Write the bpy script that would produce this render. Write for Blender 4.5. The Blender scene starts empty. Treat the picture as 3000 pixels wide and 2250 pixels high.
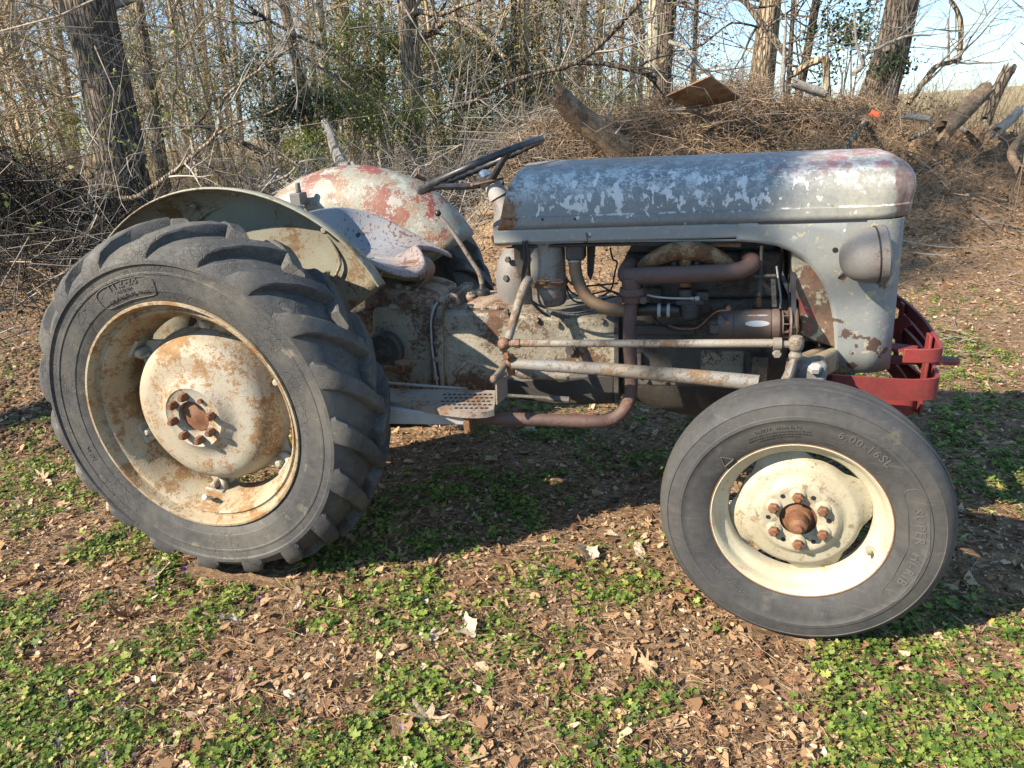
import bpy, bmesh, math, random
import numpy as np
from mathutils import Vector, Matrix, Euler
R = math.radians
rng = random.Random(7)
nrng = np.random.default_rng(11)
sc = bpy.context.scene
COL = sc.collection

# ------------------------------------------------------------------ camera
CAM = np.array([1.529, -2.419, 1.376])
YAW, PITCH, ROLL = R(-16.2), R(20.4), R(-4.1)
FPX = 2081.0                                   # focal length in pixels of the 3000 px wide photograph
_f = np.array([math.sin(YAW)*math.cos(PITCH), math.cos(YAW)*math.cos(PITCH), -math.sin(PITCH)])
_r = np.array([math.cos(YAW), -math.sin(YAW), 0.0]); _u = np.cross(_r, _f)
_c, _s = math.cos(ROLL), math.sin(ROLL)
CR = _c*_r + _s*_u; CU = -_s*_r + _c*_u; CF = _f
cd = bpy.data.cameras.new('camera'); cam = bpy.data.objects.new('camera', cd); COL.objects.link(cam)
cd.sensor_width = 36.0; cd.lens = FPX/3000*36.0; cd.clip_start = 0.05; cd.clip_end = 2000
cam.matrix_world = Matrix(((CR[0], CU[0], -CF[0], CAM[0]), (CR[1], CU[1], -CF[1], CAM[1]), (CR[2], CU[2], -CF[2], CAM[2]), (0, 0, 0, 1)))
sc.camera = cam

# ------------------------------------------------------------------ sky, sun, exposure
SUN_EL, SHADOW_AZ = 37.0, 42.0                 # shadows run 42 degrees off the tractor's axis
sd = np.array([math.cos(R(SHADOW_AZ))*math.cos(R(SUN_EL)), math.sin(R(SHADOW_AZ))*math.cos(R(SUN_EL)), -math.sin(R(SUN_EL))])
w = bpy.data.worlds.new('World'); sc.world = w; w.use_nodes = True
nt = w.node_tree; bg = nt.nodes['Background']
sky = nt.nodes.new('ShaderNodeTexSky'); sky.sky_type = 'NISHITA'; sky.sun_disc = False
sky.sun_elevation = R(SUN_EL)
sky.sun_rotation = math.atan2(-sd[0], -sd[1])
sky.air_density = 1.0; sky.dust_density = 0.0; sky.ozone_density = 2.0
gm = nt.nodes.new('ShaderNodeGamma'); gm.inputs[1].default_value = 0.5            # softer, evener spring sky all round
mu = nt.nodes.new('ShaderNodeMix'); mu.data_type = 'RGBA'; mu.blend_type = 'MULTIPLY'; mu.inputs[0].default_value = 1.0; mu.inputs[7].default_value = (0.80, 1.08, 1.32, 1)
nt.links.new(sky.outputs[0], gm.inputs[0]); nt.links.new(gm.outputs[0], mu.inputs[6]); nt.links.new(mu.outputs[2], bg.inputs[0]); bg.inputs[1].default_value = 0.15
sl = bpy.data.lights.new('sun', 'SUN'); so = bpy.data.objects.new('sun', sl); COL.objects.link(so)
sl.energy = 4.2; sl.angle = R(0.53); sl.color = (1.0, 0.88, 0.71)
so.rotation_euler = Vector(tuple(sd)).to_track_quat('-Z', 'Y').to_euler()
so.location = (-4, -3, 8)
sc.view_settings.view_transform = 'Standard'; sc.view_settings.look = 'None'
sc.view_settings.exposure = 1.62; sc.view_settings.gamma = 1.0; sc.view_settings.use_curve_mapping = False
try:
    sc.cycles.use_denoising = True; sc.cycles.denoiser = 'OPENIMAGEDENOISE'
    sc.cycles.max_bounces = 6; sc.cycles.diffuse_bounces = 3; sc.cycles.glossy_bounces = 2; sc.cycles.transparent_max_bounces = 4
except Exception:
    pass

# ------------------------------------------------------------------ helpers
PX = 3000/2212.0
def ray(x, y):
    return CF + CR*((x*PX-1500)/FPX) - CU*((y*PX-1125)/FPX)
def D(x, y, yy):
    """the point at depth y = yy seen at a pixel of the 2212 px wide photograph"""
    d = ray(x, y); t = (yy-CAM[1])/d[1]; return CAM + t*d
def G(x, y, z=0.0):
    d = ray(x, y); t = (z-CAM[2])/d[2]; return CAM + t*d
def scale_at(P):
    return FPX/PX/float((np.array(P)-CAM) @ CF)      # photo pixels per metre
def V(*a): return np.array(a, float)

def catmull(pts, n=6, closed=False):
    P = [np.array(p, float) for p in pts]
    out = []
    m = len(P)
    rng_ = range(m) if closed else range(m-1)
    for i in rng_:
        if closed: p0, p1, p2, p3 = P[i-1], P[i], P[(i+1) % m], P[(i+2) % m]
        else: p0, p1, p2, p3 = P[max(i-1, 0)], P[i], P[i+1], P[min(i+2, m-1)]
        for k in range(n):
            t = k/n
            out.append(0.5*((2*p1)+(-p0+p2)*t+(2*p0-5*p1+4*p2-p3)*t*t+(-p0+3*p1-3*p2+p3)*t**3))
    if not closed: out.append(P[-1])
    return out

class MB:
    def __init__(s): s.v = []; s.f = []
    def add(s, vs, fs):
        o = len(s.v); s.v += [tuple(map(float, p)) for p in vs]; s.f += [tuple(i+o for i in f) for f in fs]; return s
    def box(s, lo, hi, rot=None, at=None):
        x0, y0, z0 = lo; x1, y1, z1 = hi
        vs = [V(x, y, z) for z in (z0, z1) for y in (y0, y1) for x in (x0, x1)]
        if rot is not None: vs = [np.array(rot) @ p for p in vs]
        if at is not None: vs = [p+np.array(at) for p in vs]
        return s.add(vs, [(0, 2, 3, 1), (4, 5, 7, 6), (0, 1, 5, 4), (2, 6, 7, 3), (0, 4, 6, 2), (1, 3, 7, 5)])
    def tube(s, pts, r, n=10, caps=True, smooth=0, flat=None, flatdir=None):
        """round tube along pts; r a number or a list. flat = (a, b): elliptical section a along flatdir"""
        pts = [np.array(p, float) for p in pts]
        rs = list(r) if hasattr(r, '__len__') else [r]*len(pts)
        if smooth:
            if len(set(rs)) > 1:
                q = catmull([np.append(p, a) for p, a in zip(pts, rs)], smooth); pts = [a[:3] for a in q]; rs = [a[3] for a in q]
            else: pts = catmull(pts, smooth); rs = [rs[0]]*len(pts)
        m = len(pts); vs = []; fs = []
        T = [pts[min(i+1, m-1)]-pts[max(i-1, 0)] for i in range(m)]
        T = [t/(np.linalg.norm(t)+1e-12) for t in T]
        if flatdir is not None: nrm = np.array(flatdir, float)
        else:
            nrm = np.cross(T[0], V(0, 0, 1))
            if np.linalg.norm(nrm) < 1e-3: nrm = np.cross(T[0], V(1, 0, 0))
        for i in range(m):
            nrm = nrm - T[i]*(nrm @ T[i]); nrm = nrm/(np.linalg.norm(nrm)+1e-12); b = np.cross(T[i], nrm)
            fa, fb = flat if flat else (1, 1)
            for k in range(n):
                a = 2*math.pi*k/n
                vs.append(pts[i]+rs[i]*(math.cos(a)*fa*nrm+math.sin(a)*fb*b))
        for i in range(m-1):
            for k in range(n):
                fs.append((i*n+k, i*n+(k+1) % n, (i+1)*n+(k+1) % n, (i+1)*n+k))
        if caps: fs.append(tuple(range(n-1, -1, -1))); fs.append(tuple((m-1)*n+k for k in range(n)))
        return s.add(vs, fs)
    def strap(s, pts, w, t, side, smooth=0):
        """flat bar: width w along `side`, thickness t"""
        pts = [np.array(p, float) for p in pts]
        if smooth: pts = catmull(pts, smooth)
        m = len(pts); vs = []; fs = []; side = np.array(side, float); side /= np.linalg.norm(side)
        for i in range(m):
            T = pts[min(i+1, m-1)]-pts[max(i-1, 0)]; T /= np.linalg.norm(T)+1e-12
            sd_ = side - T*(side @ T); sd_ /= np.linalg.norm(sd_)+1e-12
            n_ = np.cross(T, sd_)
            for a, b in ((-1, -1), (1, -1), (1, 1), (-1, 1)):
                vs.append(pts[i]+sd_*a*w/2+n_*b*t/2)
        for i in range(m-1):
            for k in range(4): fs.append((i*4+k, i*4+(k+1) % 4, (i+1)*4+(k+1) % 4, (i+1)*4+k))
        fs.append((3, 2, 1, 0)); fs.append(tuple((m-1)*4+k for k in range(4)))
        return s.add(vs, fs)
    def lathe(s, prof, n=48, at=(0, 0, 0), rot=None, a0=0.0, a1=2*math.pi, wob=None):
        """prof: (axial, radius) pairs; the axis is local -Y ... axial value is y; angle 0 = +X, 90 deg = +Z"""
        closed = abs(a1-a0-2*math.pi) < 1e-6
        cols = n if closed else n+1
        vs = []; fs = []
        for k in range(cols):
            a = a0+(a1-a0)*k/n
            for (y, r) in prof:
                rr = r*(wob(a, y, r) if wob else 1.0)
                p = V(rr*math.cos(a), y, rr*math.sin(a))
                if rot is not None: p = np.array(rot) @ p
                vs.append(p+np.array(at))
        m = len(prof)
        for k in range(n):
            k2 = (k+1) % cols
            for i in range(m-1):
                fs.append((k*m+i, k2*m+i, k2*m+i+1, k*m+i+1))
        return s.add(vs, fs)
    def grid(s, P, close_u=False):
        P = np.array(P, float); a, b = P.shape[:2]
        fs = []
        for i in range(a if close_u else a-1):
            for j in range(b-1):
                fs.append((i*b+j, ((i+1) % a)*b+j, ((i+1) % a)*b+j+1, i*b+j+1))
        return s.add(P.reshape(-1, 3), fs)
    def prism(s, poly, y0, y1):
        """poly of (x, z); a plate between y0 and y1"""
        n = len(poly)
        vs = [V(x, y0, z) for x, z in poly]+[V(x, y1, z) for x, z in poly]
        fs = [tuple(range(n)), tuple(range(2*n-1, n-1, -1))]+[(i, i+n, (i+1) % n+n, (i+1) % n) for i in range(n)]
        return s.add(vs, fs)
    def hexbolt(s, c, axis, r, h):
        axis = np.array(axis, float); axis /= np.linalg.norm(axis)
        return s.tube([np.array(c), np.array(c)+axis*h*0.8, np.array(c)+axis*h], [r, r, r*0.8], n=6)
    def build(s, name, mat, parent=None, sharp=35, bevel=0, solid=0, sub=0, flat=False):
        me = bpy.data.meshes.new(name); me.from_pydata(s.v, [], s.f); me.validate(); me.update()
        bm = bmesh.new(); bm.from_mesh(me); bmesh.ops.recalc_face_normals(bm, faces=bm.faces); bm.to_mesh(me); bm.free()
        return link(name, me, mat, parent, sharp, bevel, solid, sub, flat)

def link(name, me, mat, parent=None, sharp=35, bevel=0, solid=0, sub=0, flat=False):
    if mat is not None: me.materials.append(mat)
    if not flat:
        me.shade_smooth()
        if sharp < 180: me.set_sharp_from_angle(angle=R(sharp))
    o = bpy.data.objects.new(name, me); COL.objects.link(o)
    if parent is not None: o.parent = parent
    if solid:
        m = o.modifiers.new('solid', 'SOLIDIFY'); m.thickness = solid; m.offset = 0
    if bevel:
        m = o.modifiers.new('bevel', 'BEVEL'); m.width = bevel; m.segments = 2; m.limit_method = 'ANGLE'
    if sub:
        m = o.modifiers.new('sub', 'SUBSURF'); m.levels = sub; m.render_levels = sub
    return o
def fastmesh(name, verts, faces_flat, nper, mat, attr=None, smooth=False):
    """numpy mesh of faces with nper corners each; attr = per-face float written as colour-like attribute 'tone'"""
    verts = np.asarray(verts, np.float32); faces_flat = np.asarray(faces_flat, np.int32).ravel()
    me = bpy.data.meshes.new(name); nv = len(verts); nf = len(faces_flat)//nper
    me.vertices.add(nv); me.vertices.foreach_set('co', verts.ravel())
    me.loops.add(nf*nper); me.loops.foreach_set('vertex_index', faces_flat)
    me.polygons.add(nf); me.polygons.foreach_set('loop_start', np.arange(0, nf*nper, nper, dtype=np.int32))
    me.polygons.foreach_set('loop_total', np.full(nf, nper, np.int32))
    if attr is not None:
        a = me.attributes.new('tone', 'FLOAT', 'FACE'); a.data.foreach_set('value', np.asarray(attr, np.float32))
    me.update(calc_edges=True)
    if smooth: me.shade_smooth()
    if mat is not None: me.materials.append(mat)
    return me
def tag(o, label=None, cat=None, group=None, kind=None):
    for k, v_ in (('label', label), ('category', cat), ('group', group), ('kind', kind)):
        if v_: o[k] = v_
    return o
def empty(name, loc=(0, 0, 0)):
    o = bpy.data.objects.new(name, None); o.location = loc; o.empty_display_size = 0.1; COL.objects.link(o); return o

# ------------------------------------------------------------------ materials
class NM:
    def __init__(s, name, coord='Object'):
        s.m = bpy.data.materials.new(name); s.m.use_nodes = True; s.nt = s.m.node_tree; s.n = s.nt.nodes; s.l = s.nt.links
        s.b = s.n['Principled BSDF']; s.tc = s.n.new('ShaderNodeTexCoord'); s.co = s.tc.outputs[coord]
    def set(s, node, idx, val):
        if hasattr(val, 'is_output') or isinstance(val, bpy.types.NodeSocket): s.l.new(val, node.inputs[idx])
        elif isinstance(val, (tuple, list)) and len(val) == 3 and node.inputs[idx].type == 'RGBA': node.inputs[idx].default_value = (*val, 1)
        else: node.inputs[idx].default_value = val
    def mapping(s, scale=(1, 1, 1), loc=(0, 0, 0), rot=(0, 0, 0), vec=None):
        m = s.n.new('ShaderNodeMapping'); s.l.new(vec or s.co, m.inputs[0]); m.inputs['Scale'].default_value = scale
        m.inputs['Location'].default_value = loc; m.inputs['Rotation'].default_value = rot; return m.outputs[0]
    def noise(s, scale, detail=6, rough=0.6, dist=0.0, vec=None, w=None):
        t = s.n.new('ShaderNodeTexNoise')
        if w is not None: t.noise_dimensions = '4D'; t.inputs['W'].default_value = w
        s.l.new(vec or s.co, t.inputs['Vector']); t.inputs['Scale'].default_value = scale; t.inputs['Detail'].default_value = detail
        t.inputs['Roughness'].default_value = rough; t.inputs['Distortion'].default_value = dist; return t.outputs['Fac']
    def voro(s, scale, feature='F1', vec=None, out='Distance', rnd=1.0):
        t = s.n.new('ShaderNodeTexVoronoi'); t.feature = feature; s.l.new(vec or s.co, t.inputs['Vector']); t.inputs['Scale'].default_value = scale
        t.inputs['Randomness'].default_value = rnd; return t.outputs[out]
    def step(s, val, lo, hi, a=0.0, b=1.0):
        t = s.n.new('ShaderNodeMapRange'); t.clamp = True; s.set(t, 0, val)
        for i, q in ((1, lo), (2, hi), (3, a), (4, b)): s.set(t, i, q)
        return t.outputs[0]
    def math(s, op, a, b=0.0):
        t = s.n.new('ShaderNodeMath'); t.operation = op; s.set(t, 0, a); s.set(t, 1, b); return t.outputs[0]
    def mix(s, fac, a, b):
        t = s.n.new('ShaderNodeMix'); t.data_type = 'RGBA'; s.set(t, 0, fac)
        for i, q in ((6, a), (7, b)):
            if isinstance(q, (tuple, list)): t.inputs[i].default_value = (*q, 1)
            else: s.l.new(q, t.inputs[i])
        return t.outputs[2]
    def ramp(s, fac, stops):
        t = s.n.new('ShaderNodeValToRGB'); s.l.new(fac, t.inputs[0]); e = t.color_ramp.elements
        while len(e) < len(stops): e.new(0.5)
        for el, (p, c) in zip(e, stops): el.position = p; el.color = (*c, 1)
        return t.outputs[0]
    def xyz(s, vec=None):
        t = s.n.new('ShaderNodeSeparateXYZ'); s.l.new(vec or s.co, t.inputs[0]); return t.outputs
    def attr(s, name):
        t = s.n.new('ShaderNodeAttribute'); t.attribute_name = name; return t.outputs['Fac']
    def rand(s):
        t = s.n.new('ShaderNodeObjectInfo'); return t.outputs['Random']
    def out(s, col, rough=0.7, metal=0.0, bump=None, bstr=0.3, bdist=0.01, spec=None, trans=None):
        s.set(s.b, 'Base Color', col); s.set(s.b, 'Roughness', rough); s.set(s.b, 'Metallic', metal)
        if spec is not None: s.b.inputs['Specular IOR Level'].default_value = spec
        if bump is not None:
            t = s.n.new('ShaderNodeBump'); t.inputs['Strength'].default_value = bstr; t.inputs['Distance'].default_value = bdist
            s.l.new(bump, t.inputs['Height']); s.l.new(t.outputs[0], s.b.inputs['Normal'])
        if trans:
            tr = s.n.new('ShaderNodeBsdfTranslucent'); s.set(tr, 0, col); mx = s.n.new('ShaderNodeMixShader'); mx.inputs[0].default_value = trans
            s.l.new(s.b.outputs[0], mx.inputs[1]); s.l.new(tr.outputs[0], mx.inputs[2]); s.l.new(mx.outputs[0], s.n['Material Output'].inputs[0])
        return s.m

RUST = (0.19, 0.075, 0.028); RUST_D = (0.075, 0.034, 0.02); RUST_O = (0.36, 0.17, 0.06)
def worn(name, base, base2=None, rust=0.5, rust_col=RUST_O, rscale=9, chip=None, chip_t=0.66, dirt=0.4, rough=0.62, seed=0.0, bump=0.25, dirt_col=(0.05, 0.04, 0.03), grain=1.0):
    """layered old paint: two fades of the coat, stain, grainy rust that eats in from large blotches to specks, grime"""
    m = NM(name); base2 = base2 or tuple(c*0.72 for c in base); rust_col = tuple(c*0.72 for c in rust_col)
    v = m.mapping(loc=(seed, seed*1.7, seed*0.6))
    n1 = m.noise(5.0, 5, 0.6, vec=v); n2 = m.noise(rscale, 6, 0.6, 0.3, vec=v); n3 = m.noise(60, 6, 0.72, vec=v); n4 = m.noise(190*grain, 4, 0.7, vec=v)
    col = m.mix(m.step(n1, 0.38, 0.62), base, base2)
    col = m.mix(m.math('MULTIPLY', m.step(n3, 0.42, 0.70), 0.45), col, tuple(min(1, c*1.3) for c in base))
    col = m.mix(m.math('MULTIPLY', m.step(n4, 0.5, 0.72), 0.35), col, tuple(c*0.55 for c in base2))
    if chip is not None:
        nc = m.noise(16, 8, 0.62, 0.5, vec=m.mapping(loc=(seed+3, 1, 2)))
        col = m.mix(m.step(nc, chip_t-0.012, chip_t+0.012), col, chip)
    gsum = m.math('ADD', m.math('MULTIPLY', n2, 0.48), m.math('ADD', m.math('MULTIPLY', n3, 0.31), m.math('MULTIPLY', n4, 0.21)))
    lo = 0.605-rust*0.175
    stain = m.step(gsum, lo-0.075, lo+0.03)
    col = m.mix(m.math('MULTIPLY', stain, 0.65), col, tuple(0.5*c+0.5*d for c, d in zip(rust_col, base)))
    rr = m.step(gsum, lo, lo+0.045)
    rsp = m.math('MAXIMUM', m.step(n4, 0.74-rust*0.20, 0.78-rust*0.20), m.step(n3, 0.735-rust*0.16, 0.76-rust*0.16))
    rc = m.mix(m.step(m.noise(34, 6, 0.72, vec=v), 0.36, 0.64), rust_col, tuple(c*0.40 for c in rust_col))
    rc = m.mix(m.math('MULTIPLY', m.step(n4, 0.42, 0.66), 0.5), rc, tuple(min(1, c*1.5) for c in rust_col))
    rf = m.math('MAXIMUM', rr, m.math('MULTIPLY', rsp, 0.8))
    col = m.mix(m.math('MULTIPLY', rf, 0.92), col, rc)
    dn = m.step(m.math('ADD', m.math('MULTIPLY', m.noise(3.1, 6, 0.65, vec=m.mapping(loc=(seed*2, 5, seed))), 0.75), m.math('MULTIPLY', n3, 0.25)), 0.47, 0.64)
    col = m.mix(m.math('MULTIPLY', dn, dirt), col, dirt_col)
    ro = m.step(rf, 0, 1, rough, 0.9)
    return m.out(col, ro, 0.0, bump=m.math('ADD', m.math('MULTIPLY', rf, 0.5), m.math('ADD', n3, m.math('MULTIPLY', n4, 0.6))), bstr=bump, bdist=0.004)
# ================================================================== tractor materials
def rubber(name, dust=0.35, crack=True, base=(0.030, 0.030, 0.031), seed=0.0, smear=None):
    m = NM(name); v = m.mapping(loc=(seed, 0, 0))
    n1 = m.noise(4, 6, 0.65, vec=v); n2 = m.noise(45, 6, 0.7, vec=v)
    col = m.mix(m.step(n2, 0.3, 0.7), base, tuple(c*1.7 for c in base))
    col = m.mix(m.math('MULTIPLY', m.step(n1, 0.42, 0.72), dust), col, (0.17, 0.155, 0.125))
    col = m.mix(m.math('MULTIPLY', m.step(m.noise(13, 7, 0.7, vec=v), 0.60, 0.72), dust*0.9), col, (0.26, 0.22, 0.15))
    h = m.math('MULTIPLY', n2, 0.35)
    scf = m.noise(1.0, 5, 0.7, vec=m.mapping(scale=(9, 9, 160), rot=(0.2, 0.4, 0.3))); col = m.mix(m.math('MULTIPLY', m.step(scf, 0.58, 0.72), 0.3), col, (0.15, 0.14, 0.12))
    if smear is not None and False:
        dn = m.n.new('ShaderNodeVectorMath'); dn.operation = 'DISTANCE'; m.l.new(m.co, dn.inputs[0]); dn.inputs[1].default_value = smear
        sm_ = m.step(m.math('ADD', dn.outputs['Value'], m.math('MULTIPLY', m.noise(60, 6, 0.75), 0.10)), 0.074, 0.064); col = m.mix(sm_, col, (0.42, 0.41, 0.36))
    if crack:
        wv = m.n.new('ShaderNodeVectorMath'); wv.operation = 'ADD'
        t = m.n.new('ShaderNodeTexNoise'); m.l.new(m.co, t.inputs[0]); t.inputs['Scale'].default_value = 14
        sc_ = m.n.new('ShaderNodeVectorMath'); sc_.operation = 'SCALE'; m.l.new(t.outputs['Color'], sc_.inputs[0]); sc_.inputs['Scale'].default_value = 0.05
        m.l.new(m.co, wv.inputs[0]); m.l.new(sc_.outputs[0], wv.inputs[1])
        d1 = m.voro(48, 'DISTANCE_TO_EDGE', vec=wv.outputs[0]); d2 = m.voro(130, 'DISTANCE_TO_EDGE', vec=wv.outputs[0])
        mask = m.step(m.noise(6, 4, 0.6, vec=m.mapping(loc=(4, 4, 4))), 0.42, 0.56)
        c1 = m.math('MULTIPLY', m.step(d1, 0.0, 0.05, 0.75, 0), mask); c2 = m.math('MULTIPLY', m.step(d2, 0.0, 0.05, 0.5, 0), mask)
        ck = m.math('MAXIMUM', c1, c2)
        col = m.mix(m.math('MULTIPLY', ck, 0.75), col, (0.012, 0.012, 0.013))
        h = m.math('SUBTRACT', h, ck)
    return m.out(col, 0.72, bump=h, bstr=0.5, bdist=0.004, spec=0.35)
M_RT = rubber('rear_rubber', 0.58, base=(0.036, 0.036, 0.037)); M_FT = rubber('front_rubber', 0.24, False, seed=3.0, smear=tuple(D(1717, 893, -0.735)))
M_LETTER = NM('moulded_rubber_letters').out((0.075, 0.072, 0.068), 0.7)
M_RIM = worn('rear_rim_paint', (0.31, 0.285, 0.21), (0.27, 0.20, 0.11), rust=0.64, rust_col=(0.33, 0.175, 0.065), rscale=11, dirt=0.15, bump=0.4)
M_DISC = worn('rear_disc_paint', (0.32, 0.31, 0.265), (0.29, 0.255, 0.18), rust=0.52, rust_col=(0.34, 0.185, 0.07), rscale=8, dirt=0.10, seed=2, bump=0.3)
M_FRIM = worn('front_rim_paint', (0.43, 0.40, 0.295), (0.37, 0.335, 0.235), rust=0.18, rscale=14, dirt=0.18, seed=5, bump=0.15, dirt_col=(0.25, 0.2, 0.12))
M_FDISC = worn('front_disc_paint', (0.39, 0.365, 0.275), (0.31, 0.275, 0.19), rust=0.36, rust_col=(0.24, 0.17, 0.09), rscale=22, dirt=0.45, seed=6, bump=0.15, dirt_col=(0.17, 0.14, 0.09))
M_NUT = worn('rusty_nuts', (0.16, 0.07, 0.035), (0.10, 0.045, 0.025), rust=0.5, rust_col=(0.25, 0.11, 0.045), rscale=30, dirt=0.2, seed=8)
M_RUST = worn('rusty_steel', (0.15, 0.075, 0.042), (0.095, 0.05, 0.032), rust=0.55, rust_col=(0.26, 0.12, 0.05), rscale=18, dirt=0.3, seed=9, bump=0.5)
M_EXH = worn('exhaust_rust', (0.095, 0.053, 0.044), (0.065, 0.038, 0.033), rust=0.35, rust_col=(0.19, 0.10, 0.07), rscale=22, dirt=0.25, seed=10, bump=0.6)
M_INTAKE = worn('intake_cast', (0.26, 0.20, 0.10), (0.17, 0.085, 0.035), rust=0.85, rust_col=(0.16, 0.065, 0.022), rscale=14, dirt=0.3, seed=11)
M_CAST = worn('transmission_casting', (0.29, 0.27, 0.205), (0.19, 0.18, 0.15), rust=0.58, rust_col=(0.15, 0.062, 0.03), rscale=8, dirt=0.65, seed=12, bump=0.7, dirt_col=(0.06, 0.052, 0.042))
M_CASTTOP = worn('cover_casting', (0.30, 0.24, 0.18), (0.22, 0.16, 0.11), rust=0.6, rust_col=(0.20, 0.085, 0.045), rscale=10, dirt=0.45, seed=13, bump=0.7)
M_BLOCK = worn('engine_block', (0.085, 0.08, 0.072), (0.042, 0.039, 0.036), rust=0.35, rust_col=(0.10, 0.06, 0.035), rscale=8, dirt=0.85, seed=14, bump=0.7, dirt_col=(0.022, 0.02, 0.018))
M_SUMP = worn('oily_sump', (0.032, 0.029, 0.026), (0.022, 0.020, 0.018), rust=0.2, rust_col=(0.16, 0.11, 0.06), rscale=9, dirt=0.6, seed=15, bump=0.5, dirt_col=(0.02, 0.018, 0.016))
M_ROD = worn('weathered_rod', (0.215, 0.20, 0.172), (0.16, 0.14, 0.112), rust=0.58, rust_col=(0.20, 0.115, 0.06), rscale=12, dirt=0.2, seed=16, bump=0.5)
M_RODB = worn('radius_rod_paint', (0.15, 0.165, 0.17), (0.16, 0.13, 0.095), rust=0.55, rust_col=(0.23, 0.14, 0.07), rscale=9, dirt=0.2, seed=17, bump=0.6)
M_CAN = worn('air_cleaner_paint', (0.19, 0.185, 0.17), (0.13, 0.125, 0.118), rust=0.50, rust_col=(0.21, 0.13, 0.07), rscale=11, dirt=0.3, seed=18, bump=0.5)
M_HOSE = worn('old_rubber_hose', (0.165, 0.10, 0.055), (0.12, 0.08, 0.05), rust=0.4, rust_col=(0.22, 0.12, 0.05), rscale=14, dirt=0.3, seed=19)
M_BLACK = NM('black_rubber').out((0.014, 0.014, 0.015), 0.5)
M_WHEELB = NM('steering_wheel_plastic'); M_WHEELB = M_WHEELB.out(M_WHEELB.mix(M_WHEELB.step(M_WHEELB.noise(30, 5), 0.4, 0.7), (0.016, 0.016, 0.018), (0.05, 0.05, 0.052)), 0.42)
M_CHROME = NM('dull_chrome').out((0.62, 0.62, 0.6), 0.25, 1.0)
M_LABEL = NM('white_label').out((0.42, 0.42, 0.41), 0.6)
M_GEN = worn('generator_case', (0.115, 0.075, 0.058), (0.075, 0.055, 0.048), rust=0.3, rust_col=(0.18, 0.10, 0.06), rscale=12, dirt=0.3, seed=20)
M_RED = worn('red_bumper_paint', (0.20, 0.022, 0.020), (0.13, 0.018, 0.017), rust=0.2, rust_col=(0.10, 0.05, 0.04), rscale=12, chip=(0.35, 0.32, 0.27), chip_t=0.76, dirt=0.35, seed=21, dirt_col=(0.05, 0.03, 0.028))
M_LAMP = worn('lamp_paint', (0.15, 0.145, 0.138), (0.12, 0.117, 0.112), rust=0.25, rust_col=(0.14, 0.07, 0.04), rscale=6, dirt=0.25, seed=22, bump=0.12)
M_BOARD = worn('running_board', (0.23, 0.205, 0.175), (0.17, 0.14, 0.115), rust=0.5, rust_col=(0.22, 0.11, 0.05), rscale=9, dirt=0.45, seed=23, bump=0.4)
M_BEAM = worn('grey_beam', (0.32, 0.32, 0.31), (0.25, 0.25, 0.25), rust=0.3, rscale=9, dirt=0.3, seed=24)
M_COPPER = NM('copper_cable').out((0.22, 0.10, 0.05), 0.55)

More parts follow.
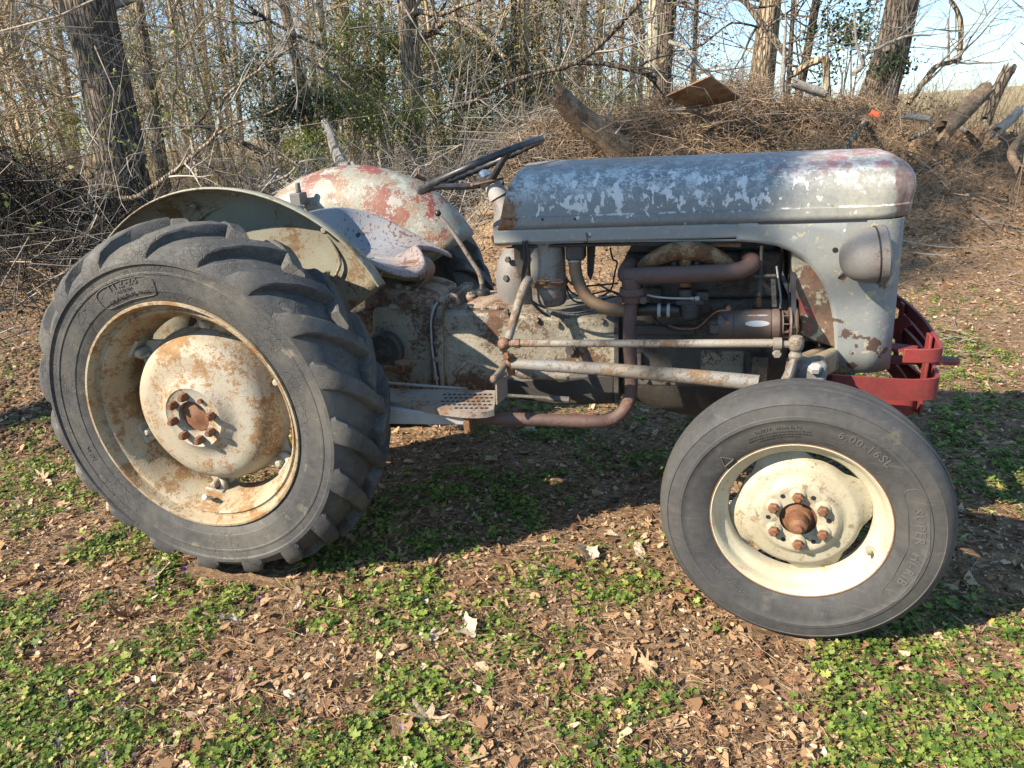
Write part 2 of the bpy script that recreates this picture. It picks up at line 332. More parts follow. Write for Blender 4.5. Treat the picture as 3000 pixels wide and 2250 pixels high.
def hood_mat(name):
    """grey repaint over white, flaking off in ragged patches along the flank; bare primer on the nose, rust on the rear edge"""
    m = NM(name); x, y, z = m.xyz()
    fine = m.noise(70, 7, 0.72); mid = m.noise(9, 6, 0.62, 0.25); vf = m.noise(210, 4, 0.7)
    grey = m.mix(m.step(m.noise(4, 5, 0.6), 0.38, 0.62), (0.165, 0.175, 0.178), (0.125, 0.135, 0.142))
    grey = m.mix(m.math('MULTIPLY', m.step(fine, 0.40, 0.70), 0.5), grey, (0.235, 0.245, 0.245))
    grey = m.mix(m.math('MULTIPLY', m.step(vf, 0.52, 0.70), 0.4), grey, (0.085, 0.09, 0.095))
    front = m.step(m.math('ADD', x, m.math('MULTIPLY', mid, 0.3)), 1.82, 2.08)
    grey = m.mix(m.math('MULTIPLY', front, m.step(fine, 0.30, 0.60, 0.35, 0.85)), grey, (0.31, 0.295, 0.235))
    # flakes: sharp-edged, larger low on the flank, running down
    st1 = m.noise(1.0, 7, 0.58, 0.3, vec=m.mapping(scale=(33, 18, 22))); st2 = m.noise(1.0, 6, 0.6, 0.4, vec=m.mapping(scale=(95, 60, 55), loc=(4, 4, 4)))
    sm = m.math('ADD', m.math('MULTIPLY', st1, 0.66), m.math('MULTIPLY', st2, 0.34))
    zb = m.math('ADD', z, m.math('MULTIPLY', m.math('SUBTRACT', mid, 0.5), 0.12))
    env = m.math('MULTIPLY', m.step(zb, 1.045, 1.115), m.step(zb, 1.21, 1.15, 0.35, 1)); env = m.math('MULTIPLY', env, m.step(x, 0.95, 1.12, 0.25, 1)); env = m.math('MULTIPLY', env, m.step(m.math('ADD', x, m.math('MULTIPLY', mid, 0.6)), 2.45, 1.75, 0.35, 1))
    thr = m.step(env, 0, 1, 0.66, 0.508)
    white = m.step(m.math('SUBTRACT', sm, thr), -0.004, 0.006)
    fz = m.step(m.math('ADD', z, m.math('MULTIPLY', mid, 0.06)), 1.155, 1.205)
    frost = m.math('MULTIPLY', fz, m.step(m.math('ADD', m.math('MULTIPLY', m.noise(120, 6, 0.78), 0.5), m.math('MULTIPLY', m.noise(26, 5, 0.65, vec=m.mapping(loc=(7, 2, 1))), 0.5)), 0.475, 0.545))
    frost = m.math('MULTIPLY', frost, m.step(z, 1.232, 1.205, 0.3, 1))
    col = m.mix(m.math('MULTIPLY', frost, 0.75), grey, (0.50, 0.51, 0.51))
    col = m.mix(m.math('MULTIPLY', white, 0.95), col, m.mix(m.step(fine, 0.35, 0.65), (0.57, 0.575, 0.57), (0.47, 0.475, 0.47)))
    ln = m.math('MULTIPLY', m.step(m.math('ABSOLUTE', m.math('SUBTRACT', z, m.math('ADD', 1.084, m.math('MULTIPLY', fine, 0.005)))), 0.0030, 0.0012), m.step(m.math('ADD', m.math('ADD', m.math('MULTIPLY', m.noise(9, 5, 0.6, vec=m.mapping(loc=(3, 7, 1))), 0.6), m.math('MULTIPLY', m.noise(60, 4, 0.7), 0.4)), m.step(x, 1.5, 1.9, 0, 0.05)), 0.555, 0.575))
    col = m.mix(ln, col, (0.52, 0.52, 0.51))
    crown = m.math('MULTIPLY', m.step(z, 1.195, 1.225), m.step(m.noise(20, 8, 0.72, vec=m.mapping(loc=(1, 8, 3))), 0.44, 0.60))
    col = m.mix(m.math('MULTIPLY', crown, 0.6), col, (0.16, 0.105, 0.08))
    redm = m.math('MULTIPLY', m.step(x, 1.55, 1.92), m.math('MULTIPLY', m.step(z, 1.165, 1.195), m.step(m.noise(14, 8, 0.75, vec=m.mapping(loc=(9, 9, 3))), 0.47, 0.58)))
    col = m.mix(m.math('MULTIPLY', redm, 0.8), col, (0.25, 0.06, 0.055))
    nm = m.step(m.math('ADD', x, m.math('MULTIPLY', m.noise(18, 6, 0.65, vec=m.mapping(loc=(2, 2, 9))), 0.07)), 2.052, 2.060)
    col = m.mix(m.math('MULTIPLY', nm, 0.9), col, m.mix(m.step(fine, 0.4, 0.6), (0.12, 0.072, 0.06), (0.21, 0.14, 0.115)))
    rd = m.step(m.math('ADD', x, m.math('MULTIPLY', z, 0.35)), 1.42, 1.25)
    rr = m.step(m.math('ADD', m.math('MULTIPLY', rd, 0.30), m.math('ADD', m.math('MULTIPLY', mid, 0.5), m.math('MULTIPLY', fine, 0.3))), 0.55, 0.60)
    col = m.mix(rr, col, m.mix(m.step(fine, 0.4, 0.62), (0.24, 0.11, 0.042), (0.09, 0.042, 0.024)))
    spot = m.step(m.noise(8, 9, 0.7, 0.4, vec=m.mapping(loc=(5, 1, 6))), 0.665, 0.685)
    col = m.mix(m.math('MULTIPLY', spot, 0.75), col, (0.10, 0.05, 0.032))
    sc_ = m.step(m.noise(75, 5, 0.7, vec=m.mapping(loc=(8, 3, 3))), 0.66, 0.70)
    col = m.mix(m.math('MULTIPLY', sc_, 0.65), col, (0.19, 0.12, 0.06))
    h = m.math('ADD', m.math('MULTIPLY', fine, 0.35), m.math('SUBTRACT', 0.6, m.math('MULTIPLY', white, 0.5)))
    return m.out(col, m.step(white, 0, 1, 0.40, 0.55), bump=h, bstr=0.35, bdist=0.002)
M_HOOD = hood_mat('flaking_hood_paint')
def cowl_mat():
    m = NM('cowl_paint'); x, y, z = m.xyz(); fine = m.noise(50, 7, 0.7); mid = m.noise(8, 8, 0.68, 0.3)
    col = m.mix(m.step(m.noise(3.5, 5), 0.35, 0.68), (0.17, 0.185, 0.19), (0.215, 0.22, 0.205))
    col = m.mix(m.math('MULTIPLY', m.step(fine, 0.42, 0.72), 0.35), col, (0.27, 0.275, 0.25))
    col = m.mix(m.math('MULTIPLY', m.step(m.noise(200, 4, 0.7), 0.52, 0.7), 0.4), col, (0.11, 0.115, 0.115))
    flake = m.noise(30, 7, 0.65, 0.6, vec=m.mapping(scale=(1, 1, 0.8)))
    fm = m.math('MULTIPLY', m.step(flake, 0.57, 0.59), m.step(mid, 0.42, 0.52))
    col = m.mix(m.math('MULTIPLY', fm, 0.7), col, (0.36, 0.31, 0.19))
    rs = m.step(m.noise(13, 8, 0.7, 0.3, vec=m.mapping(loc=(3, 1, 1))), 0.615, 0.65)
    col = m.mix(m.math('MULTIPLY', rs, 0.8), col, (0.27, 0.15, 0.055))
    low = m.step(m.math('ADD', m.noise(11, 7, 0.6, vec=m.mapping(loc=(1, 5, 4))), m.step(z, 0.70, 0.60, 0, 0.11)), 0.635, 0.65)
    col = m.mix(low, col, (0.075, 0.048, 0.038))
    wh = m.math('MULTIPLY', m.step(z, 0.99, 1.03), m.step(m.noise(18, 7, 0.6, vec=m.mapping(loc=(6, 5, 4))), 0.64, 0.66))
    col = m.mix(wh, col, (0.5, 0.5, 0.49))
    return m.out(col, 0.52, bump=m.math('ADD', m.math('MULTIPLY', fine, 0.4), m.math('MULTIPLY', fm, -0.7)), bstr=0.4, bdist=0.003)
M_COWL = cowl_mat()
def fender_far():
    m = NM('red_over_cream_fender'); n1 = m.noise(6, 6, 0.62, 0.35); fine = m.noise(55, 8, 0.74); vf = m.noise(170, 5, 0.72); x, y, z = m.xyz()
    col = m.mix(m.step(fine, 0.36, 0.64), (0.25, 0.24, 0.185), (0.175, 0.178, 0.16))
    g = m.math('ADD', m.math('MULTIPLY', n1, 0.55), m.math('ADD', m.math('MULTIPLY', fine, 0.28), m.math('MULTIPLY', vf, 0.17)))
    red = m.step(m.math('ADD', g, m.step(z, 1.19, 1.235, 0, 0.06)), 0.512, 0.53)
    col = m.mix(red, col, m.mix(m.step(m.noise(4, 4), 0.4, 0.6), (0.185, 0.032, 0.022), (0.165, 0.062, 0.05)))
    o = m.step(m.math('ADD', m.math('MULTIPLY', m.noise(9, 6, 0.65, 0.2, vec=m.mapping(loc=(4, 4, 4))), 0.6), m.math('MULTIPLY', vf, 0.4)), 0.50, 0.56)
    col = m.mix(m.math('MULTIPLY', o, 0.75), col, (0.20, 0.11, 0.05))
    pal = m.step(m.math('ADD', m.math('MULTIPLY', m.noise(12, 6, 0.7, vec=m.mapping(loc=(1, 3, 7))), 0.6), m.math('MULTIPLY', fine, 0.4)), 0.535, 0.555)
    col = m.mix(m.math('MULTIPLY', pal, 0.8), col, (0.31, 0.32, 0.28))
    col = m.mix(m.math('MULTIPLY', m.step(vf, 0.60, 0.68), 0.7), col, (0.13, 0.07, 0.045))
    return m.out(col, 0.55, bump=m.math('ADD', fine, m.math('MULTIPLY', red, 0.5)), bstr=0.35, bdist=0.003)
M_FARF = fender_far()
M_NEARF = worn('drab_grey_fender', (0.235, 0.23, 0.175), (0.20, 0.20, 0.165), rust=0.48, rust_col=(0.21, 0.12, 0.05), rscale=7, dirt=0.2, seed=31, bump=0.2)
def seat_mat():
    m = NM('rust_speckled_seat'); sp = m.noise(80, 5, 0.62, vec=m.mapping(scale=(1, 1, 0.5))); n1 = m.noise(6, 6, 0.65); vf = m.noise(220, 4, 0.7); x, y, z = m.xyz()
    col = m.mix(m.step(n1, 0.4, 0.62), (0.155, 0.17, 0.195), (0.20, 0.19, 0.19))
    fr = m.step(m.math('ADD', x, m.math('MULTIPLY', n1, 0.2)), 0.44, 0.58); col = m.mix(m.math('MULTIPLY', fr, 0.7), col, m.mix(m.step(vf, 0.4, 0.6), (0.20, 0.135, 0.11), (0.27, 0.22, 0.195)))
    col = m.mix(m.step(m.math('ADD', m.math('MULTIPLY', sp, 0.7), m.math('MULTIPLY', n1, 0.3)), 0.545, 0.575), col, (0.085, 0.045, 0.03))
    col = m.mix(m.math('MULTIPLY', m.step(vf, 0.54, 0.66), 0.45), col, (0.28, 0.275, 0.27))
    return m.out(col, 0.40, bump=sp, bstr=0.2, bdist=0.002)
M_SEAT = seat_mat()
def shroud():
    m = NM('rusty_shroud'); n1 = m.noise(9, 8, 0.7, 0.3); f_ = m.noise(40, 7, 0.7)
    col = m.mix(m.step(f_, 0.4, 0.65), (0.16, 0.10, 0.065), (0.10, 0.062, 0.042))
    col = m.mix(m.step(m.noise(11, 8, 0.68, vec=m.mapping(loc=(3, 2, 1))), 0.56, 0.60), col, (0.36, 0.33, 0.24))
    col = m.mix(m.step(n1, 0.615, 0.63), col, (0.33, 0.05, 0.055))
    return m.out(col, 0.7, bump=f_, bstr=0.3, bdist=0.003)
M_SHROUD = shroud()

# ================================================================== tractor
tractor = tag(empty('tractor'), 'old grey farm tractor with flaking paint, rusty wheels and a red front bumper', 'tractor')
T = tractor
RC = V(0, -0.61, 0.575)                              # rear wheel centre, right side
FC = V(1.778, -0.652, 0.355)                         # front wheel centre

def ring_text(txt, r, y, a_mid, size, depth=0.0025, spread=1.0, flip=False):
    """letters bent round a tyre; mesh data in wheel coordinates (outer face is -y, angle 90 deg is up)"""
    cu = bpy.data.curves.new('t', 'FONT'); cu.body = txt; cu.size = size; cu.extrude = depth; cu.align_x = 'CENTER'; cu.space_character = spread
    cu.resolution_u = 2
    o = bpy.data.objects.new('t', cu); COL.objects.link(o)
    dg = bpy.context.evaluated_depsgraph_get(); dg.update()
    me = bpy.data.meshes.new_from_object(o.evaluated_get(dg))
    bpy.data.objects.remove(o); bpy.data.curves.remove(cu)
    for v in me.vertices:
        u, h, d = v.co
        if not flip: a = R(a_mid)-u/r; rr = r+h
        else: a = R(a_mid)+u/r; rr = r-h
        yy = y(rr) if callable(y) else y
        v.co = (rr*math.cos(a), yy-d, rr*math.sin(a))
    me.update(); return me
def triangle_mark(r, y, a, size):
    b = MB(); c = [(-1, -0.6), (1, -0.6), (0, 1.1), (-1, -0.6)]
    P = []
    for u, h in c: P.append(V((r+h*size)*math.cos(R(a)-u*size/r), y((r+h*size))-0.001, (r+h*size)*math.sin(R(a)-u*size/r)))
    for i in range(3): b.tube([P[i], P[i+1]], 0.0016, n=4)
    return b

# ---------------------------------------------------------------- rear tyre with bar lugs
def interp(prof, t):
    t = min(max(t, 0), 1)*(len(prof)-1); i = min(int(t), len(prof)-2); f = t-i
    return np.array(prof[i])*(1-f)+np.array(prof[i+1])*f
RT_OUT = [(-0.112, 0.365), (-0.124, 0.372), (-0.133, 0.392), (-0.1365, 0.405), (-0.1385, 0.4065), (-0.1395, 0.413), (-0.141, 0.43), (-0.1435, 0.456), (-0.146, 0.458), (-0.146, 0.464), (-0.1445, 0.466), (-0.146, 0.485), (-0.152, 0.489), (-0.151, 0.500), (-0.140, 0.512), (-0.122, 0.529), (-0.092, 0.544), (-0.05, 0.554), (0, 0.558)]
def rear_tyre_mesh():
    b = MB(); prof = RT_OUT+[(-y, r) for y, r in RT_OUT[-2::-1]]
    prof = prof+[(0.10, 0.36), (0, 0.355), (-0.10, 0.36), RT_OUT[0]]
    b.lathe(prof, n=96)
    NL = 19
    path = [(-0.151, 0.497), (-0.149, 0.522), (-0.137, 0.548), (-0.108, 0.569), (-0.06, 0.586), (-0.02, 0.594), (0.018, 0.596)]
    base = [(-0.143, 0.490), (-0.133, 0.511), (-0.116, 0.528), (-0.090, 0.543), (-0.055, 0.552), (-0.02, 0.556), (0.018, 0.556)]
    swp = [0.0, 0.6, 2.4, 5.6, 10.0, 14.3, 18.0]           # degrees of sweep along the lug
    wid = [4.6, 4.5, 4.1, 3.5, 3.1, 2.9, 3.0]             # half width, degrees
    for side in (1, -1):
        for k in range(NL):
            off = 360/NL*(k+(0.5 if side < 0 else 0))+rng.uniform(-0.4, 0.4)
            wear = rng.uniform(-0.004, 0.002)
            vs = []; fs = []
            m = len(path)
            for i in range(m):
                for (fr, hh) in ((-1.22, 0), (-0.98, 0.86), (-0.80, 1.0), (0.72, 1.0), (0.95, 0.86), (1.30, 0)):
                    q = np.array(base[i])*(1-hh)+np.array(path[i])*hh
                    rr = q[1]+(wear if hh > 0.5 else -0.004)
                    a = R(off-swp[i]+fr*wid[i])
                    vs.append(V(rr*math.cos(a), side*q[0], rr*math.sin(a)))
            for i in range(m-1):
                for j in range(5): fs.append((i*6+j, i*6+j+1, (i+1)*6+j+1, (i+1)*6+j))
            fs.append(tuple(range(6))); fs.append(tuple((m-1)*6+j for j in range(5, -1, -1)))
            b.add(vs, fs)
    # wear rib round the sidewall
    return b
def rear_y(r):
    for (y0, r0), (y1, r1) in zip(RT_OUT, RT_OUT[1:]):
        if r0 <= r <= r1: return y0+(y1-y0)*(r-r0)/(r1-r0)-0.0008
    return -0.144
rt_b = rear_tyre_mesh()
def placed(b, c, rot=None):
    q = MB(); q.f = b.f; q.v = [tuple((np.array(rot) @ np.array(p) if rot is not None else np.array(p))+c) for p in b.v]; return q
FLIP = np.diag([1.0, -1.0, 1.0])
def place_mesh(me, c, rot=None):
    for v in me.vertices:
        p = np.array(v.co)
        if rot is not None: p = np.array(rot) @ p
        v.co = tuple(p+c)
    me.update(); return me
for side, nm in ((-1, 'right'), (1, 'left')):
    c = V(RC[0], side*abs(RC[1]), RC[2]); rot = None if side < 0 else FLIP
    tyre = placed(rt_b, c, rot).build('rear_tyre', M_RT, T, sharp=32)
    if side < 0:
        for txt, r, a, s_ in (('11.2-28', 0.436, 104, 0.034), ('IN 12 RIM', 0.4215, 104, 0.012), ('6 PLY RATING  10-28', 0.403, 104, 0.0155), ('707 IN', 0.425, 198, 0.017)):
            lm = place_mesh(ring_text(txt, r, rear_y, a, s_, 0.0013, 1.08), c)
            link('sidewall_lettering', lm, M_LETTER, tyre, flat=True)
        fr = MB(); P = []
        for k in range(40):                          # moulded frame round the size marking
            t = k/40*2*math.pi; ca, sa = math.cos(t), math.sin(t)
            u = 14.5*math.copysign(abs(ca)**0.3, ca); h = 0.031*math.copysign(abs(sa)**0.45, sa); r = 0.424+h
            P.append(V(r*math.cos(R(104-u)), rear_y(r)-0.0005, r*math.sin(R(104-u)))+c)
        fr.tube(P+[P[0]], 0.0014, n=4); fr.build('sidewall_frame', M_LETTER, tyre)
    # rim
    b = MB()
    b.lathe([(-0.128, 0.376), (-0.134, 0.374), (-0.134, 0.367), (-0.126, 0.362), (-0.110, 0.360), (-0.103, 0.355), (-0.101, 0.347), (-0.106, 0.342), (-0.102, 0.336), (-0.07, 0.326), (-0.03, 0.305), (0.03, 0.303), (0.06, 0.32),
             (0.095, 0.348), (0.126, 0.362), (0.132, 0.376), (0.10, 0.362), (0, 0.33), (-0.10, 0.362), (-0.128, 0.376)], n=96)
    rim = placed(b, c, rot).build('rear_wheel', M_RIM, T, sharp=40)
    # dished centre disc
    b = MB()
    pr = [(-0.118, 0.0), (-0.118, 0.052), (-0.145, 0.054), (-0.145, 0.094), (-0.148, 0.098), (-0.142, 0.108), (-0.128, 0.126), (-0.124, 0.15), (-0.125, 0.18), (-0.120, 0.205), (-0.105, 0.228), (-0.080, 0.244), (-0.045, 0.252), (-0.03, 0.26)]
    pr = [(y+0.035, r) for y, r in pr]
    pr = pr+[(0.012, 0.262), (0.015, 0.24), (-0.04, 0.22), (-0.07, 0.19), (-0.075, 0.0)]
    b.lathe(pr, n=72)
    for k in range(6):                               # ears bolted to the rim lugs
        a = R(60*k+20); ca, sa = math.cos(a), math.sin(a); t = V(-sa, 0, ca); rr = V(ca, 0, sa)
        pts = []
        for u, r in ((-0.075, 0.243), (-0.05, 0.272), (-0.03, 0.297), (0.03, 0.297), (0.05, 0.272), (0.075, 0.243)): pts.append(rr*r+t*u)
        vs = [p+V(0, 0.003, 0) for p in pts]+[p+V(0, 0.016, 0) for p in pts]
        b.add(vs, [(0, 1, 2, 3, 4, 5), (11, 10, 9, 8, 7, 6)]+[(i, i+6, (i+1) % 6+6, (i+1) % 6) for i in range(6)])
    placed(b, c, rot).build('wheel_disc', M_DISC, rim, sharp=40)
    for k in range(6):
        a = R(60*k+20); b = MB(); rr = V(math.cos(a), 0, math.sin(a)); t = V(-math.sin(a), 0, math.cos(a))
        p = rr*0.284
        b.tube([p+V(0, 0.02, 0), p+V(0, -0.03, 0), p+V(0, -0.045, 0)], [0.015, 0.014, 0.011], n=8)
        b.tube([rr*0.318+t*0.022+V(0, -0.02, 0), rr*0.283+t*0.02+V(0, -0.012, 0), rr*0.265+V(0, 0.0, 0)], [0.016, 0.014, 0.010], n=7, smooth=3)
        b.box((-0.035, -0.04, -0.01), (0.035, 0.03, 0.012), rot=np.stack([t, V(0, 1, 0), rr], 1), at=rr*0.309)
        placed(b, c, rot).build('rim_clamp', M_DISC, rim, bevel=0.004)
    for k in range(8):
        a = R(45*k+9); b = MB(); p = V(0.072*math.cos(a), -0.109, 0.072*math.sin(a))
        if side < 0 and k == 1: b.tube([p, p+V(0, -0.012, 0)], 0.0075, n=10)
        else:
            b.hexbolt(p, (0, -1, 0), 0.0135, 0.026)
            b.tube([p+V(0, -0.024, 0), p+V(0, -0.030, 0)], 0.0075, n=10)
        placed(b, c, rot).build('wheel_nut', M_NUT, rim)
    b = MB(); b.lathe([(-0.105, 0.0), (-0.104, 0.018), (-0.098, 0.03), (-0.096, 0.05), (-0.088, 0.0515)], n=28); placed(b, c, rot).build('hub_cap', M_NUT, rim)
    a = R(262); p = V(0.315*math.cos(a), -0.07, 0.315*math.sin(a)); b = MB()
    b.tube([p, p+V(0.0, -0.014, 0.01), p+V(0.0, -0.03, 0.022)], [0.009, 0.008, 0.006], n=8); placed(b, c, rot).build('valve_stem', M_CHROME, rim)
    # half shaft housing
    b = MB(); b.lathe([(0.09, 0.0), (0.09, 0.15), (0.13, 0.155), (0.15, 0.12), (0.30, 0.085), (0.46, 0.10), (0.50, 0.14)], n=28)
    placed(b, c, rot).build('axle_housing', M_CAST, T)

# ---------------------------------------------------------------- front wheel
ST, CB = R(-6.5), R(-1.6)
FROT = np.array([[math.cos(ST), -math.sin(ST), 0], [math.sin(ST), math.cos(ST), 0], [0, 0, 1]]) @ np.array([[1, 0, 0], [0, math.cos(CB), -math.sin(CB)], [0, math.sin(CB), math.cos(CB)]])
FT_OUT = [(-0.055, 0.2225), (-0.064, 0.2225), (-0.071, 0.232), (-0.080, 0.256), (-0.084, 0.276), (-0.0855, 0.290), (-0.0875, 0.292), (-0.0870, 0.300), (-0.0845, 0.302), (-0.082, 0.316), (-0.079, 0.328), (-0.0805, 0.330), (-0.076, 0.336), (-0.067, 0.345), (-0.058, 0.351)]
def ft_tread():
    # four ribs with three grooves, rounded shoulders
    return [(-0.048, 0.355), (-0.040, 0.3565), (-0.038, 0.350), (-0.032, 0.350), (-0.030, 0.3585), (-0.012, 0.360), (-0.010, 0.352), (-0.004, 0.352), (-0.002, 0.360)]
def front_y(r):
    for (y0, r0), (y1, r1) in zip(FT_OUT, FT_OUT[1:]):
        if r0 <= r <= r1: return y0+(y1-y0)*(r-r0)/(r1-r0+1e-9)-0.0006
    return -0.084
half = FT_OUT+ft_tread()
fprof = half+[(-y, r) for y, r in half[::-1]]+[(0.05, 0.222), (-0.05, 0.222), FT_OUT[0]]
ft_b = MB(); ft_b.lathe(fprof, n=128)
for side in (-1, 1):
    c = V(FC[0], side*abs(FC[1]), FC[2])
    rot = FROT if side < 0 else FROT @ FLIP
    tyre = placed(ft_b, c, rot).build('front_tyre', M_FT, T, sharp=40)
    if side < 0:
        for txt, r, a, s_, fl in (('6.00-16SL', 0.262, 60, 0.030, 0), ('SAFETY  WARNING', 0.269, 104, 0.0115, 0), ('SERIOUS INJURY MAY RESULT FROM EXPLOSION OF TIRE', 0.260, 104, 0.0052, 0),
                                  ('ASSEMBLY DUE TO UNDERINFLATION OR OVERLOADING', 0.2525, 104, 0.0052, 0), ('NEVER EXCEED 40 PSI TO SEAT BEADS', 0.245, 104, 0.0052, 0), ('MADE IN U.S.A.', 0.234, 77, 0.0055, 0),
                                  ('SUPER  HI-RIB', 0.263, -4, 0.031, 0), ('DKTMP21', 0.252, 236, 0.013, 0), ('C105', 0.252, 219, 0.013, 0)):
            lm = place_mesh(ring_text(txt, r, front_y, a, s_, 0.0012, 1.12), c, rot); link('sidewall_lettering', lm, M_LETTER, tyre, flat=True)
        placed(triangle_mark(0.242, front_y, 139, 0.016), c, rot).build('sidewall_mark', M_LETTER, tyre)
        fr = MB(); P = []
        for k in range(48):
            t = k/48*2*math.pi; ca, sa = math.cos(t), math.sin(t)
            u = 34*math.copysign(abs(ca)**0.22, ca); r = 0.2745+0.0225*math.copysign(abs(sa)**0.6, sa)
            P.append(np.array(rot) @ V(r*math.cos(R(-4-u)), front_y(r)-0.0003, r*math.sin(R(-4-u)))+c)
        fr.tube(P+[P[0]], 0.0009, n=4); fr.build('sidewall_frame', M_LETTER, tyre)
    b = MB()
    b.lathe([(-0.056, 0.222), (-0.062, 0.221), (-0.063, 0.216), (-0.058, 0.211), (-0.050, 0.205), (-0.040, 0.203), (-0.032, 0.199), (-0.024, 0.186), (-0.012, 0.178), (0.02, 0.178), (0.035, 0.2), (0.058, 0.212), (0.06, 0.221), (0.03, 0.205), (-0.03, 0.207), (-0.056, 0.222)], n=96)
    rim = placed(b, c, rot).build('front_wheel', M_FRIM, T, sharp=40)
    e = MB(); e.lathe([(-0.0605, 0.2225), (-0.0625, 0.2222), (-0.0637, 0.2205), (-0.0630, 0.2188)], n=96); placed(e, c, rot).build('rim_edge', M_RUST, rim)
    # scalloped disc
    b = MB(); nn = 96; rows = []
    for k in range(nn):
        a = 2*math.pi*k/nn
        ss = (math.cos(4*(a-R(20)))*0.5+0.5)
        edge = 0.177-0.021*(1-min(1, max(0, (ss-0.25)*2.2)))
        row = []
        for y, r in ((-0.042, 0.046), (-0.043, 0.052), (-0.043, 0.082), (-0.045, 0.090), (-0.042, 0.097), (-0.030, 0.106), (-0.024, 0.118), (-0.026, 0.134), (-0.020, 0.145), (-0.008, min(0.153, edge-0.002)), (0.006, edge)):
            row.append(V(r*math.cos(a), y, r*math.sin(a)))
        rows.append(row)
    b.grid(rows, close_u=True)
    for k in range(6):
        a = R(60*k+34); p = V(0.068*math.cos(a), -0.0425, 0.068*math.sin(a)); b.tube([p, p+V(0, -0.006, 0), p+V(0, -0.008, 0)], [0.021, 0.0185, 0.013], n=16)
        a2 = a+R(30); r0 = V(math.cos(a2), 0, math.sin(a2))
    disc = placed(b, c, rot).build('wheel_disc', M_FDISC, rim, sharp=50)
    for k in range(6):
        a = R(60*k+34); b = MB(); p = V(0.068*math.cos(a), -0.050, 0.068*math.sin(a))
        b.tube([p, p+V(0, -0.004, 0), p+V(0, -0.013, 0), p+V(0, -0.016, 0)], [0.0125, 0.0138, 0.0138, 0.010], n=6); b.tube([p+V(0, -0.014, 0), p+V(0, -0.021, 0)], 0.0065, n=9)
        placed(b, c, rot).build('wheel_nut', M_NUT, rim)
        b = MB(); a += R(30); p = V(0.073*math.cos(a), -0.0436, 0.073*math.sin(a)); b.tube([p, p+V(0, -0.0006, 0)], 0.0062, n=12); placed(b, c, rot).build('bolt_hole', M_BLACK, rim)
    b = MB(); b.lathe([(-0.038, 0.053), (-0.030, 0.050), (-0.032, 0.038), (-0.048, 0.030), (-0.048, 0.022)], n=32)
    b.lathe([(-0.044, 0.0245), (-0.072, 0.024), (-0.086, 0.021), (-0.092, 0.012), (-0.102, 0.010), (-0.104, 0.0)], n=24); placed(b, c, rot).build('hub', M_NUT, rim)
    a = R(-22); p = V(0.192*math.cos(a), -0.030, 0.192*math.sin(a)); b = MB(); b.tube([p+V(0, 0.01, 0), p+V(-0.002, -0.004, 0)], 0.012, n=10); b.tube([p, p+V(-0.006, -0.016, 0.002), p+V(-0.014, -0.026, 0.004)], [0.006, 0.005, 0.0045], n=8)
    placed(b, c, rot).build('valve_stem', M_FDISC, rim)
    b = MB(); b.tube([c+V(0, -side*0.02, 0), c+V(0, -side*0.14, 0)], [0.06, 0.045], n=16); b.tube([c+V(0, -side*0.13, -0.05), c+V(0, -side*0.13, 0.28)], 0.028, n=12); b.build('spindle', M_BLOCK, T)
# ---------------------------------------------------------------- hood and cowl
HY = 0.232
def xfront(z):                                     # front outline of the nose by height
    if z >= 1.045:
        t = max(0.0, (z-1.155)/(1.234-1.155)); return 2.046+0.012*min(1, (z-1.045)/0.08)-0.075*(1-math.sqrt(max(0.0, 1-t*t)))
    return 2.040+0.012*(1.045-z)/0.44
def xrear(z): return 0.868+0.30*max(0, z-1.0)
def crown(i):                                      # half section of the hood: (y, z), from the seam to the crown
    pass
SEC = [(0.2345, 1.0505), (0.2345, 1.066), (0.234, 1.0845), (0.2275, 1.0875), (0.2262, 1.105), (0.224, 1.125), (0.218, 1.148), (0.206, 1.170), (0.186, 1.190), (0.158, 1.206), (0.122, 1.2185), (0.080, 1.2265), (0.04, 1.2305), (0.0, 1.232)]
full = [(-y, z) for y, z in SEC]+[(y, z) for y, z in SEC[-2::-1]]
st = [0, 0.006, 0.02, 0.06, 0.12, 0.2, 0.3, 0.4, 0.5, 0.6, 0.7, 0.78, 0.85, 0.90, 0.935, 0.96, 0.98, 0.992, 1.0]
rows = []
for s_ in st:
    row = []
    for y, z in full:
        x0, x1 = xrear(z), xfront(z); x = x0+(x1-x0)*s_
        d = max(0, (x-(x1-0.09))/0.09); k = 1-0.16*d**2.4                # front corners rounded in plan
        dzr = -0.012*max(0, (1.05-x)/0.15)**2 if z > 1.17 else 0
        slope = -0.010*(x-1.45)/0.6*min(1, max(0, (z-1.09)/0.05))         # the bonnet falls a little towards the nose
        row.append(V(x, y*k, z+dzr+slope))
    rows.append(row)
tip = rows[-1]
for e in (0.2, 0.45, 0.7, 0.9, 1.0):                 # the nose turns in to the grille
    a = e*math.pi/2; rows.append([V(p[0]+0.028*math.sin(a)*(1 if p[2] < 1.2 else 0.7), p[1]*(1-0.30*(1-math.cos(a))), p[2]-max(0, p[2]-1.12)*0.35*(1-math.cos(a))) for p in tip])
b = MB(); b.grid(rows); hood = b.build('hood', M_HOOD, T, sharp=50)
m_ = hood.modifiers.new('solid', 'SOLIDIFY'); m_.thickness = 0.003; m_.offset = -1
# holes of the lost side badge, dark dots
for px_, py_ in ((1103, 474), (1172, 474), (1242, 473)):
    p = D(px_, py_, -0.2347); b = MB(); b.tube([p, p+V(0, -0.0012, 0)], 0.0042, n=12); b.build('screw_hole', M_BLACK, hood)
b = MB(); b.strap([V(1.665, -0.2335, 1.0487), V(1.72, -0.2345, 1.0487), V(1.95, -0.2345, 1.0487)], 0.0055, 0.003, (0, 0, 1)); b.build('panel_gap', M_BLACK, hood)
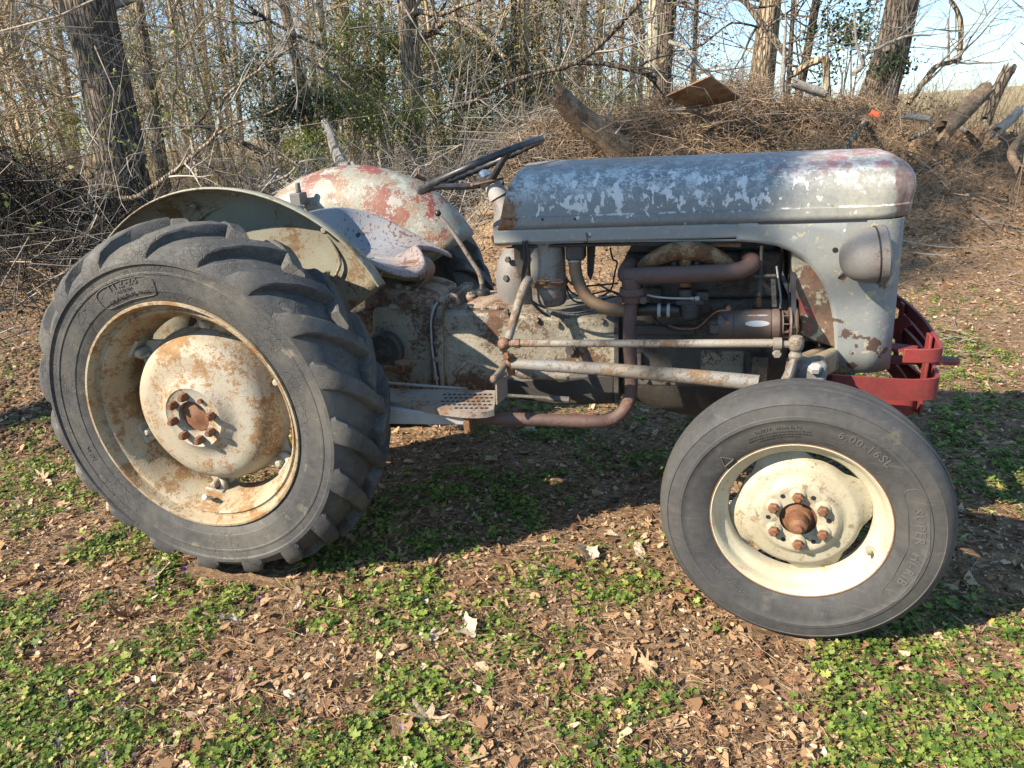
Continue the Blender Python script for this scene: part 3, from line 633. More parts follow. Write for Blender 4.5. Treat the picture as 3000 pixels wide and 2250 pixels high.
# skirt and front cowl: one pressed sheet with the arched cut-out
arch = [(1590, 519), (1603, 520), (1640, 523), (1677, 529), (1708, 541), (1734, 556), (1752, 573), (1766, 591), (1778, 609), (1787, 629), (1795, 655), (1800, 679), (1804, 712), (1806, 746), (1805, 807)]
archp = [D(x, y, -HY) for x, y in arch]
ax = np.array([p[0] for p in archp]); az = np.array([p[2] for p in archp])
for side in (-1, 1):
    top = 1.060; rows = []
    xs = list(np.linspace(0.868, ax[0], 14))+list(np.interp(np.linspace(0, 1, 40), np.linspace(0, 1, len(ax)), ax))
    zs = [1.008]*14+list(np.interp(np.linspace(0, 1, 40), np.linspace(0, 1, len(ax)), az))
    xs += [1.93, 1.95, 1.97, 1.985, 2.0, 2.015, 2.03, 2.04]; zs += [0.598]*8
    for x, zb in zip(xs, zs):
        row = []
        for z in [zb+(1.047-zb)*f for f in (0, 0.15, 0.3, 0.5, 0.7, 0.85, 1.0)]+([1.0495, 1.060] if x < 1.9 else [1.0474, 1.0478]):
            xe = x
            if x > 1.92: xe = 1.92+(x-1.92)*(xfront(min(z, 1.044))-1.92)/(2.040-1.92)
            d = max(0, (xe-1.99)/0.06); yk = HY-0.030*d**2-(0.004 if z > 1.049 else 0)
            # rolled lower edge along the skirt
            row.append(V(xe, side*yk, z))
        rows.append(row)
    # front return of the cowl towards the grille
    last = rows[-1]; rows.append([p+V(0.012, -side*0.012, 0) for p in last]); rows.append([p+V(0.016, -side*0.045, 0) for p in last]); rows.append([p+V(0.014, -side*0.13, 0) for p in last])
    b = MB(); b.grid(rows); cw = b.build('side_cowl', M_COWL, T, sharp=60); m_ = cw.modifiers.new('solid', 'SOLIDIFY'); m_.thickness = 0.003; m_.offset = 0
    if side < 0:
        # folded rim of the arch and of the skirt's lower edge
        pts = [V(0.872, -HY+0.006, 1.006), V(1.2, -HY+0.006, 1.006)]+[p+V(0, 0.005, 0) for p in archp]
        b = MB(); b.tube(pts, 0.0035, n=6); b.build('folded_edge', M_COWL, cw)
        p = D(1804, 540, -HY-0.002); b = MB(); b.tube([p, p+V(0, -0.0012, 0)], 0.0075, n=14); b.build('bolt_hole', M_BLACK, cw)
        b = MB(); P = [D(1690, 489, -HY-0.001), D(1712, 487, -HY-0.001)]
    b = MB(); P = [V(0.862, side*(HY-0.01), 1.03), V(0.866, side*(HY-0.012), 1.008), V(0.885, side*(HY-0.01), 0.998), V(0.93, side*(HY-0.004), 1.001)]
    b.strap(P, 0.03, 0.004, (0, 1, 0), smooth=4); b.build('rear_lip', M_RUST, cw)
# grille bars at the front
for k in range(17):
    y = -0.08+k*0.01; b = MB(); b.box((2.044, y-0.002, 0.62), (2.049, y+0.002, 1.03)); b.build('grille_bar', M_BEAM, T)
# ---------------------------------------------------------------- headlamp
for side in (-1, 1):
    c = D(1889, 551, -0.306); c = V(c[0], side*0.306, c[2])
    b = MB(); pr = []
    for k in range(13):
        a = k/12*math.pi/2; pr.append((-0.088*math.cos(a), 0.076*math.sin(a)**0.85))
    pr += [(0.005, 0.0765), (0.006, 0.079), (0.024, 0.079), (0.029, 0.075), (0.029, 0.0)]
    rot = np.array([[0, 1, 0], [1, 0, 0], [0, 0, 1]], float)
    tl = R(6); rt2 = np.array([[math.cos(tl), 0, -math.sin(tl)], [0, 1, 0], [math.sin(tl), 0, math.cos(tl)]])
    b.lathe(pr, n=48, at=c, rot=rt2 @ rot)
    lamp = b.build('headlamp', M_LAMP, T, sharp=30)
    b = MB(); b.lathe([(0.0, 0.0765), (0.0005, 0.0788), (0.0030, 0.0788), (0.0035, 0.0765)], n=48, at=c, rot=rt2 @ rot); b.build('rim_joint', M_BLACK, lamp)
    b = MB(); b.tube([c+V(-0.02, -side*0.05, -0.03), c+V(-0.03, -side*0.085, -0.045)], 0.016, n=10); b.build('bracket', M_COWL, lamp)
    if side < 0:
        q = D(1822, 590, -0.24); b = MB(); b.tube([q, q+V(-0.008, 0.0, -0.010), q+V(-0.010, 0.010, -0.016)], 0.0035, n=6, smooth=3); b.build('lamp_wire', M_BLACK, lamp)
# ---------------------------------------------------------------- radiator shroud, fan belt
b = MB(); poly = [(1709, 538), (1790, 545), (1800, 640), (1822, 700), (1822, 758), (1760, 738), (1730, 722), (1729, 652), (1712, 640)]
b.prism([(D(x, y, -0.205)[0], D(x, y, -0.205)[2]) for x, y in poly], -0.205, 0.205); b.build('radiator', M_SHROUD, T, bevel=0.006)
# ---------------------------------------------------------------- engine
EY = -0.145
b = MB(); x0 = D(1336, 700, EY)[0]; x1 = D(1706, 700, EY)[0]
b.box((x0, EY, 0.50), (x1, -EY, 0.80)); b.box((x0+0.02, EY+0.015, 0.80), (x1-0.03, -EY-0.015, 0.945)); b.box((x0+0.035, EY+0.05, 0.94), (x1-0.05, -EY-0.05, 1.0))
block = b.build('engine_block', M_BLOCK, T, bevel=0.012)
for px_, py_, w_, h_, d_ in ((1640, 795, 44, 24, 0.03), (1378, 784, 20, 50, 0.025), (1400, 640, 60, 40, 0.01), (1560, 790, 90, 70, 0.006), (1425, 712, 150, 22, 0.012)):
    c = D(px_, py_, EY); s_ = scale_at(c); b = MB(); b.box((c[0]-w_/2/s_, EY-d_, c[2]-h_/2/s_), (c[0]+w_/2/s_, EY+0.01, c[2]+h_/2/s_)); b.build('block_boss', M_BLOCK if w_ != 90 else M_CAST, T, bevel=0.006)
b = MB(); rows = []                                  # sump, deeper in the middle
for x, zb in ((x0, 0.46), (x0+0.06, 0.43), (x0+0.15, 0.40), (x0+0.24, 0.385), (x0+0.32, 0.39), (x1-0.05, 0.44), (x1, 0.49)):
    rows.append([V(x, EY*0.98, 0.515), V(x, EY*0.95, zb+0.04), V(x, EY*0.75, zb), V(x, -EY*0.75, zb), V(x, -EY*0.95, zb+0.04), V(x, -EY*0.98, 0.515)])
b.grid(rows); b.add(rows[0], [(0, 1, 2, 3, 4, 5)]); b.add(rows[-1], [(5, 4, 3, 2, 1, 0)]); b.build('oil_sump', M_SUMP, T)
for k in range(7):
    p = V(x0+0.03+k*0.062, EY-0.002, 0.525); b = MB(); b.hexbolt(p+V(0, 0.004, 0), (0, -1, 0), 0.009, 0.012); b.build('sump_bolt', M_BLOCK, T)
# plugs and hose of the far side: dark things under the hood
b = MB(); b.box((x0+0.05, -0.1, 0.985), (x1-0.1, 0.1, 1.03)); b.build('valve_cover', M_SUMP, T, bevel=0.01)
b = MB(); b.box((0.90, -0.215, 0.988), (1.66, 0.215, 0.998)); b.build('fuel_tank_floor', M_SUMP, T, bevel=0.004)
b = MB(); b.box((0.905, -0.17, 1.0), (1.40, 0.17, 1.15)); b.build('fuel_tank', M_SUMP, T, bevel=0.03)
# exhaust manifold: log manifold with a down outlet
EXY = -0.262
def d2(pts, yy): return [D(x, y, q) for (x, y), q in zip(pts, yy)]
mp = d2([(1372, 566), (1358, 574), (1351, 592), (1366, 597), (1430, 594.5), (1520, 591), (1580, 587), (1610, 580), (1626, 567), (1612, 556)], [-0.15, -0.20, -0.245, -0.265, EXY, EXY, EXY, -0.25, -0.215, -0.14])
b = MB(); b.tube(mp, [0.021, 0.023, 0.025, 0.027, 0.0265, 0.026, 0.026, 0.0255, 0.025, 0.024], n=14, smooth=4); man = b.build('exhaust_manifold', M_EXH, T)
p = D(1362, 600, -0.268); q = D(1364, 622, -0.268); b = MB(); b.tube([p, q], [0.027, 0.029], n=14); b.build('outlet_neck', M_EXH, man)
c = D(1365.5, 636, -0.268)
b = MB(); b.lathe([(-0.022, 0.0), (-0.022, 0.037), (-0.003, 0.040), (-0.002, 0.036), (0.002, 0.036), (0.003, 0.041), (0.02, 0.036), (0.02, 0.0)], n=24, at=c, rot=np.array([[1, 0, 0], [0, 0, 1], [0, -1, 0]], float)); b.build('flange', M_EXH, man)
for s_ in (-1, 1):
    p = c+V(s_*0.036, -0.022, -0.012); b = MB(); b.hexbolt(p, (0, -1, 0), 0.012, 0.012); b.tube([p+V(0, 0.03, 0), p], 0.011, n=8); b.build('flange_bolt', M_EXH, man)
dp = [(1364, 650), (1361, 690), (1360, 740), (1363, 790), (1363.5, 832), (1360, 862), (1344, 890), (1318, 907), (1280, 911), (1194, 908), (1100, 904.5), (1016, 901)]
yy = [-0.268, -0.275, -0.285, -0.30, -0.315, -0.33, -0.345, -0.36, -0.38, -0.40, -0.42, -0.43]
b = MB(); b.tube(d2(dp, yy), [0.0205]*12, n=16, smooth=5); b.build('exhaust_pipe', M_EXH, T)
# intake manifold arch
Z5 = lambda x, y: (1253.5+x*0.2667, 479.3+y*0.2667)
ar = [Z5(*q) for q in ((500, 378), (600, 300), (740, 245), (860, 232), (980, 245), (1120, 300), (1225, 375))]
b = MB(); b.tube(d2(ar, [-0.20, -0.215, -0.225, -0.228, -0.225, -0.215, -0.20]), [0.022, 0.025, 0.028, 0.030, 0.028, 0.025, 0.022], n=14, smooth=4); im = b.build('intake_manifold', M_INTAKE, T)
b = MB(); b.tube([D(*Z5(855, 250), -0.226), D(*Z5(850, 350), -0.226), D(*Z5(850, 520), -0.226)], [0.021, 0.018, 0.018], n=12); b.build('riser', M_INTAKE, im)
p = D(*Z5(850, 262), -0.252); b = MB(); b.tube([p+V(0, 0.01, 0), p], 0.012, n=16); b.build('plug_boss', M_INTAKE, im); b = MB(); b.tube([p, p+V(0, -0.002, 0)], 0.007, n=14); b.build('plug', M_BLACK, im)
for q in ((760, 350), (945, 350)):
    p = D(*Z5(*q), -0.225); b = MB(); b.tube([p+V(0, 0, 0.012), p-V(0, 0, 0.02)], 0.008, n=8); b.build('clamp_stud', M_BLOCK, im)
# carburettor
c = D(*Z5(880, 690), -0.232); s_ = scale_at(c)
b = MB(); b.tube([D(*Z5(895, 790), -0.232), D(*Z5(895, 770), -0.232), D(*Z5(890, 650), -0.232)], [0.018, 0.030, 0.033], n=16)
b.box((-0.042, -0.026, -0.008), (0.042, 0.026, 0.008), at=D(*Z5(890, 640), -0.232)); b.box((-0.016, -0.02, -0.012), (0.02, 0.02, 0.016), at=D(*Z5(985, 600), -0.23)); b.tube([D(*Z5(850, 640), -0.232), D(*Z5(850, 540), -0.23)], [0.026, 0.022], n=12)
carb = b.build('carburettor', M_SUMP, T, bevel=0.004)
b = MB(); b.tube([D(1352, 672, -0.235), D(*Z5(560, 705), -0.235), D(*Z5(800, 720), -0.235)], [0.019, 0.0195, 0.020], n=14); b.build('intake_hose', M_BLACK, carb)
for zx in (640, 715):
    p = D(*Z5(zx, 715), -0.235); b = MB(); b.lathe([(-0.005, 0.020), (-0.005, 0.022), (0.005, 0.022), (0.005, 0.020)], n=20, at=p, rot=np.array([[0, 1, 0], [1, 0, 0], [0, 0, 1]], float)); b.box((-0.004, -0.024, -0.006), (0.004, -0.016, 0.006), at=p); b.build('hose_clamp', M_BEAM, carb)
b = MB(); b.tube(d2([Z5(*q) for q in ((540, 590), (600, 605), (700, 616), (820, 620), (890, 620))], [-0.26]*5), 0.0033, n=8, smooth=3); b.tube(d2([Z5(890, 620), Z5(925, 622)], [-0.26]*2), 0.0055, n=6); b.tube(d2([Z5(930, 622), Z5(965, 620)], [-0.26]*2), 0.0075, n=8); b.build('fuel_line', M_BEAM, carb)
# generator, its pulley and belt
gl, gr = D(1549, 702, -0.262), D(1686, 701, -0.262); ga = (gr-gl); ga[1] = 0; L = np.linalg.norm(ga); ga /= L
rotx = np.array([[0, ga[0], 0], [1, 0, 0], [0, ga[2], 1]], float)
rotx = np.stack([V(-ga[2], 0, ga[0]), ga, V(0, 1, 0)], 1)
b = MB(); b.lathe([(0, 0.0), (0.0, 0.040), (0.004, 0.045), (0.045, 0.046), (0.047, 0.0435), (0.051, 0.046), (L-0.03, 0.046), (L-0.028, 0.043), (L-0.022, 0.047), (L-0.006, 0.047), (L, 0.040), (L, 0.0)], n=36, at=gl, rot=rotx); gen = b.build('generator', M_GEN, T, sharp=40)
b = MB(); b.tube([gl, gl-ga*0.018, gl-ga*0.022], [0.022, 0.020, 0.012], n=14); b.box((-0.02, -0.05, -0.01), (0.004, -0.03, 0.012), at=gl); b.build('end_bearing', M_GEN, gen)
b = MB(); b.lathe([(L+0.002, 0.016), (L+0.002, 0.040), (L+0.005, 0.042), (L+0.006, 0.016)], n=28, at=gl, rot=rotx)
for k in range(10):
    a = k*0.628; u = rotx @ V(math.cos(a), 0, math.sin(a)); b.box((-0.008, -0.0015, -0.012), (0.008, 0.0015, 0.012), rot=np.stack([ga, np.cross(ga, u), u], 1), at=gl+ga*(L+0.012)+u*0.03)
b.lathe([(L+0.022, 0.0), (L+0.022, 0.050), (L+0.027, 0.052), (L+0.031, 0.040), (L+0.035, 0.040), (L+0.040, 0.052), (L+0.044, 0.050), (L+0.044, 0.0)], n=32, at=gl, rot=rotx); b.build('fan_pulley', M_GEN, gen)
pc = gl+ga*(L+0.033); up = V(pc[0]-0.004, -0.03, pc[2]+0.30)
b = MB(); pts = []
for k in range(9): a = R(180+k*22.5); pts.append(pc+V(0, 0.047*math.cos(a), 0.047*math.sin(a)))
for k in range(9): a = R(0+k*22.5); pts.append(up+V(0, 0.05*math.cos(a), 0.05*math.sin(a)))
b.strap(pts+[pts[0]], 0.013, 0.009, (1, 0, 0)); b.build('fan_belt', M_BLACK, T)
c = D(1636, 686.5, -0.30); sx = 1/scale_at(c)
b = MB(); P = []
for k in range(36):                                  # oval sticker lying on the casing
    a = 2*math.pi*k/36; u = 25*sx*math.cos(a); th = R(-38)+0.19*math.sin(a)
    base = gl+ga*((c-gl) @ ga+u); P.append(base+0.0466*V(0, -math.cos(th+R(58)), math.sin(th+R(58))))
b.add(P, [tuple(range(36))]); b.build('oval_label', M_LABEL, gen)
b = MB(); P = []
for k in range(24):
    a = 2*math.pi*k/24; u = 22*sx*math.cos(a); th = R(52)+0.07*math.sin(a); base = gl+ga*((c-gl) @ ga+u); P.append(base+0.0466*V(0, -math.cos(th), math.sin(th)))
b.add(P, [tuple(range(24))]); b.build('maker_plate', M_BEAM, gen)
for z5 in ((1200, 700), (1195, 815)):
    p = D(*Z5(*z5), -0.30); b = MB(); b.tube([p+V(0, 0.02, 0), p], 0.0055, n=6); b.tube([p, p+V(0, -0.006, 0)], 0.0075, n=6); b.build('terminal', M_COPPER, gen)
b = MB(); b.tube(d2([Z5(*q) for q in ((1195, 715), (1110, 725), (1050, 770), (980, 835), (920, 865), (800, 865), (715, 835))], [-0.305, -0.30, -0.27, -0.25, -0.24, -0.22, -0.20]), 0.0026, n=6, smooth=4)
b.build('cable', M_COPPER, T)
b = MB(); b.tube(d2([Z5(*q) for q in ((1190, 790), (1130, 740), (1060, 775), (990, 845), (900, 880), (750, 878), (660, 830), (590, 770))], [-0.305, -0.30, -0.28, -0.25, -0.24, -0.22, -0.20, -0.18]), 0.0026, n=6, smooth=4); b.build('cable', M_BLACK, T)
# adjusting strap and throttle rods in front of the block
b = MB(); b.strap(d2([Z5(1560, 430), Z5(1565, 560), Z5(1572, 690)], [-0.225, -0.23, -0.25]), 0.013, 0.004, (1, 0, 0)); b.build('generator_strap', M_BLOCK, T)
b = MB(); b.tube(d2([Z5(1400, 442), Z5(1580, 436)], [-0.23, -0.228]), 0.0055, n=8); b.build('control_rod', M_BLOCK, T)
b = MB(); b.tube(d2([Z5(1470, 190), Z5(1465, 330), Z5(1455, 480), Z5(1450, 600)], [-0.22]*4), [0.005, 0.005, 0.007, 0.0075], n=8); sp = b.build('governor_rod', M_BLOCK, T)
b = MB(); P = [D(*Z5(1447+18*math.cos(k*0.9), 610+k*1.8), -0.22+0.006*math.sin(k*0.9)) for k in range(44)]; b.tube(P, 0.0018, n=5); b.build('governor_spring', M_RUST, T)
b = MB(); b.tube(d2([Z5(1590, 360), Z5(1605, 480), Z5(1622, 600), Z5(1620, 700)], [-0.21]*4), 0.003, n=6, smooth=3); b.build('control_wire', M_BEAM, T)
# ---------------------------------------------------------------- air cleaner
c = D(1183, 560, -0.160); s_ = scale_at(c); cx = c[0]
zt, zc, zb = D(1183, 516, -0.160)[2], D(1183, 609, -0.160)[2], D(1183, 657, -0.160)[2]
rv = np.array([[1, 0, 0], [0, 0, 1], [0, -1, 0]], float)
def vlathe(b, prof, cx, cy, n=32): return b.lathe([(-z, r) for z, r in prof], n=n, at=(cx, cy, 0), rot=np.array([[1, 0, 0], [0, 0, 1], [0, -1, 0]], float))
b = MB(); vlathe(b, [(zt+0.02, 0.0), (zt+0.02, 0.0575), (zc+0.012, 0.0575), (zc+0.008, 0.060), (zc+0.002, 0.060)], cx, -0.160); can = b.build('air_cleaner', M_CAN, T, sharp=40)
b = MB(); vlathe(b, [(zc-0.002, 0.0595), (zc-0.008, 0.0605), (zc-0.012, 0.057), (zb+0.012, 0.056), (zb+0.003, 0.050), (zb, 0.044), (zb, 0.0)], cx, -0.160); b.build('oil_cup', M_CAN, can)
b = MB(); vlathe(b, [(zc+0.008, 0.061), (zc+0.008, 0.0635), (zc-0.006, 0.0635), (zc-0.006, 0.061)], cx, -0.160); b.build('clamp_band', M_RUST, can)
b = MB(); b.tube(d2([(1158, 606), (1178, 607), (1192, 606), (1214, 605), (1217, 608), (1210, 611), (1192, 610)], [-0.228]*7), 0.0035, n=6); b.box((-0.008, -0.004, -0.008), (0.008, 0.006, 0.008), at=D(1172, 608, -0.226)); b.build('clamp_latch', M_RUST, can)
# hood bracket and air hose
b = MB(); c1 = D(1244, 540, -0.17); b.box((-0.03, -0.03, -0.03), (0.03, 0.03, 0.05), at=c1); b.build('air_duct', M_BLOCK, T, bevel=0.008)
hp = [(1241, 548), (1241.5, 565), (1244, 590), (1254, 620), (1272, 646), (1298, 662), (1325, 669), (1356, 671.5)]
b = MB(); b.tube(d2(hp, [-0.17, -0.175, -0.18, -0.19, -0.20, -0.21, -0.22, -0.232]), [0.0205]*8, n=14, smooth=4); hose = b.build('air_hose', M_HOSE, T)
p = D(1241.5, 557, -0.173); b = MB(); vlathe(b, [(p[2]+0.012, 0.0205), (p[2]+0.012, 0.0235), (p[2]-0.01, 0.0235), (p[2]-0.01, 0.0205)], p[0], p[1], n=20); b.build('hose_clamp', M_BEAM, hose)
b = MB(); b.prism([(D(x, y, -0.12)[0], D(x, y, -0.12)[2]) for x, y in ((1268, 520), (1287, 520), (1282, 590), (1276, 606), (1269, 592))], -0.125, -0.115); b.build('hanging_bracket', M_SUMP, T)
b = MB(); b.strap(d2([(1255, 524), (1420, 524), (1600, 527)], [-0.19]*3), 0.03, 0.014, (0, 1, 0)); b.build('hood_rail', M_RUST, T)
# loose wiring
for k, pts in enumerate(([(1137, 520), (1139, 560), (1131, 600), (1134, 632), (1152, 656), (1176, 678), (1190, 683)], [(1130, 520), (1133, 555), (1127, 612), (1140, 640), (1165, 660), (1200, 671), (1238, 676), (1285, 668)],
                         [(1190, 683), (1182, 672), (1188, 668), (1215, 677), (1250, 680), (1290, 672)], [(1222, 612), (1235, 632), (1262, 640), (1310, 628), (1340, 636)], [(1222, 620), (1240, 650), (1275, 652), (1330, 640)],
                         [(1318, 535), (1324, 560), (1333, 566), (1328, 590), (1320, 625), (1300, 640)], [(1290, 612), (1310, 624), (1342, 640)], [(1225, 604), (1250, 618), (1335, 612)])):
    b = MB(); b.tube(d2(pts, [-0.245-0.004*k if k < 3 else -0.10]*len(pts)), 0.005 if k == 0 else 0.0032, n=6, smooth=4); b.build('cable', M_BLACK if k != 2 else M_BLOCK, T)
# ---------------------------------------------------------------- transmission housing
TY = -0.165
def pz(x, y, yy=TY): p = D(x, y, yy); return (p[0], p[2])
poly = [pz(*q) for q in ((951, 672), (1000, 674), (1100, 676), (1200, 684), (1335, 690), (1337, 868), (1200, 872), (1120, 858), (1060, 846), (951, 846))]
b = MB(); b.prism(poly, TY, -TY); trans = b.build('transmission_case', M_CAST, T, bevel=0.014)
b = MB(); b.prism([pz(*q, TY-0.008) for q in ((1072, 822), (1150, 815), (1260, 808), (1330, 806), (1330, 874), (1200, 877), (1120, 864), (1078, 850))], TY-0.008, -TY+0.008); b.build('dark_case_plate', M_SUMP, T, bevel=0.012)  # dark plate added over the lower part of the case
poly = [pz(*q) for q in ((800, 668), (850, 664), (905, 668), (930, 674), (930, 846), (800, 846))]
b = MB(); b.prism(poly, TY+0.01, -TY-0.01); b.build('rear_case', M_CAST, T, bevel=0.014)
for px_, w_ in ((936, 11), (948, 12)):
    c = D(px_, 755, TY-0.018); b = MB(); b.prism([pz(px_-w_/2, 660, TY-0.015), pz(px_+w_/2, 660, TY-0.015), pz(px_+w_/2+6, 848, TY-0.015), pz(px_-w_/2+6, 848, TY-0.015)], TY-0.02, -TY+0.02); b.build('joint_flange', M_CAST, T, bevel=0.004)
for py_ in (705, 738, 775, 815):
    p = D(944, py_, TY-0.022); b = MB(); b.hexbolt(p, (0, -1, 0), 0.011, 0.012); b.build('case_bolt', M_CAST, T)
c = D(1341, 770, TY); b = MB(); b.prism([pz(1327, 688), pz(1338, 688), pz(1338, 872), pz(1327, 872)], TY-0.012, -TY+0.012); b.build('joint_flange', M_BLOCK, T, bevel=0.003)
p = D(1234, 756, TY-0.002); b = MB(); b.tube([p, p+V(0, -0.006, 0)], 0.020, n=20); b.tube([p, p+V(0, -0.014, 0)], 0.012, n=18); b.build('drain_plug', M_BLOCK, T)
for q in ((1084, 758), (1205, 700), (1300, 692), (1095, 672), (1160, 690)):
    p = D(*q, TY-0.002); b = MB(); b.hexbolt(p, (0, -1, 0), 0.010, 0.012); b.build('case_bolt', M_CAST, T)
# brake back plate
c = D(830, 757, -0.20); b = MB(); b.lathe([(-0.018, 0.0), (-0.018, 0.028), (-0.008, 0.032), (-0.010, 0.060), (-0.004, 0.068), (0.02, 0.070)], n=36, at=c); bp_ = b.build('bearing_plate', M_BLOCK, T)
for k in range(6):
    a = k*math.pi/3+0.3; p = c+V(0.055*math.cos(a), -0.008, 0.055*math.sin(a)); b = MB(); b.hexbolt(p, (0, -1, 0), 0.008, 0.009); b.build('plate_bolt', M_BLOCK, bp_)
b = MB(); b.tube([c+V(0, -0.01, 0), c+V(0, -0.05, 0)], 0.012, n=12); b.build('cross_shaft', M_BLOCK, bp_)
# hydraulic cover behind the gear lever
poly = [pz(*q, -0.12) for q in ((790, 640), (812, 610), (850, 622), (905, 632), (938, 645), (942, 668), (790, 672))]
b = MB(); b.prism(poly, -0.14, 0.14); b.build('hydraulic_cover', M_CASTTOP, T, bevel=0.016)
for q in ((860, 618), (880, 622), (900, 626), (925, 636)):
    p = D(*q, -0.10); b = MB(); b.hexbolt(p-V(0, 0, 0.008), (0, 0, 1), 0.012, 0.016); b.build('cover_bolt', M_CASTTOP, T)
c = D(868, 650, -0.175); b = MB(); b.tube([c+V(0, 0.03, 0), c+V(0, -0.012, 0)], [0.024, 0.018], n=14); b.tube([c+V(0, 0, 0), c+V(0, -0.022, 0)], 0.012, n=6); b.box((-0.05, -0.004, -0.03), (0.05, 0.02, -0.012), at=c); b.build('shaft_boss', M_CAST, T, bevel=0.003)
b = MB(); b.tube(d2([(951, 655), (958, 644), (968, 640), (985, 642), (990, 656)], [-0.18, -0.16, -0.14, -0.13, -0.13]), 0.012, n=10, smooth=4, flat=(1.2, 0.8)); b.build('lift_arm', M_CASTTOP, T)
for k, (dx, col_) in enumerate(((0, M_BEAM), (4, M_BLACK))):
    b = MB(); b.tube(d2([(965+dx, 640), (944+dx, 655), (932+dx, 690), (934+dx, 750), (941+dx, 800), (946+dx, 838)], [-0.15, -0.18, -0.19, -0.192, -0.192, -0.19]), 0.0045, n=6, smooth=4); b.build('brake_cable', col_, T)
# gear lever cover
b = MB(); x0_, x1_ = D(969, 672, -0.13)[0], D(1100, 674, -0.13)[0]; zb_, zt_ = D(1030, 674, -0.13)[2], D(1030, 641, -0.03)[2]
rows = []
for f, s_ in ((0, 1), (0.12, 1), (0.14, 0.93), (0.6, 0.62), (0.9, 0.45), (1.0, 0.36)):
    z = zb_+(zt_-zb_)*f; cx_ = (x0_+x1_)/2+0.012*f; hx = (x1_-x0_)/2*s_; hy = 0.135*s_
    rows.append([V(cx_+hx*math.copysign(abs(math.cos(a))**0.6, math.cos(a)), hy*math.copysign(abs(math.sin(a))**0.6, math.sin(a)), z) for a in np.linspace(0, 2*math.pi, 33)[:-1]])
b.grid([list(r)+[r[0]] for r in rows]); b.add(rows[-1], [tuple(range(32))]); gcov = b.build('gearbox_cover', M_CASTTOP, T, sharp=50)
for q in ((974, 664), (995, 668), (1015, 669), (1045, 669), (1075, 667)):
    p = D(*q, -0.125); b = MB(); b.hexbolt(p, (0, 0, 1), 0.010, 0.012); b.build('cover_bolt', M_CASTTOP, gcov)
p = D(1016, 641, -0.03); b = MB(); b.tube([p-V(0, 0, 0.01), p+V(0, 0, 0.004), p+V(0, 0, 0.010)], [0.022, 0.022, 0.016], n=20); b.tube([p, p+V(0, 0, 0.016)], 0.011, n=6); b.build('filler_cap', M_CASTTOP, gcov)
p = D(1043.5, 640, 0.0); b = MB(); vlathe(b, [(p[2]-0.012, 0.024), (p[2]-0.004, 0.027), (p[2]+0.014, 0.0275), (p[2]+0.024, 0.024), (p[2]+0.030, 0.014), (p[2]+0.05, 0.008), (p[2]+0.05, 0.0)], p[0], 0.0, n=24); b.build('rubber_boot', M_BLACK, gcov)
b = MB(); b.tube(d2([(1043, 628), (1040, 607), (1034, 588), (1020, 566), (994, 525), (970, 490), (952, 469)], [0]*7), [0.009, 0.009, 0.0085, 0.008, 0.0075, 0.0065, 0.006], n=10, smooth=3); gl_ = b.build('gear_lever', M_ROD, T)
p = D(946, 461, 0); b = MB(); b.tube([p+0.0115*V(-math.sin(a)*0.55, 0, 0)*0+V(0, 0, -0.0115*math.cos(a)) for a in np.linspace(0, math.pi, 9)], [0.0115*max(0.05, math.sin(a)) for a in np.linspace(0, math.pi, 9)], n=14); b.build('knob', M_WHEELB, gl_, sharp=180)
# steering box: pale rounded casting behind the air cleaner
b = MB(); c = D(1106, 590, 0.02)
rows = []
for f, s_ in ((0.0, 0.80), (0.25, 0.98), (0.5, 1.0), (0.75, 0.86), (0.92, 0.55), (1.0, 0.2)):
    z = c[2]-0.125+0.23*f; rows.append([V(c[0]+0.022+0.080*s_*math.cos(a), c[1]+0.09*s_*math.sin(a), z) for a in np.linspace(0, 2*math.pi, 25)])
b.grid(rows); b.build('steering_box', M_LAMP, T, sharp=80)
for q in ((1098, 560), (1094, 600), (1125, 560)):
    p = D(*q, -0.06); b = MB(); b.hexbolt(p, (0, -1, 0), 0.011, 0.014); b.build('box_bolt', M_BLOCK, T)
b = MB(); b.prism([pz(x, y, -0.14) for x, y in ((1110, 515), (1138, 515), (1136, 570), (1122, 600), (1112, 560))], -0.145, -0.135); b.build('dash_bracket', M_SUMP, T)
# ---------------------------------------------------------------- steering linkage
b = MB(); b.tube(d2([(1142, 604), (1134, 617), (1120, 655), (1104, 712), (1097, 735)], [-0.24, -0.27, -0.31, -0.37, -0.395]), [0.016, 0.015, 0.0145, 0.013, 0.013], n=12); da = b.build('drop_arm', M_ROD, T)
p = D(1089, 743, -0.405)
def ball(b, c, r, ax=(0, -1, 0), n=16, fl=0.9):
    ax = np.array(ax, float); b.tube([np.array(c)-ax*r*fl*math.cos(a) for a in np.linspace(0, math.pi, 9)], [r*max(0.05, math.sin(a)) for a in np.linspace(0, math.pi, 9)], n=n)
b = MB(); ball(b, p, 0.021); b.tube([p, p+V(0.035, 0, 0.001)], [0.012, 0.0095], n=10); ball(b, p+V(0, -0.012, -0.002), 0.012); b.build('ball_joint', M_RUST, da, sharp=60)
b = MB(); b.tube(d2([(1106, 741.5), (1300, 742), (1500, 742), (1672, 741.5)], [-0.405, -0.44, -0.475, -0.51]), [0.0115]*4, n=14); dr = b.build('drag_link', M_ROD, T)
p = D(1118, 742, -0.41); b = MB(); b.hexbolt(p+V(-0.008, 0, 0), (1, 0, 0), 0.0155, 0.018); b.build('lock_nut', M_RUST, dr)
p = D(1679, 746, -0.512); b = MB(); b.tube([p+V(-0.010, 0, 0.004), p+V(0.010, 0, 0.004)], 0.0175, n=12); b.hexbolt(p+V(0, -0.004, -0.02), (0, -1, 0), 0.012, 0.014); b.tube([p+V(0.008, 0, 0.003), p+V(0.04, 0, 0.003)], 0.010, n=10); b.build('clamp', M_ROD, dr)
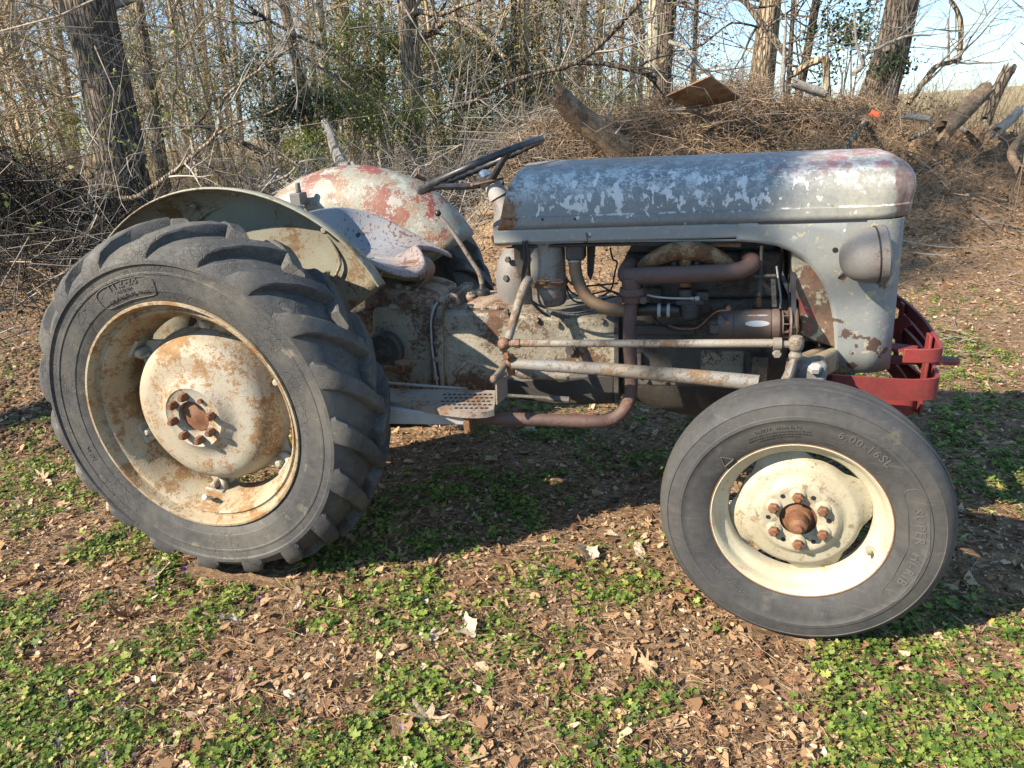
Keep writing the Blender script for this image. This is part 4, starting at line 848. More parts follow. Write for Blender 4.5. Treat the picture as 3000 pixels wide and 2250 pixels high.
p = D(1720, 744, -0.512); b = MB(); b.tube([p+V(0, 0, z) for z in (0.024, 0.022, 0.012, -0.006, -0.014, -0.018, -0.03, -0.038)], [0.006, 0.014, 0.0195, 0.0195, 0.016, 0.012, 0.018, 0.016], n=16); b.build('rod_end', M_ROD, dr)
b = MB(); P = d2([(1721, 764), (1716, 775), (1708, 800), (1697, 830)], [-0.512, -0.512, -0.515, -0.52]); b.tube(P, [0.017, 0.018, 0.022, 0.028], n=12, flat=(1, 0.6), smooth=3); b.build('steering_arm', M_RODB, T)
# radius rod
b = MB(); b.tube(d2([(1108, 786), (1160, 789), (1300, 797), (1500, 814), (1640, 828)], [-0.40, -0.412, -0.44, -0.485, -0.52]), [0.0165, 0.0175, 0.0195, 0.0215, 0.0225], n=16); rr_ = b.build('radius_rod', M_RODB, T)
p = D(1103, 786, -0.40); b = MB(); ball(b, p+V(0, 0, 0.004), 0.018); b.tube([p+V(0, 0, 0.03), p-V(0, 0, 0.035)], 0.013, n=10); b.hexbolt(p+V(-0.006, -0.014, 0.032), (0, -1, 0), 0.012, 0.014); b.build('rod_bracket', M_RUST, rr_)
b = MB(); b.tube(d2([(1095, 795), (1130, 808), (1230, 812)], [-0.25, -0.25, -0.22]), 0.017, n=12); b.build('step_tube', M_ROD, T)
b = MB(); b.tube([D(1104, 778, -0.40), D(1118, 790, -0.20)], 0.017, n=10); b.build('rod_anchor', M_RUST, T)
# ---------------------------------------------------------------- front axle, as seen between arch and wheel
b = MB(); P0, P1 = D(1740, 797, -0.46), D(1800, 768, -0.10)
for s_ in (-1, 1):
    o_ = V(0.021*s_, 0, 0)
    b.strap([P0+o_, P1+o_, V(P1[0], 0.10, P1[2])+o_, V(P0[0], 0.46, P0[2])+o_], 0.038, 0.07, (1, 0, 0))
b.build('front_axle', M_RIM, T, bevel=0.012)
b = MB(); b.box((P0[0]-0.05, -0.50, P0[2]-0.06), (P0[0]+0.05, -0.43, P0[2]+0.03)); b.build('axle_end', M_RODB, T, bevel=0.012)
p = D(1742, 800, -0.50); b = MB(); b.hexbolt(p+V(0.02, 0, 0), (0, -0.3, 1), 0.017, 0.016); b.build('axle_bolt', M_BEAM, T)
b = MB(); b.box((1.74, -0.09, 0.42), (1.97, 0.09, 0.60)); b.build('axle_bolster', M_SUMP, T, bevel=0.02)
b = MB(); b.box((-0.018, -0.03, -0.04), (0.03, 0.02, 0.045), at=D(1636, 795, -0.20)); b.build('engine_mount', M_BLOCK, T, bevel=0.004)
# ---------------------------------------------------------------- footrest
pts = [(815, 839), (900, 842), (1070, 845), (1070, 866), (1067, 886), (1050, 890), (1029, 891.5), (1000, 890.5), (960, 886), (900, 877), (815, 866)]
zb_ = 0.545
P = [G(x, y, zb_) for x, y in pts]
b = MB(); n_ = len(P); b.add([p+V(0, 0, 0.003) for p in P]+[p-V(0, 0, 0.003) for p in P], [tuple(range(n_)), tuple(range(2*n_-1, n_-1, -1))]+[(i, i+n_, (i+1) % n_+n_, (i+1) % n_) for i in range(n_)])
foot = b.build('footplate', M_BOARD, T)
b = MB(); b.strap([p-V(0, 0, 0.008) for p in P[4:]], 0.02, 0.004, (0, 0, 1)); b.build('rolled_edge', M_BOARD, foot)
kk = 0
for i in range(10):
    for j in range(5):
        x = 960+i*11+(5 if j % 2 else 0)-j*2; y = 852+j*7.4-(0 if i > 1 else 0)
        if y > 886 or (y > 880 and x < 975): continue
        p = G(x, y, zb_+0.0036); b = MB(); b.tube([p, p+V(0, 0, 0.0006)], 0.0058, n=8); b.build('tread_hole', M_BLACK, foot); kk += 1
b = MB(); Q = [D(1069.7, 824, -0.50), D(1092, 812, -0.42), D(1094, 854, -0.42), D(1071, 874, -0.50)]; b.add(Q+[q+V(0.005, 0, 0) for q in Q], [(0, 1, 2, 3), (7, 6, 5, 4), (0, 4, 5, 1), (1, 5, 6, 2), (2, 6, 7, 3), (3, 7, 4, 0)]); b.build('toe_board', M_BOARD, foot)
b = MB(); b.tube(d2([(1068, 818), (1080, 803), (1092, 786)], [-0.50, -0.45, -0.40]), 0.0105, n=12); ball(b, D(1067, 819, -0.502), 0.0125); b.build('foot_peg', M_ROD, foot, sharp=60)
b = MB(); Pa, Pb = D(800, 880, -0.50), D(1003, 896, -0.50); Pa2, Pb2 = D(800, 916, -0.50), D(1003, 919, -0.50)
b.add([Pa, Pb, Pb2, Pa2]+[q+V(0, 0.03, 0) for q in (Pa, Pb, Pb2, Pa2)], [(0, 1, 2, 3), (7, 6, 5, 4), (0, 4, 5, 1), (1, 5, 6, 2), (2, 6, 7, 3), (3, 7, 4, 0)]); b.build('step_beam', M_BEAM, T, bevel=0.004)
b = MB(); Pa = D(1010, 913, -0.50); b.box((-0.011, -0.012, -0.035), (0.011, 0.012, 0.035), at=Pa); b.tube([Pa+V(0, -0.012, -0.026), Pa+V(0, -0.018, -0.026)], 0.007, n=6); b.build('hanger_bracket', M_RUST, T, bevel=0.003)
b = MB(); b.tube(d2([(1095, 854), (1160, 858), (1227, 863)], [-0.30]*3), [0.006, 0.006, 0.007], n=8); b.tube(d2([(1185, 860), (1230, 864)], [-0.30]*2), 0.011, n=8); b.build('clutch_rod', M_BLOCK, T)
b = MB(); b.tube(d2([(984, 806), (1008, 782)], [-0.27, -0.25]), [0.008, 0.0065], n=8); ball(b, D(984, 806, -0.272), 0.0125); b.tube(d2([(1011, 780), (1077, 800)], [-0.25, -0.24]), 0.0085, n=8, flat=(1, 0.6)); b.build('hand_crank', M_ROD, T, sharp=60)
p = D(870, 785, -0.36); b = MB(); b.tube([p, p+V(0, 0, 0.006)], [0.027, 0.027], n=20); b.tube([p+V(0, 0, -0.004), p-V(0, 0, 0.02), p+V(-0.08, 0.02, -0.025)], [0.009, 0.009, 0.010], n=8); b.build('brake_pedal', M_RUST, T)
b = MB(); b.tube(d2([(826, 826), (950, 836), (1010, 840)], [-0.30]*3), 0.005, n=6); b.build('brake_rod', M_BEAM, T)
# ---------------------------------------------------------------- fenders
def fender(side, mat):
    c = V(0.008, 0, 0.581); rows = []
    a0, a1 = R(32), R(186)
    sec = [(-0.325, 0.30), (-0.328, 0.42), (-0.330, 0.52), (-0.338, 0.575), (-0.356, 0.617), (-0.385, 0.643), (-0.42, 0.656), (-0.452, 0.660), (-0.458, 0.657)]
    if side > 0: sec = [(-0.325, 0.30), (-0.330, 0.42), (-0.338, 0.50), (-0.352, 0.555), (-0.378, 0.605), (-0.42, 0.637), (-0.47, 0.652), (-0.52, 0.655), (-0.525, 0.652)]
    for k in range(41):
        f = k/40; a = a0+(a1-a0)*f; row = []
        for (y, r) in sec:
            ext = 1.0
            if f < 0.10: ext = 1-0.03*((0.10-f)/0.10)**2
            rr = 0.30+(r-0.30)*ext
            row.append(V(c[0]+rr*math.cos(a), -side*y if False else side*abs(y), c[2]+rr*math.sin(a)))
        rows.append(row)
    b = MB(); b.grid(rows); o = b.build('fender', mat, T, sharp=60); m = o.modifiers.new('solid', 'SOLIDIFY'); m.thickness = 0.003; m.offset = 0
    b = MB(); b.tube([r[-1] for r in rows], 0.0026, n=6); b.build('beaded_edge', mat if side > 0 else M_NEARF, o)
    return o
fn = fender(-1, M_NEARF); tag(fn, 'drab grey inner side of the right rear fender')
ff = fender(1, M_FARF); tag(ff, 'left rear fender with red paint flaking off cream')
cre = [(405, 510), (412, 497), (440, 465), (470, 449), (500, 440), (560, 433), (620, 445), (670, 475), (700, 502), (722, 535), (735, 565), (728, 590), (712, 622)]
b = MB(); b.tube(catmull([D(x, y, -0.345) for x, y in cre], 4), 0.005, n=6); b.build('panel_seam', M_NEARF, fn)
for q in ((505, 417), (415, 446), (640, 452), (700, 498)):
    p = D(*q, -0.375); b = MB(); b.tube([p+V(0, 0.03, 0), p, p-V(0, 0.005, 0)], [0.012, 0.012, 0.007], n=10); b.build('rivet', M_NEARF, fn)
p = D(700, 613, -0.36); b = MB(); b.strap([p+V(-0.02, 0, -0.05), p, p+V(0.02, 0, 0.04)], 0.03, 0.008, (0, 1, 0)); b.build('fender_stay', M_NEARF, fn)
p = D(905, 383, 0.40); b = MB(); b.tube([p+V(0.02, 0.02, -0.012), p, p+V(-0.01, -0.008, 0.012)], [0.008, 0.009, 0.012], n=8); b.build('lamp_stub', M_RUST, ff)
p = D(648, 432, 0.30); b = MB(); b.box((-0.03, -0.03, -0.02), (0.02, 0.03, 0.03), at=p); b.tube([p+V(0.0, 0, 0.03), p+V(0.0, 0, 0.07)], 0.012, n=8); b.build('tail_bracket', M_LAMP, ff, bevel=0.004)
# ---------------------------------------------------------------- seat
def seat():
    hp = [(.50, 0, .972), (.535, -.05, .958), (.568, -.11, .925), (.56, -.165, .912), (.515, -.205, .922), (.44, -.225, .957), (.36, -.23, 1.0), (.24, -.23, 1.06), (.14, -.19, 1.095), (.105, -.10, 1.105)]
    rim_ = [V(*p) for p in hp]+[V(.10, 0, 1.108)]+[V(p[0], -p[1], p[2]) for p in hp[:0:-1]]
    rim_ = catmull(rim_, 3, closed=True); c = V(0.33, 0, 0.925); rows = []
    for p in rim_:
        row = []
        pw = 2.0+3.0*max(0, (p[2]-0.95)/0.15)
        for r_s in (0.02, 0.3, 0.55, 0.74, 0.88, 0.96, 1.0):
            q = c+(p-c)*r_s; q[2] = c[2]+(p[2]-c[2])*r_s**pw; row.append(q)
        o_ = p-c; o_[2] = 0; o_ /= np.linalg.norm(o_); row.append(p+o_*0.010+V(0, 0, -0.006)); row.append(p+o_*0.012+V(0, 0, -0.022)); rows.append(row)
    b = MB(); b.grid(rows, close_u=True); o = b.build('seat', M_SEAT, T, sharp=180, sub=1)
    m = o.modifiers.new('solid', 'SOLIDIFY'); m.thickness = 0.004; m.offset = 0
    return o
so_ = seat()
Z2 = lambda x, y: (737.4+x*0.2667, 258.1+y*0.2667)
sp_ = [Z2(*q) for q in ((480, 1165), (590, 1135), (670, 1140), (718, 1195), (720, 1250), (680, 1320), (610, 1362), (500, 1365), (400, 1335), (290, 1290))]
b = MB(); b.strap(d2(sp_, [-0.06]*10), 0.075, 0.006, (0, 1, 0), smooth=4); b.build('seat_spring', worn('spring_paint', (0.22, 0.19, 0.16), (0.18, 0.09, 0.07), rust=0.5, rscale=9, seed=41), T)
b = MB(); pl = [D(*Z2(*q), -0.03) for q in ((330, 1215), (480, 1225), (610, 1165), (655, 1225), (620, 1320), (450, 1310), (300, 1275))]; b.add(pl+[p+V(0, 0.10, 0) for p in pl], [tuple(range(7)), tuple(range(13, 6, -1))]+[(i, i+7, (i+1) % 7+7, (i+1) % 7) for i in range(7)])
b.build('seat_bracket', worn('mossy_cream', (0.34, 0.31, 0.17), (0.25, 0.22, 0.12), rust=0.4, rscale=12, dirt=0.4, seed=42), T, bevel=0.008)
p = D(790, 600, 0.0); b = MB(); b.tube([D(842, 612, 0.0), D(835, 640, 0.0)], 0.035, n=12); b.build('seat_post', M_CASTTOP, T)
for q in ((.135, 0.05, 1.00), (.19, 0.16, 0.985)):
    b = MB(); b.tube([V(*q)+V(0.004, 0, 0.002), V(*q)+V(0.007, -0.002, 0.003)], 0.011, n=14); b.build('drain_hole', M_BLACK, so_)
# ---------------------------------------------------------------- steering wheel
Lp, Rp = D(918, 411, 0), D(1165, 301, 0); cw_ = (Lp+Rp)/2; e1 = (Rp-Lp); rad = np.linalg.norm(e1)/2; e1 /= np.linalg.norm(e1); e2 = V(0, 1, 0); nn_ = np.cross(e1, e2)
if nn_[2] < 0: nn_ = -nn_
b = MB(); P = [cw_+rad*(math.cos(a)*e1+math.sin(a)*e2) for a in np.linspace(0, 2*math.pi, 97)[:-1]]
vs = []; fs = []; k_ = 12
for i, p in enumerate(P):
    a = 2*math.pi*i/96; u = math.cos(a)*e1+math.sin(a)*e2
    for j in range(k_):
        t = 2*math.pi*j/k_; rr = 0.0115
        if math.sin(t) < -0.2: rr += 0.0022*math.sin(a*40)          # finger grips below
        vs.append(p+rr*(math.cos(t)*u+math.sin(t)*nn_))
for i in range(96):
    for j in range(k_): fs.append((i*k_+j, i*k_+(j+1) % k_, ((i+1) % 96)*k_+(j+1) % k_, ((i+1) % 96)*k_+j))
b.add(vs, fs); sw = b.build('steering_wheel', M_WHEELB, T, sharp=180)
hub = cw_-nn_*0.052
for a in (R(200), R(320), R(80)):
    u = math.cos(a)*e1+math.sin(a)*e2; b = MB(); b.tube([cw_+u*rad*0.97, cw_+u*rad*0.7-nn_*0.012, hub+u*0.05, hub+u*0.01], [0.0085, 0.010, 0.0125, 0.015], n=10, smooth=4); b.build('spoke', M_WHEELB, sw)
b = MB(); b.tube([hub-nn_*0.03, hub-nn_*0.01, hub+nn_*0.014], [0.020, 0.028, 0.026], n=18); b.build('hub', M_WHEELB, sw)
b = MB(); b.tube([hub+nn_*0.012, hub+nn_*0.026, hub+nn_*0.034, hub+nn_*0.037], [0.020, 0.019, 0.012, 0.002], n=18); b.build('cap', M_CHROME, sw)
ca = D(1063, 398, 0); cb_ = D(1078, 425, 0); ce = D(1104, 470, 0)
b = MB(); b.tube([hub, ca, ca+(cb_-ca)*0.02, cb_, cb_+(cb_-ca)*0.01], [0.014, 0.014, 0.030, 0.036, 0.026], n=20); b.build('column_collar', M_BEAM, T)
b = MB(); b.tube([cb_, cb_*0.5+ce*0.5, ce], [0.030, 0.045, 0.075], n=20); b.build('steering_column', M_LAMP, T)
b = MB(); b.tube(d2([(1022, 399.5), (1030, 398), (1086, 385.5), (1087, 398)], [-0.05, -0.05, -0.03, -0.01]), [0.0045, 0.0042, 0.0042, 0.0045], n=8); ball(b, D(1021, 400, -0.05), 0.008); b.build('throttle_lever', M_RUST, T, sharp=60)
# ---------------------------------------------------------------- bumper of flat bar
def bar(name, pts, h, t=0.010, smooth=0):
    b = MB(); b.strap(pts, h, t, (0, 0, 1), smooth=smooth); return b.build(name, M_RED, bump_, bevel=0.002)
bump_ = None
A_ = D(1796, 825, -0.395); B_ = D(1990, 838, -0.36); zl = (D(2000, 841, -0.36)[2])
fx = D(2024, 840, -0.33)[0]
loop = [V(A_[0], -0.37, zl+0.012), V(A_[0]+0.02, -0.372, zl+0.01), V(fx-0.10, -0.368, zl), V(fx-0.035, -0.360, zl), V(fx-0.010, -0.345, zl), V(fx, -0.315, zl), V(fx+0.012, -0.20, zl), V(fx+0.02, 0, zl), V(fx+0.012, 0.20, zl), V(fx, 0.315, zl), V(fx-0.03, 0.36, zl), V(A_[0], 0.372, zl)]
b = MB(); b.strap(loop, 0.062, 0.010, (0, 0, 1), smooth=3); bump_ = b.build('bumper', M_RED, T, bevel=0.002)
zu = D(1995, 765, -0.33)[2]
loop = [V(fx-0.10, -0.345, zu), V(fx-0.04, -0.345, zu), V(fx-0.012, -0.335, zu), V(fx, -0.305, zu), V(fx+0.012, -0.15, zu+0.005), V(fx+0.016, 0.0, zu+0.008), V(fx+0.004, 0.22, zu+0.01), V(fx-0.03, 0.30, zu+0.012), V(fx-0.12, 0.335, zu+0.012), V(fx-0.26, 0.335, zu+0.012)]
bar('upper_bar', loop, 0.040, 0.010, 3)
zq = D(1985, 890, -0.28)[2]
loop = [V(fx-0.20, -0.24, zq), V(fx-0.06, -0.245, zq), V(fx-0.03, -0.235, zq), V(fx-0.02, -0.20, zq), V(fx-0.01, 0, zq), V(fx-0.02, 0.2, zq), V(fx-0.06, 0.245, zq), V(fx-0.2, 0.245, zq)]
bar('lower_bar', loop, 0.05, 0.010, 3)
for y in (-0.24, 0.12, 0.27):
    b = MB(); b.strap([V(fx-0.012 if y < 0 else fx-0.004, y, zq-0.02), V(fx-0.012 if y < 0 else fx-0.004, y, zu+0.03)], 0.04, 0.008, (0, 1, 0)); b.build('upright', M_RED, bump_, bevel=0.002)
b = MB(); b.strap([V(fx-0.006, 0.02, zu), V(fx-0.10, 0.10, zu-0.09), V(fx-0.20, 0.16, zu-0.12)], 0.04, 0.010, (0, 0, 1)); b.build('brace', M_RED, bump_)
b = MB(); b.strap([V(fx-0.02, -0.16, zl+0.05), V(fx-0.16, -0.10, zl+0.05), V(fx-0.24, -0.08, zl+0.05)], 0.06, 0.008, (0, 1, 0)); b.build('brace', M_RED, bump_)
for (pa, pb) in (((1960, 700), (2012, 765)), ((1935, 778), (1990, 825))):
    b = MB(); b.strap([D(*pa, 0.18), D(*pb, -0.02)], 0.045, 0.010, (0, 0, 1)); b.build('brace', M_RED, bump_)
zt2 = D(2045, 779, 0.0)[2]; xt = D(2073, 779, 0.0)[0]
b = MB(); ring = []; 
for a in np.linspace(-math.pi/2, math.pi/2, 9): ring.append((xt-0.03+0.03*math.cos(a), 0.03*math.sin(a)))
outl = [(fx-0.15, -0.03)]+ring+[(fx-0.15, 0.03)]
n_ = len(outl); b.add([V(x, y, zt2+0.006) for x, y in outl]+[V(x, y, zt2-0.006) for x, y in outl], [tuple(range(n_)), tuple(range(2*n_-1, n_-1, -1))]+[(i, i+n_, (i+1) % n_+n_, (i+1) % n_) for i in range(n_)])
tow = b.build('tow_tongue', M_RED, bump_, bevel=0.002)
b = MB(); b.tube([V(xt-0.032, 0, zt2+0.0061), V(xt-0.032, 0, zt2+0.0068)], 0.014, n=16); b.build('tow_hole', M_BLACK, tow)
# ================================================================== ground
_perm = np.random.default_rng(3).random((256, 256))
def vnoise(x, y):
    x = np.asarray(x, float); y = np.asarray(y, float); xi = np.floor(x).astype(int); yi = np.floor(y).astype(int); fx = x-xi; fy = y-yi
    fx = fx*fx*(3-2*fx); fy = fy*fy*(3-2*fy); g = lambda a, b: _perm[a & 255, b & 255]
    return (g(xi, yi)*(1-fx)+g(xi+1, yi)*fx)*(1-fy)+(g(xi, yi+1)*(1-fx)+g(xi+1, yi+1)*fx)*fy
def fbm(x, y, f, o=4):
    s = 0; a = 1; t = 0
    for k in range(o): s = s+a*vnoise(np.asarray(x)*f+17.3*k, np.asarray(y)*f+9.1*k); t += a; a *= 0.5; f *= 2.03
    return s/t
def sst(x, a, b): t = np.clip((np.asarray(x, float)-a)/(b-a), 0, 1); return t*t*(3-2*t)
NS, NU = V(-0.28, 0.96), V(0.96, 0.28)
def height(x, y):
    x = np.asarray(x, float); y = np.asarray(y, float); s = x*NS[0]+y*NS[1]; u = x*NU[0]+y*NU[1]
    H = 0.40+0.72*sst(u, 0.2, 1.6)-0.28*sst(u, 4.6, 6.2)+0.35*sst(u, -2.5, -5.0)
    wob = (fbm(x, y, 0.9, 3)-0.5)*0.9
    up = sst(s+wob*0.5, 2.9, 4.9); dn = sst(s, 5.3, 7.6)
    h = H*up*(1-0.85*dn)
    h = h*(0.8+0.4*fbm(x+5, y, 1.5, 3))+up*(1-dn)*(fbm(x, y+3, 4.0, 4)-0.5)*0.22
    near = 1-sst(np.hypot(x-0.9, y), 1.6, 3.5)
    h = h+(fbm(x, y, 5.0, 4)-0.5)*0.030*(1+0.8*up)+(fbm(x, y, 0.6, 2)-0.5)*0.14*(1-near)*(1-up)-0.006
    # soil heap by the rear wheel
    h = h+0.10*np.exp(-(((x+2.1)/0.9)**2+((y-1.0)/0.6)**2))*(0.6+0.8*fbm(x, y, 7, 3))
    return h
def axis_pts(lo, a, b, hi, fine, n):
    m = np.arange(a, b+fine/2, fine)
    l = a-np.geomspace(fine, a-lo, n)[::-1]; r_ = b+np.geomspace(fine, hi-b, n); return np.concatenate([l, m, r_])
gx = axis_pts(-260, -4.5, 6.0, 260, 0.045, 34); gy = axis_pts(-60, -1.9, 7.0, 400, 0.045, 34)
X, Y = np.meshgrid(gx, gy); Z = height(X, Y)
gv = np.stack([X, Y, Z], -1).reshape(-1, 3); nx, ny = len(gx), len(gy)
ii = (np.arange(ny-1)[:, None]*nx+np.arange(nx-1)[None]).ravel(); gf = np.stack([ii, ii+1, ii+nx+1, ii+nx], 1)
def ground_mat():
    m = NM('leaf_mould_soil'); x, y, z = m.xyz()
    n1 = m.noise(1.6, 6, 0.6); n2 = m.noise(24, 8, 0.7); ch = m.voro(60, vec=m.mapping(scale=(1, 1.6, 1), rot=(0, 0, 0.6)), out='Color')
    sep = m.n.new('ShaderNodeSeparateColor'); m.l.new(ch, sep.inputs[0])
    lit = m.ramp(sep.outputs[0], [(0.0, (0.055, 0.034, 0.022)), (0.35, (0.14, 0.085, 0.05)), (0.7, (0.24, 0.155, 0.09)), (1.0, (0.38, 0.27, 0.17))])
    soil = m.mix(m.step(n2, 0.3, 0.7), (0.10, 0.063, 0.038), (0.21, 0.145, 0.088))
    col = m.mix(m.step(n1, 0.36, 0.62, 0.25, 0.8), soil, lit)
    sand = m.math('MULTIPLY', m.step(z, 0.18, 0.42), m.step(m.noise(1.1, 5, 0.6, vec=m.mapping(loc=(3, 0, 0))), 0.46, 0.60))
    far = m.step(y, 8.5, 12.0); col = m.mix(m.math('MULTIPLY', far, 0.8), col, m.mix(m.step(n2, 0.35, 0.65), (0.25, 0.20, 0.12), (0.36, 0.30, 0.18)))
    col = m.mix(m.math('MULTIPLY', sand, 0.75), col, m.mix(m.step(n2, 0.35, 0.65), (0.25, 0.18, 0.115), (0.36, 0.27, 0.175)))
    return m.out(col, 0.95, bump=m.math('ADD', n2, m.math('MULTIPLY', sep.outputs[1], 0.6)), bstr=0.7, bdist=0.02, spec=0.2)
M_GROUND = ground_mat()
me = fastmesh('ground', gv, gf, 4, M_GROUND, smooth=True); g_ = bpy.data.objects.new('ground', me); COL.objects.link(g_); tag(g_, kind='structure')

def quat_frames(n, r_, tilt=0.5):
    """random frames lying roughly flat: returns (n,3,3) with columns t, b, nrm"""
    a = r_.uniform(0, 2*np.pi, n); t = np.stack([np.cos(a), np.sin(a), np.zeros(n)], 1)
    nr = np.stack([r_.normal(0, tilt, n), r_.normal(0, tilt, n), np.ones(n)], 1); nr /= np.linalg.norm(nr, axis=1)[:, None]
    t = t-nr*(t*nr).sum(1)[:, None]; t /= np.linalg.norm(t, axis=1)[:, None]; b = np.cross(nr, t); return t, b, nr
def in_tyres(x, y):
    a = (np.abs(x) < 0.20) & (np.abs(np.abs(y)-0.61) < 0.15); c = (np.abs(x-1.778) < 0.13) & (np.abs(np.abs(y)-0.65) < 0.085); return a | c
def view_pts(n, r_, ylo=-1.85, yhi=5.2, power=1.4):
    """ground points in and just around the camera's view, thicker towards the camera"""
    f = r_.random(n*5)**power; y = ylo+(yhi-ylo)*f; d = y-CAM[1]; x = CAM[0]+r_.uniform(-2.0, 0.75, n*5)*(d+0.25)
    q = np.stack([x, y, np.zeros_like(x)], 1)-CAM; z = q @ CF; u = FPX*(q @ CR)/z; v = FPX*(q @ CU)/z
    k = ~in_tyres(x, y) & (np.abs(u) < 1700) & (v > -1350); return x[k][:n], y[k][:n]
def tone_mat(name, stops, rough=0.85, trans=0.0, spec=0.25):
    m = NM(name); return m.out(m.ramp(m.attr('tone'), stops), rough, trans=trans, spec=spec)
# --- litter: torn leaf bits and bark chips
r_ = np.random.default_rng(21); n = 85000
x, y = view_pts(n, r_); s = x*NS[0]+y*NS[1]
keep = ~((s > 3.3) & (r_.random(len(x)) < 0.55)); x, y = x[keep], y[keep]; n = len(x)
t, b_, nr = quat_frames(n, r_, 0.38); L = r_.lognormal(-4.15, 0.55, n).clip(0.005, 0.055); W = L*r_.uniform(0.25, 0.8, n); c = np.stack([x, y, height(x, y)+r_.uniform(0.002, 0.013, n)], 1)
cur = r_.normal(0.2, 0.45, n); P = []
for k in range(6):
    th = k*math.pi/3+r_.normal(0, 0.22, n); rr = 0.5*r_.uniform(0.55, 1.15, n); du = np.cos(th)*rr; dv = np.sin(th)*rr
    P.append(c+t*(du*L)[:, None]+b_*(dv*W)[:, None]+nr*((cur*(du*du)*1.2+r_.normal(0, 0.05, n))*L)[:, None])
vv = np.stack(P, 1).reshape(-1, 3); ff_ = np.arange(n*6)
M_LITTER = tone_mat('litter_tones', [(0.0, (0.035, 0.022, 0.015)), (0.25, (0.11, 0.062, 0.036)), (0.5, (0.25, 0.145, 0.075)), (0.75, (0.41, 0.265, 0.15)), (0.93, (0.52, 0.385, 0.25)), (1.0, (0.55, 0.48, 0.38))], 0.9, 0.15)
me = fastmesh('leaf_litter', vv, ff_, 6, M_LITTER, attr=r_.beta(1.9, 1.5, n)); o = bpy.data.objects.new('leaf_litter', me); COL.objects.link(o); tag(o, 'brown crumbled leaf litter spread over the ground', 'litter', kind='stuff')
# --- straw and thin twigs
def segs_mesh(S, E, r0, r1, n=3):
    S = np.asarray(S, float); E = np.asarray(E, float); m = len(S); d = E-S; d /= np.linalg.norm(d, axis=1)[:, None]+1e-9
    ref = np.where(np.abs(d[:, 2:3]) > 0.9, np.array([[1.0, 0, 0]]), np.array([[0, 0, 1.0]])); a = np.cross(d, ref); a /= np.linalg.norm(a, axis=1)[:, None]+1e-9; b = np.cross(d, a)
    vs = []
    for C, r in ((S, r0), (E, r1)):
        for k in range(n):
            th = 2*np.pi*k/n; vs.append(C+(a*math.cos(th)+b*math.sin(th))*np.asarray(r).reshape(-1, 1))
    vs = np.stack(vs, 1).reshape(-1, 3); base = (np.arange(m)*2*n)[:, None, None]
    f = np.array([[k, (k+1) % n, n+(k+1) % n, n+k] for k in range(n)])[None]; return vs, (base+f).reshape(-1, 4)
r_ = np.random.default_rng(22); n = 48000; x, y = view_pts(n, r_, power=1.3); n = len(x); t, b_, nr = quat_frames(n, r_, 0.18); L = r_.lognormal(-3.1, 0.45, n).clip(0.015, 0.14)
c = np.stack([x, y, height(x, y)+r_.uniform(0.003, 0.016, n)], 1); rad = r_.uniform(0.0004, 0.0011, n)
S_ = c-t*L[:, None]/2; E_ = c+t*L[:, None]/2; mid = c+b_*(r_.normal(0, 0.12, n)*L)[:, None]+nr*(r_.uniform(0, 0.1, n)*L)[:, None]
vv, ff_ = segs_mesh(np.concatenate([S_, mid]), np.concatenate([mid, E_]), np.tile(rad, 2), np.tile(rad*0.8, 2))
tone = np.repeat(np.tile(r_.beta(2.2, 1.6, n), 2), 3)
me = fastmesh('pine_straw', vv, ff_, 4, M_LITTER, attr=tone); o = bpy.data.objects.new('pine_straw', me); COL.objects.link(o); tag(o, 'thin dry straw and needles strewn over the ground', 'straw', kind='stuff')
# --- green ground cover: small lobed leaves in patches
r_ = np.random.default_rng(23)
blobs = [(60, 1250, .55, 1), (300, 1280, .5, 1), (120, 1500, .35, 1), (450, 1330, .3, .9), (250, 1600, .3, .9), (30, 1640, .25, 1), (600, 1250, .3, .8), (900, 1000, .45, .9), (1150, 960, .4, .8), (1000, 1060, .4, .9), (700, 1500, .12, .6), (1100, 1420, .16, .5), (1080, 1520, .2, .85), (980, 1560, .2, .8),
         (1150, 1250, .14, .6), (1300, 1290, .14, .6), (900, 1300, .2, .6), (1800, 1370, .18, 1), (2100, 1400, .22, 1), (2200, 1560, .25, 1), (1900, 1560, .2, .95), (1750, 1600, .2, .9), (1450, 1600, .14, .7), (2150, 1180, .5, .9), (2150, 1050, .4, .8), (2120, 760, .5, .8), (2000, 900, .6, .6), (150, 1020, .3, .7), (250, 1080, .25, .7), (1550, 1380, .12, .5), (1420, 1640, .14, .7), (820, 1600, .14, .7), (1960, 720, .4, .5)]
bl = [(G(a, b), rr, w_) for a, b, rr, w_ in blobs]
def green(x, y):
    g = np.zeros_like(x)
    for p, rr, w_ in bl: g = np.maximum(g, w_*np.exp(-((x-p[0])**2+(y-p[1])**2)/(rr*rr)))
    nz = fbm(x, y, 3.6, 4); s = x*NS[0]+y*NS[1]
    return np.clip((g*0.95+0.20)*sst(nz, 0.30, 0.68)*1.25, 0, 1)*(1-sst(s, 2.3, 3.2))
n = 26000; x, y = view_pts(n, r_, yhi=3.4, power=1.3); k = r_.random(len(x)) < green(x, y); x, y = x[k], y[k]
pl_n = len(x); nl = r_.integers(5, 11, pl_n); pid = np.repeat(np.arange(pl_n), nl); N = len(pid)
ang = r_.uniform(0, 2*np.pi, N); rad = r_.uniform(0.003, 0.036, N); size = (r_.lognormal(-4.95, 0.30, N)*np.repeat(r_.uniform(0.7, 1.35, pl_n), nl)).clip(0.004, 0.016)
cx = x[pid]+rad*np.cos(ang); cy = y[pid]+rad*np.sin(ang); ok = ~in_tyres(cx, cy); pid, ang, rad, size, cx, cy = pid[ok], ang[ok], rad[ok], size[ok], cx[ok], cy[ok]; N = len(pid)
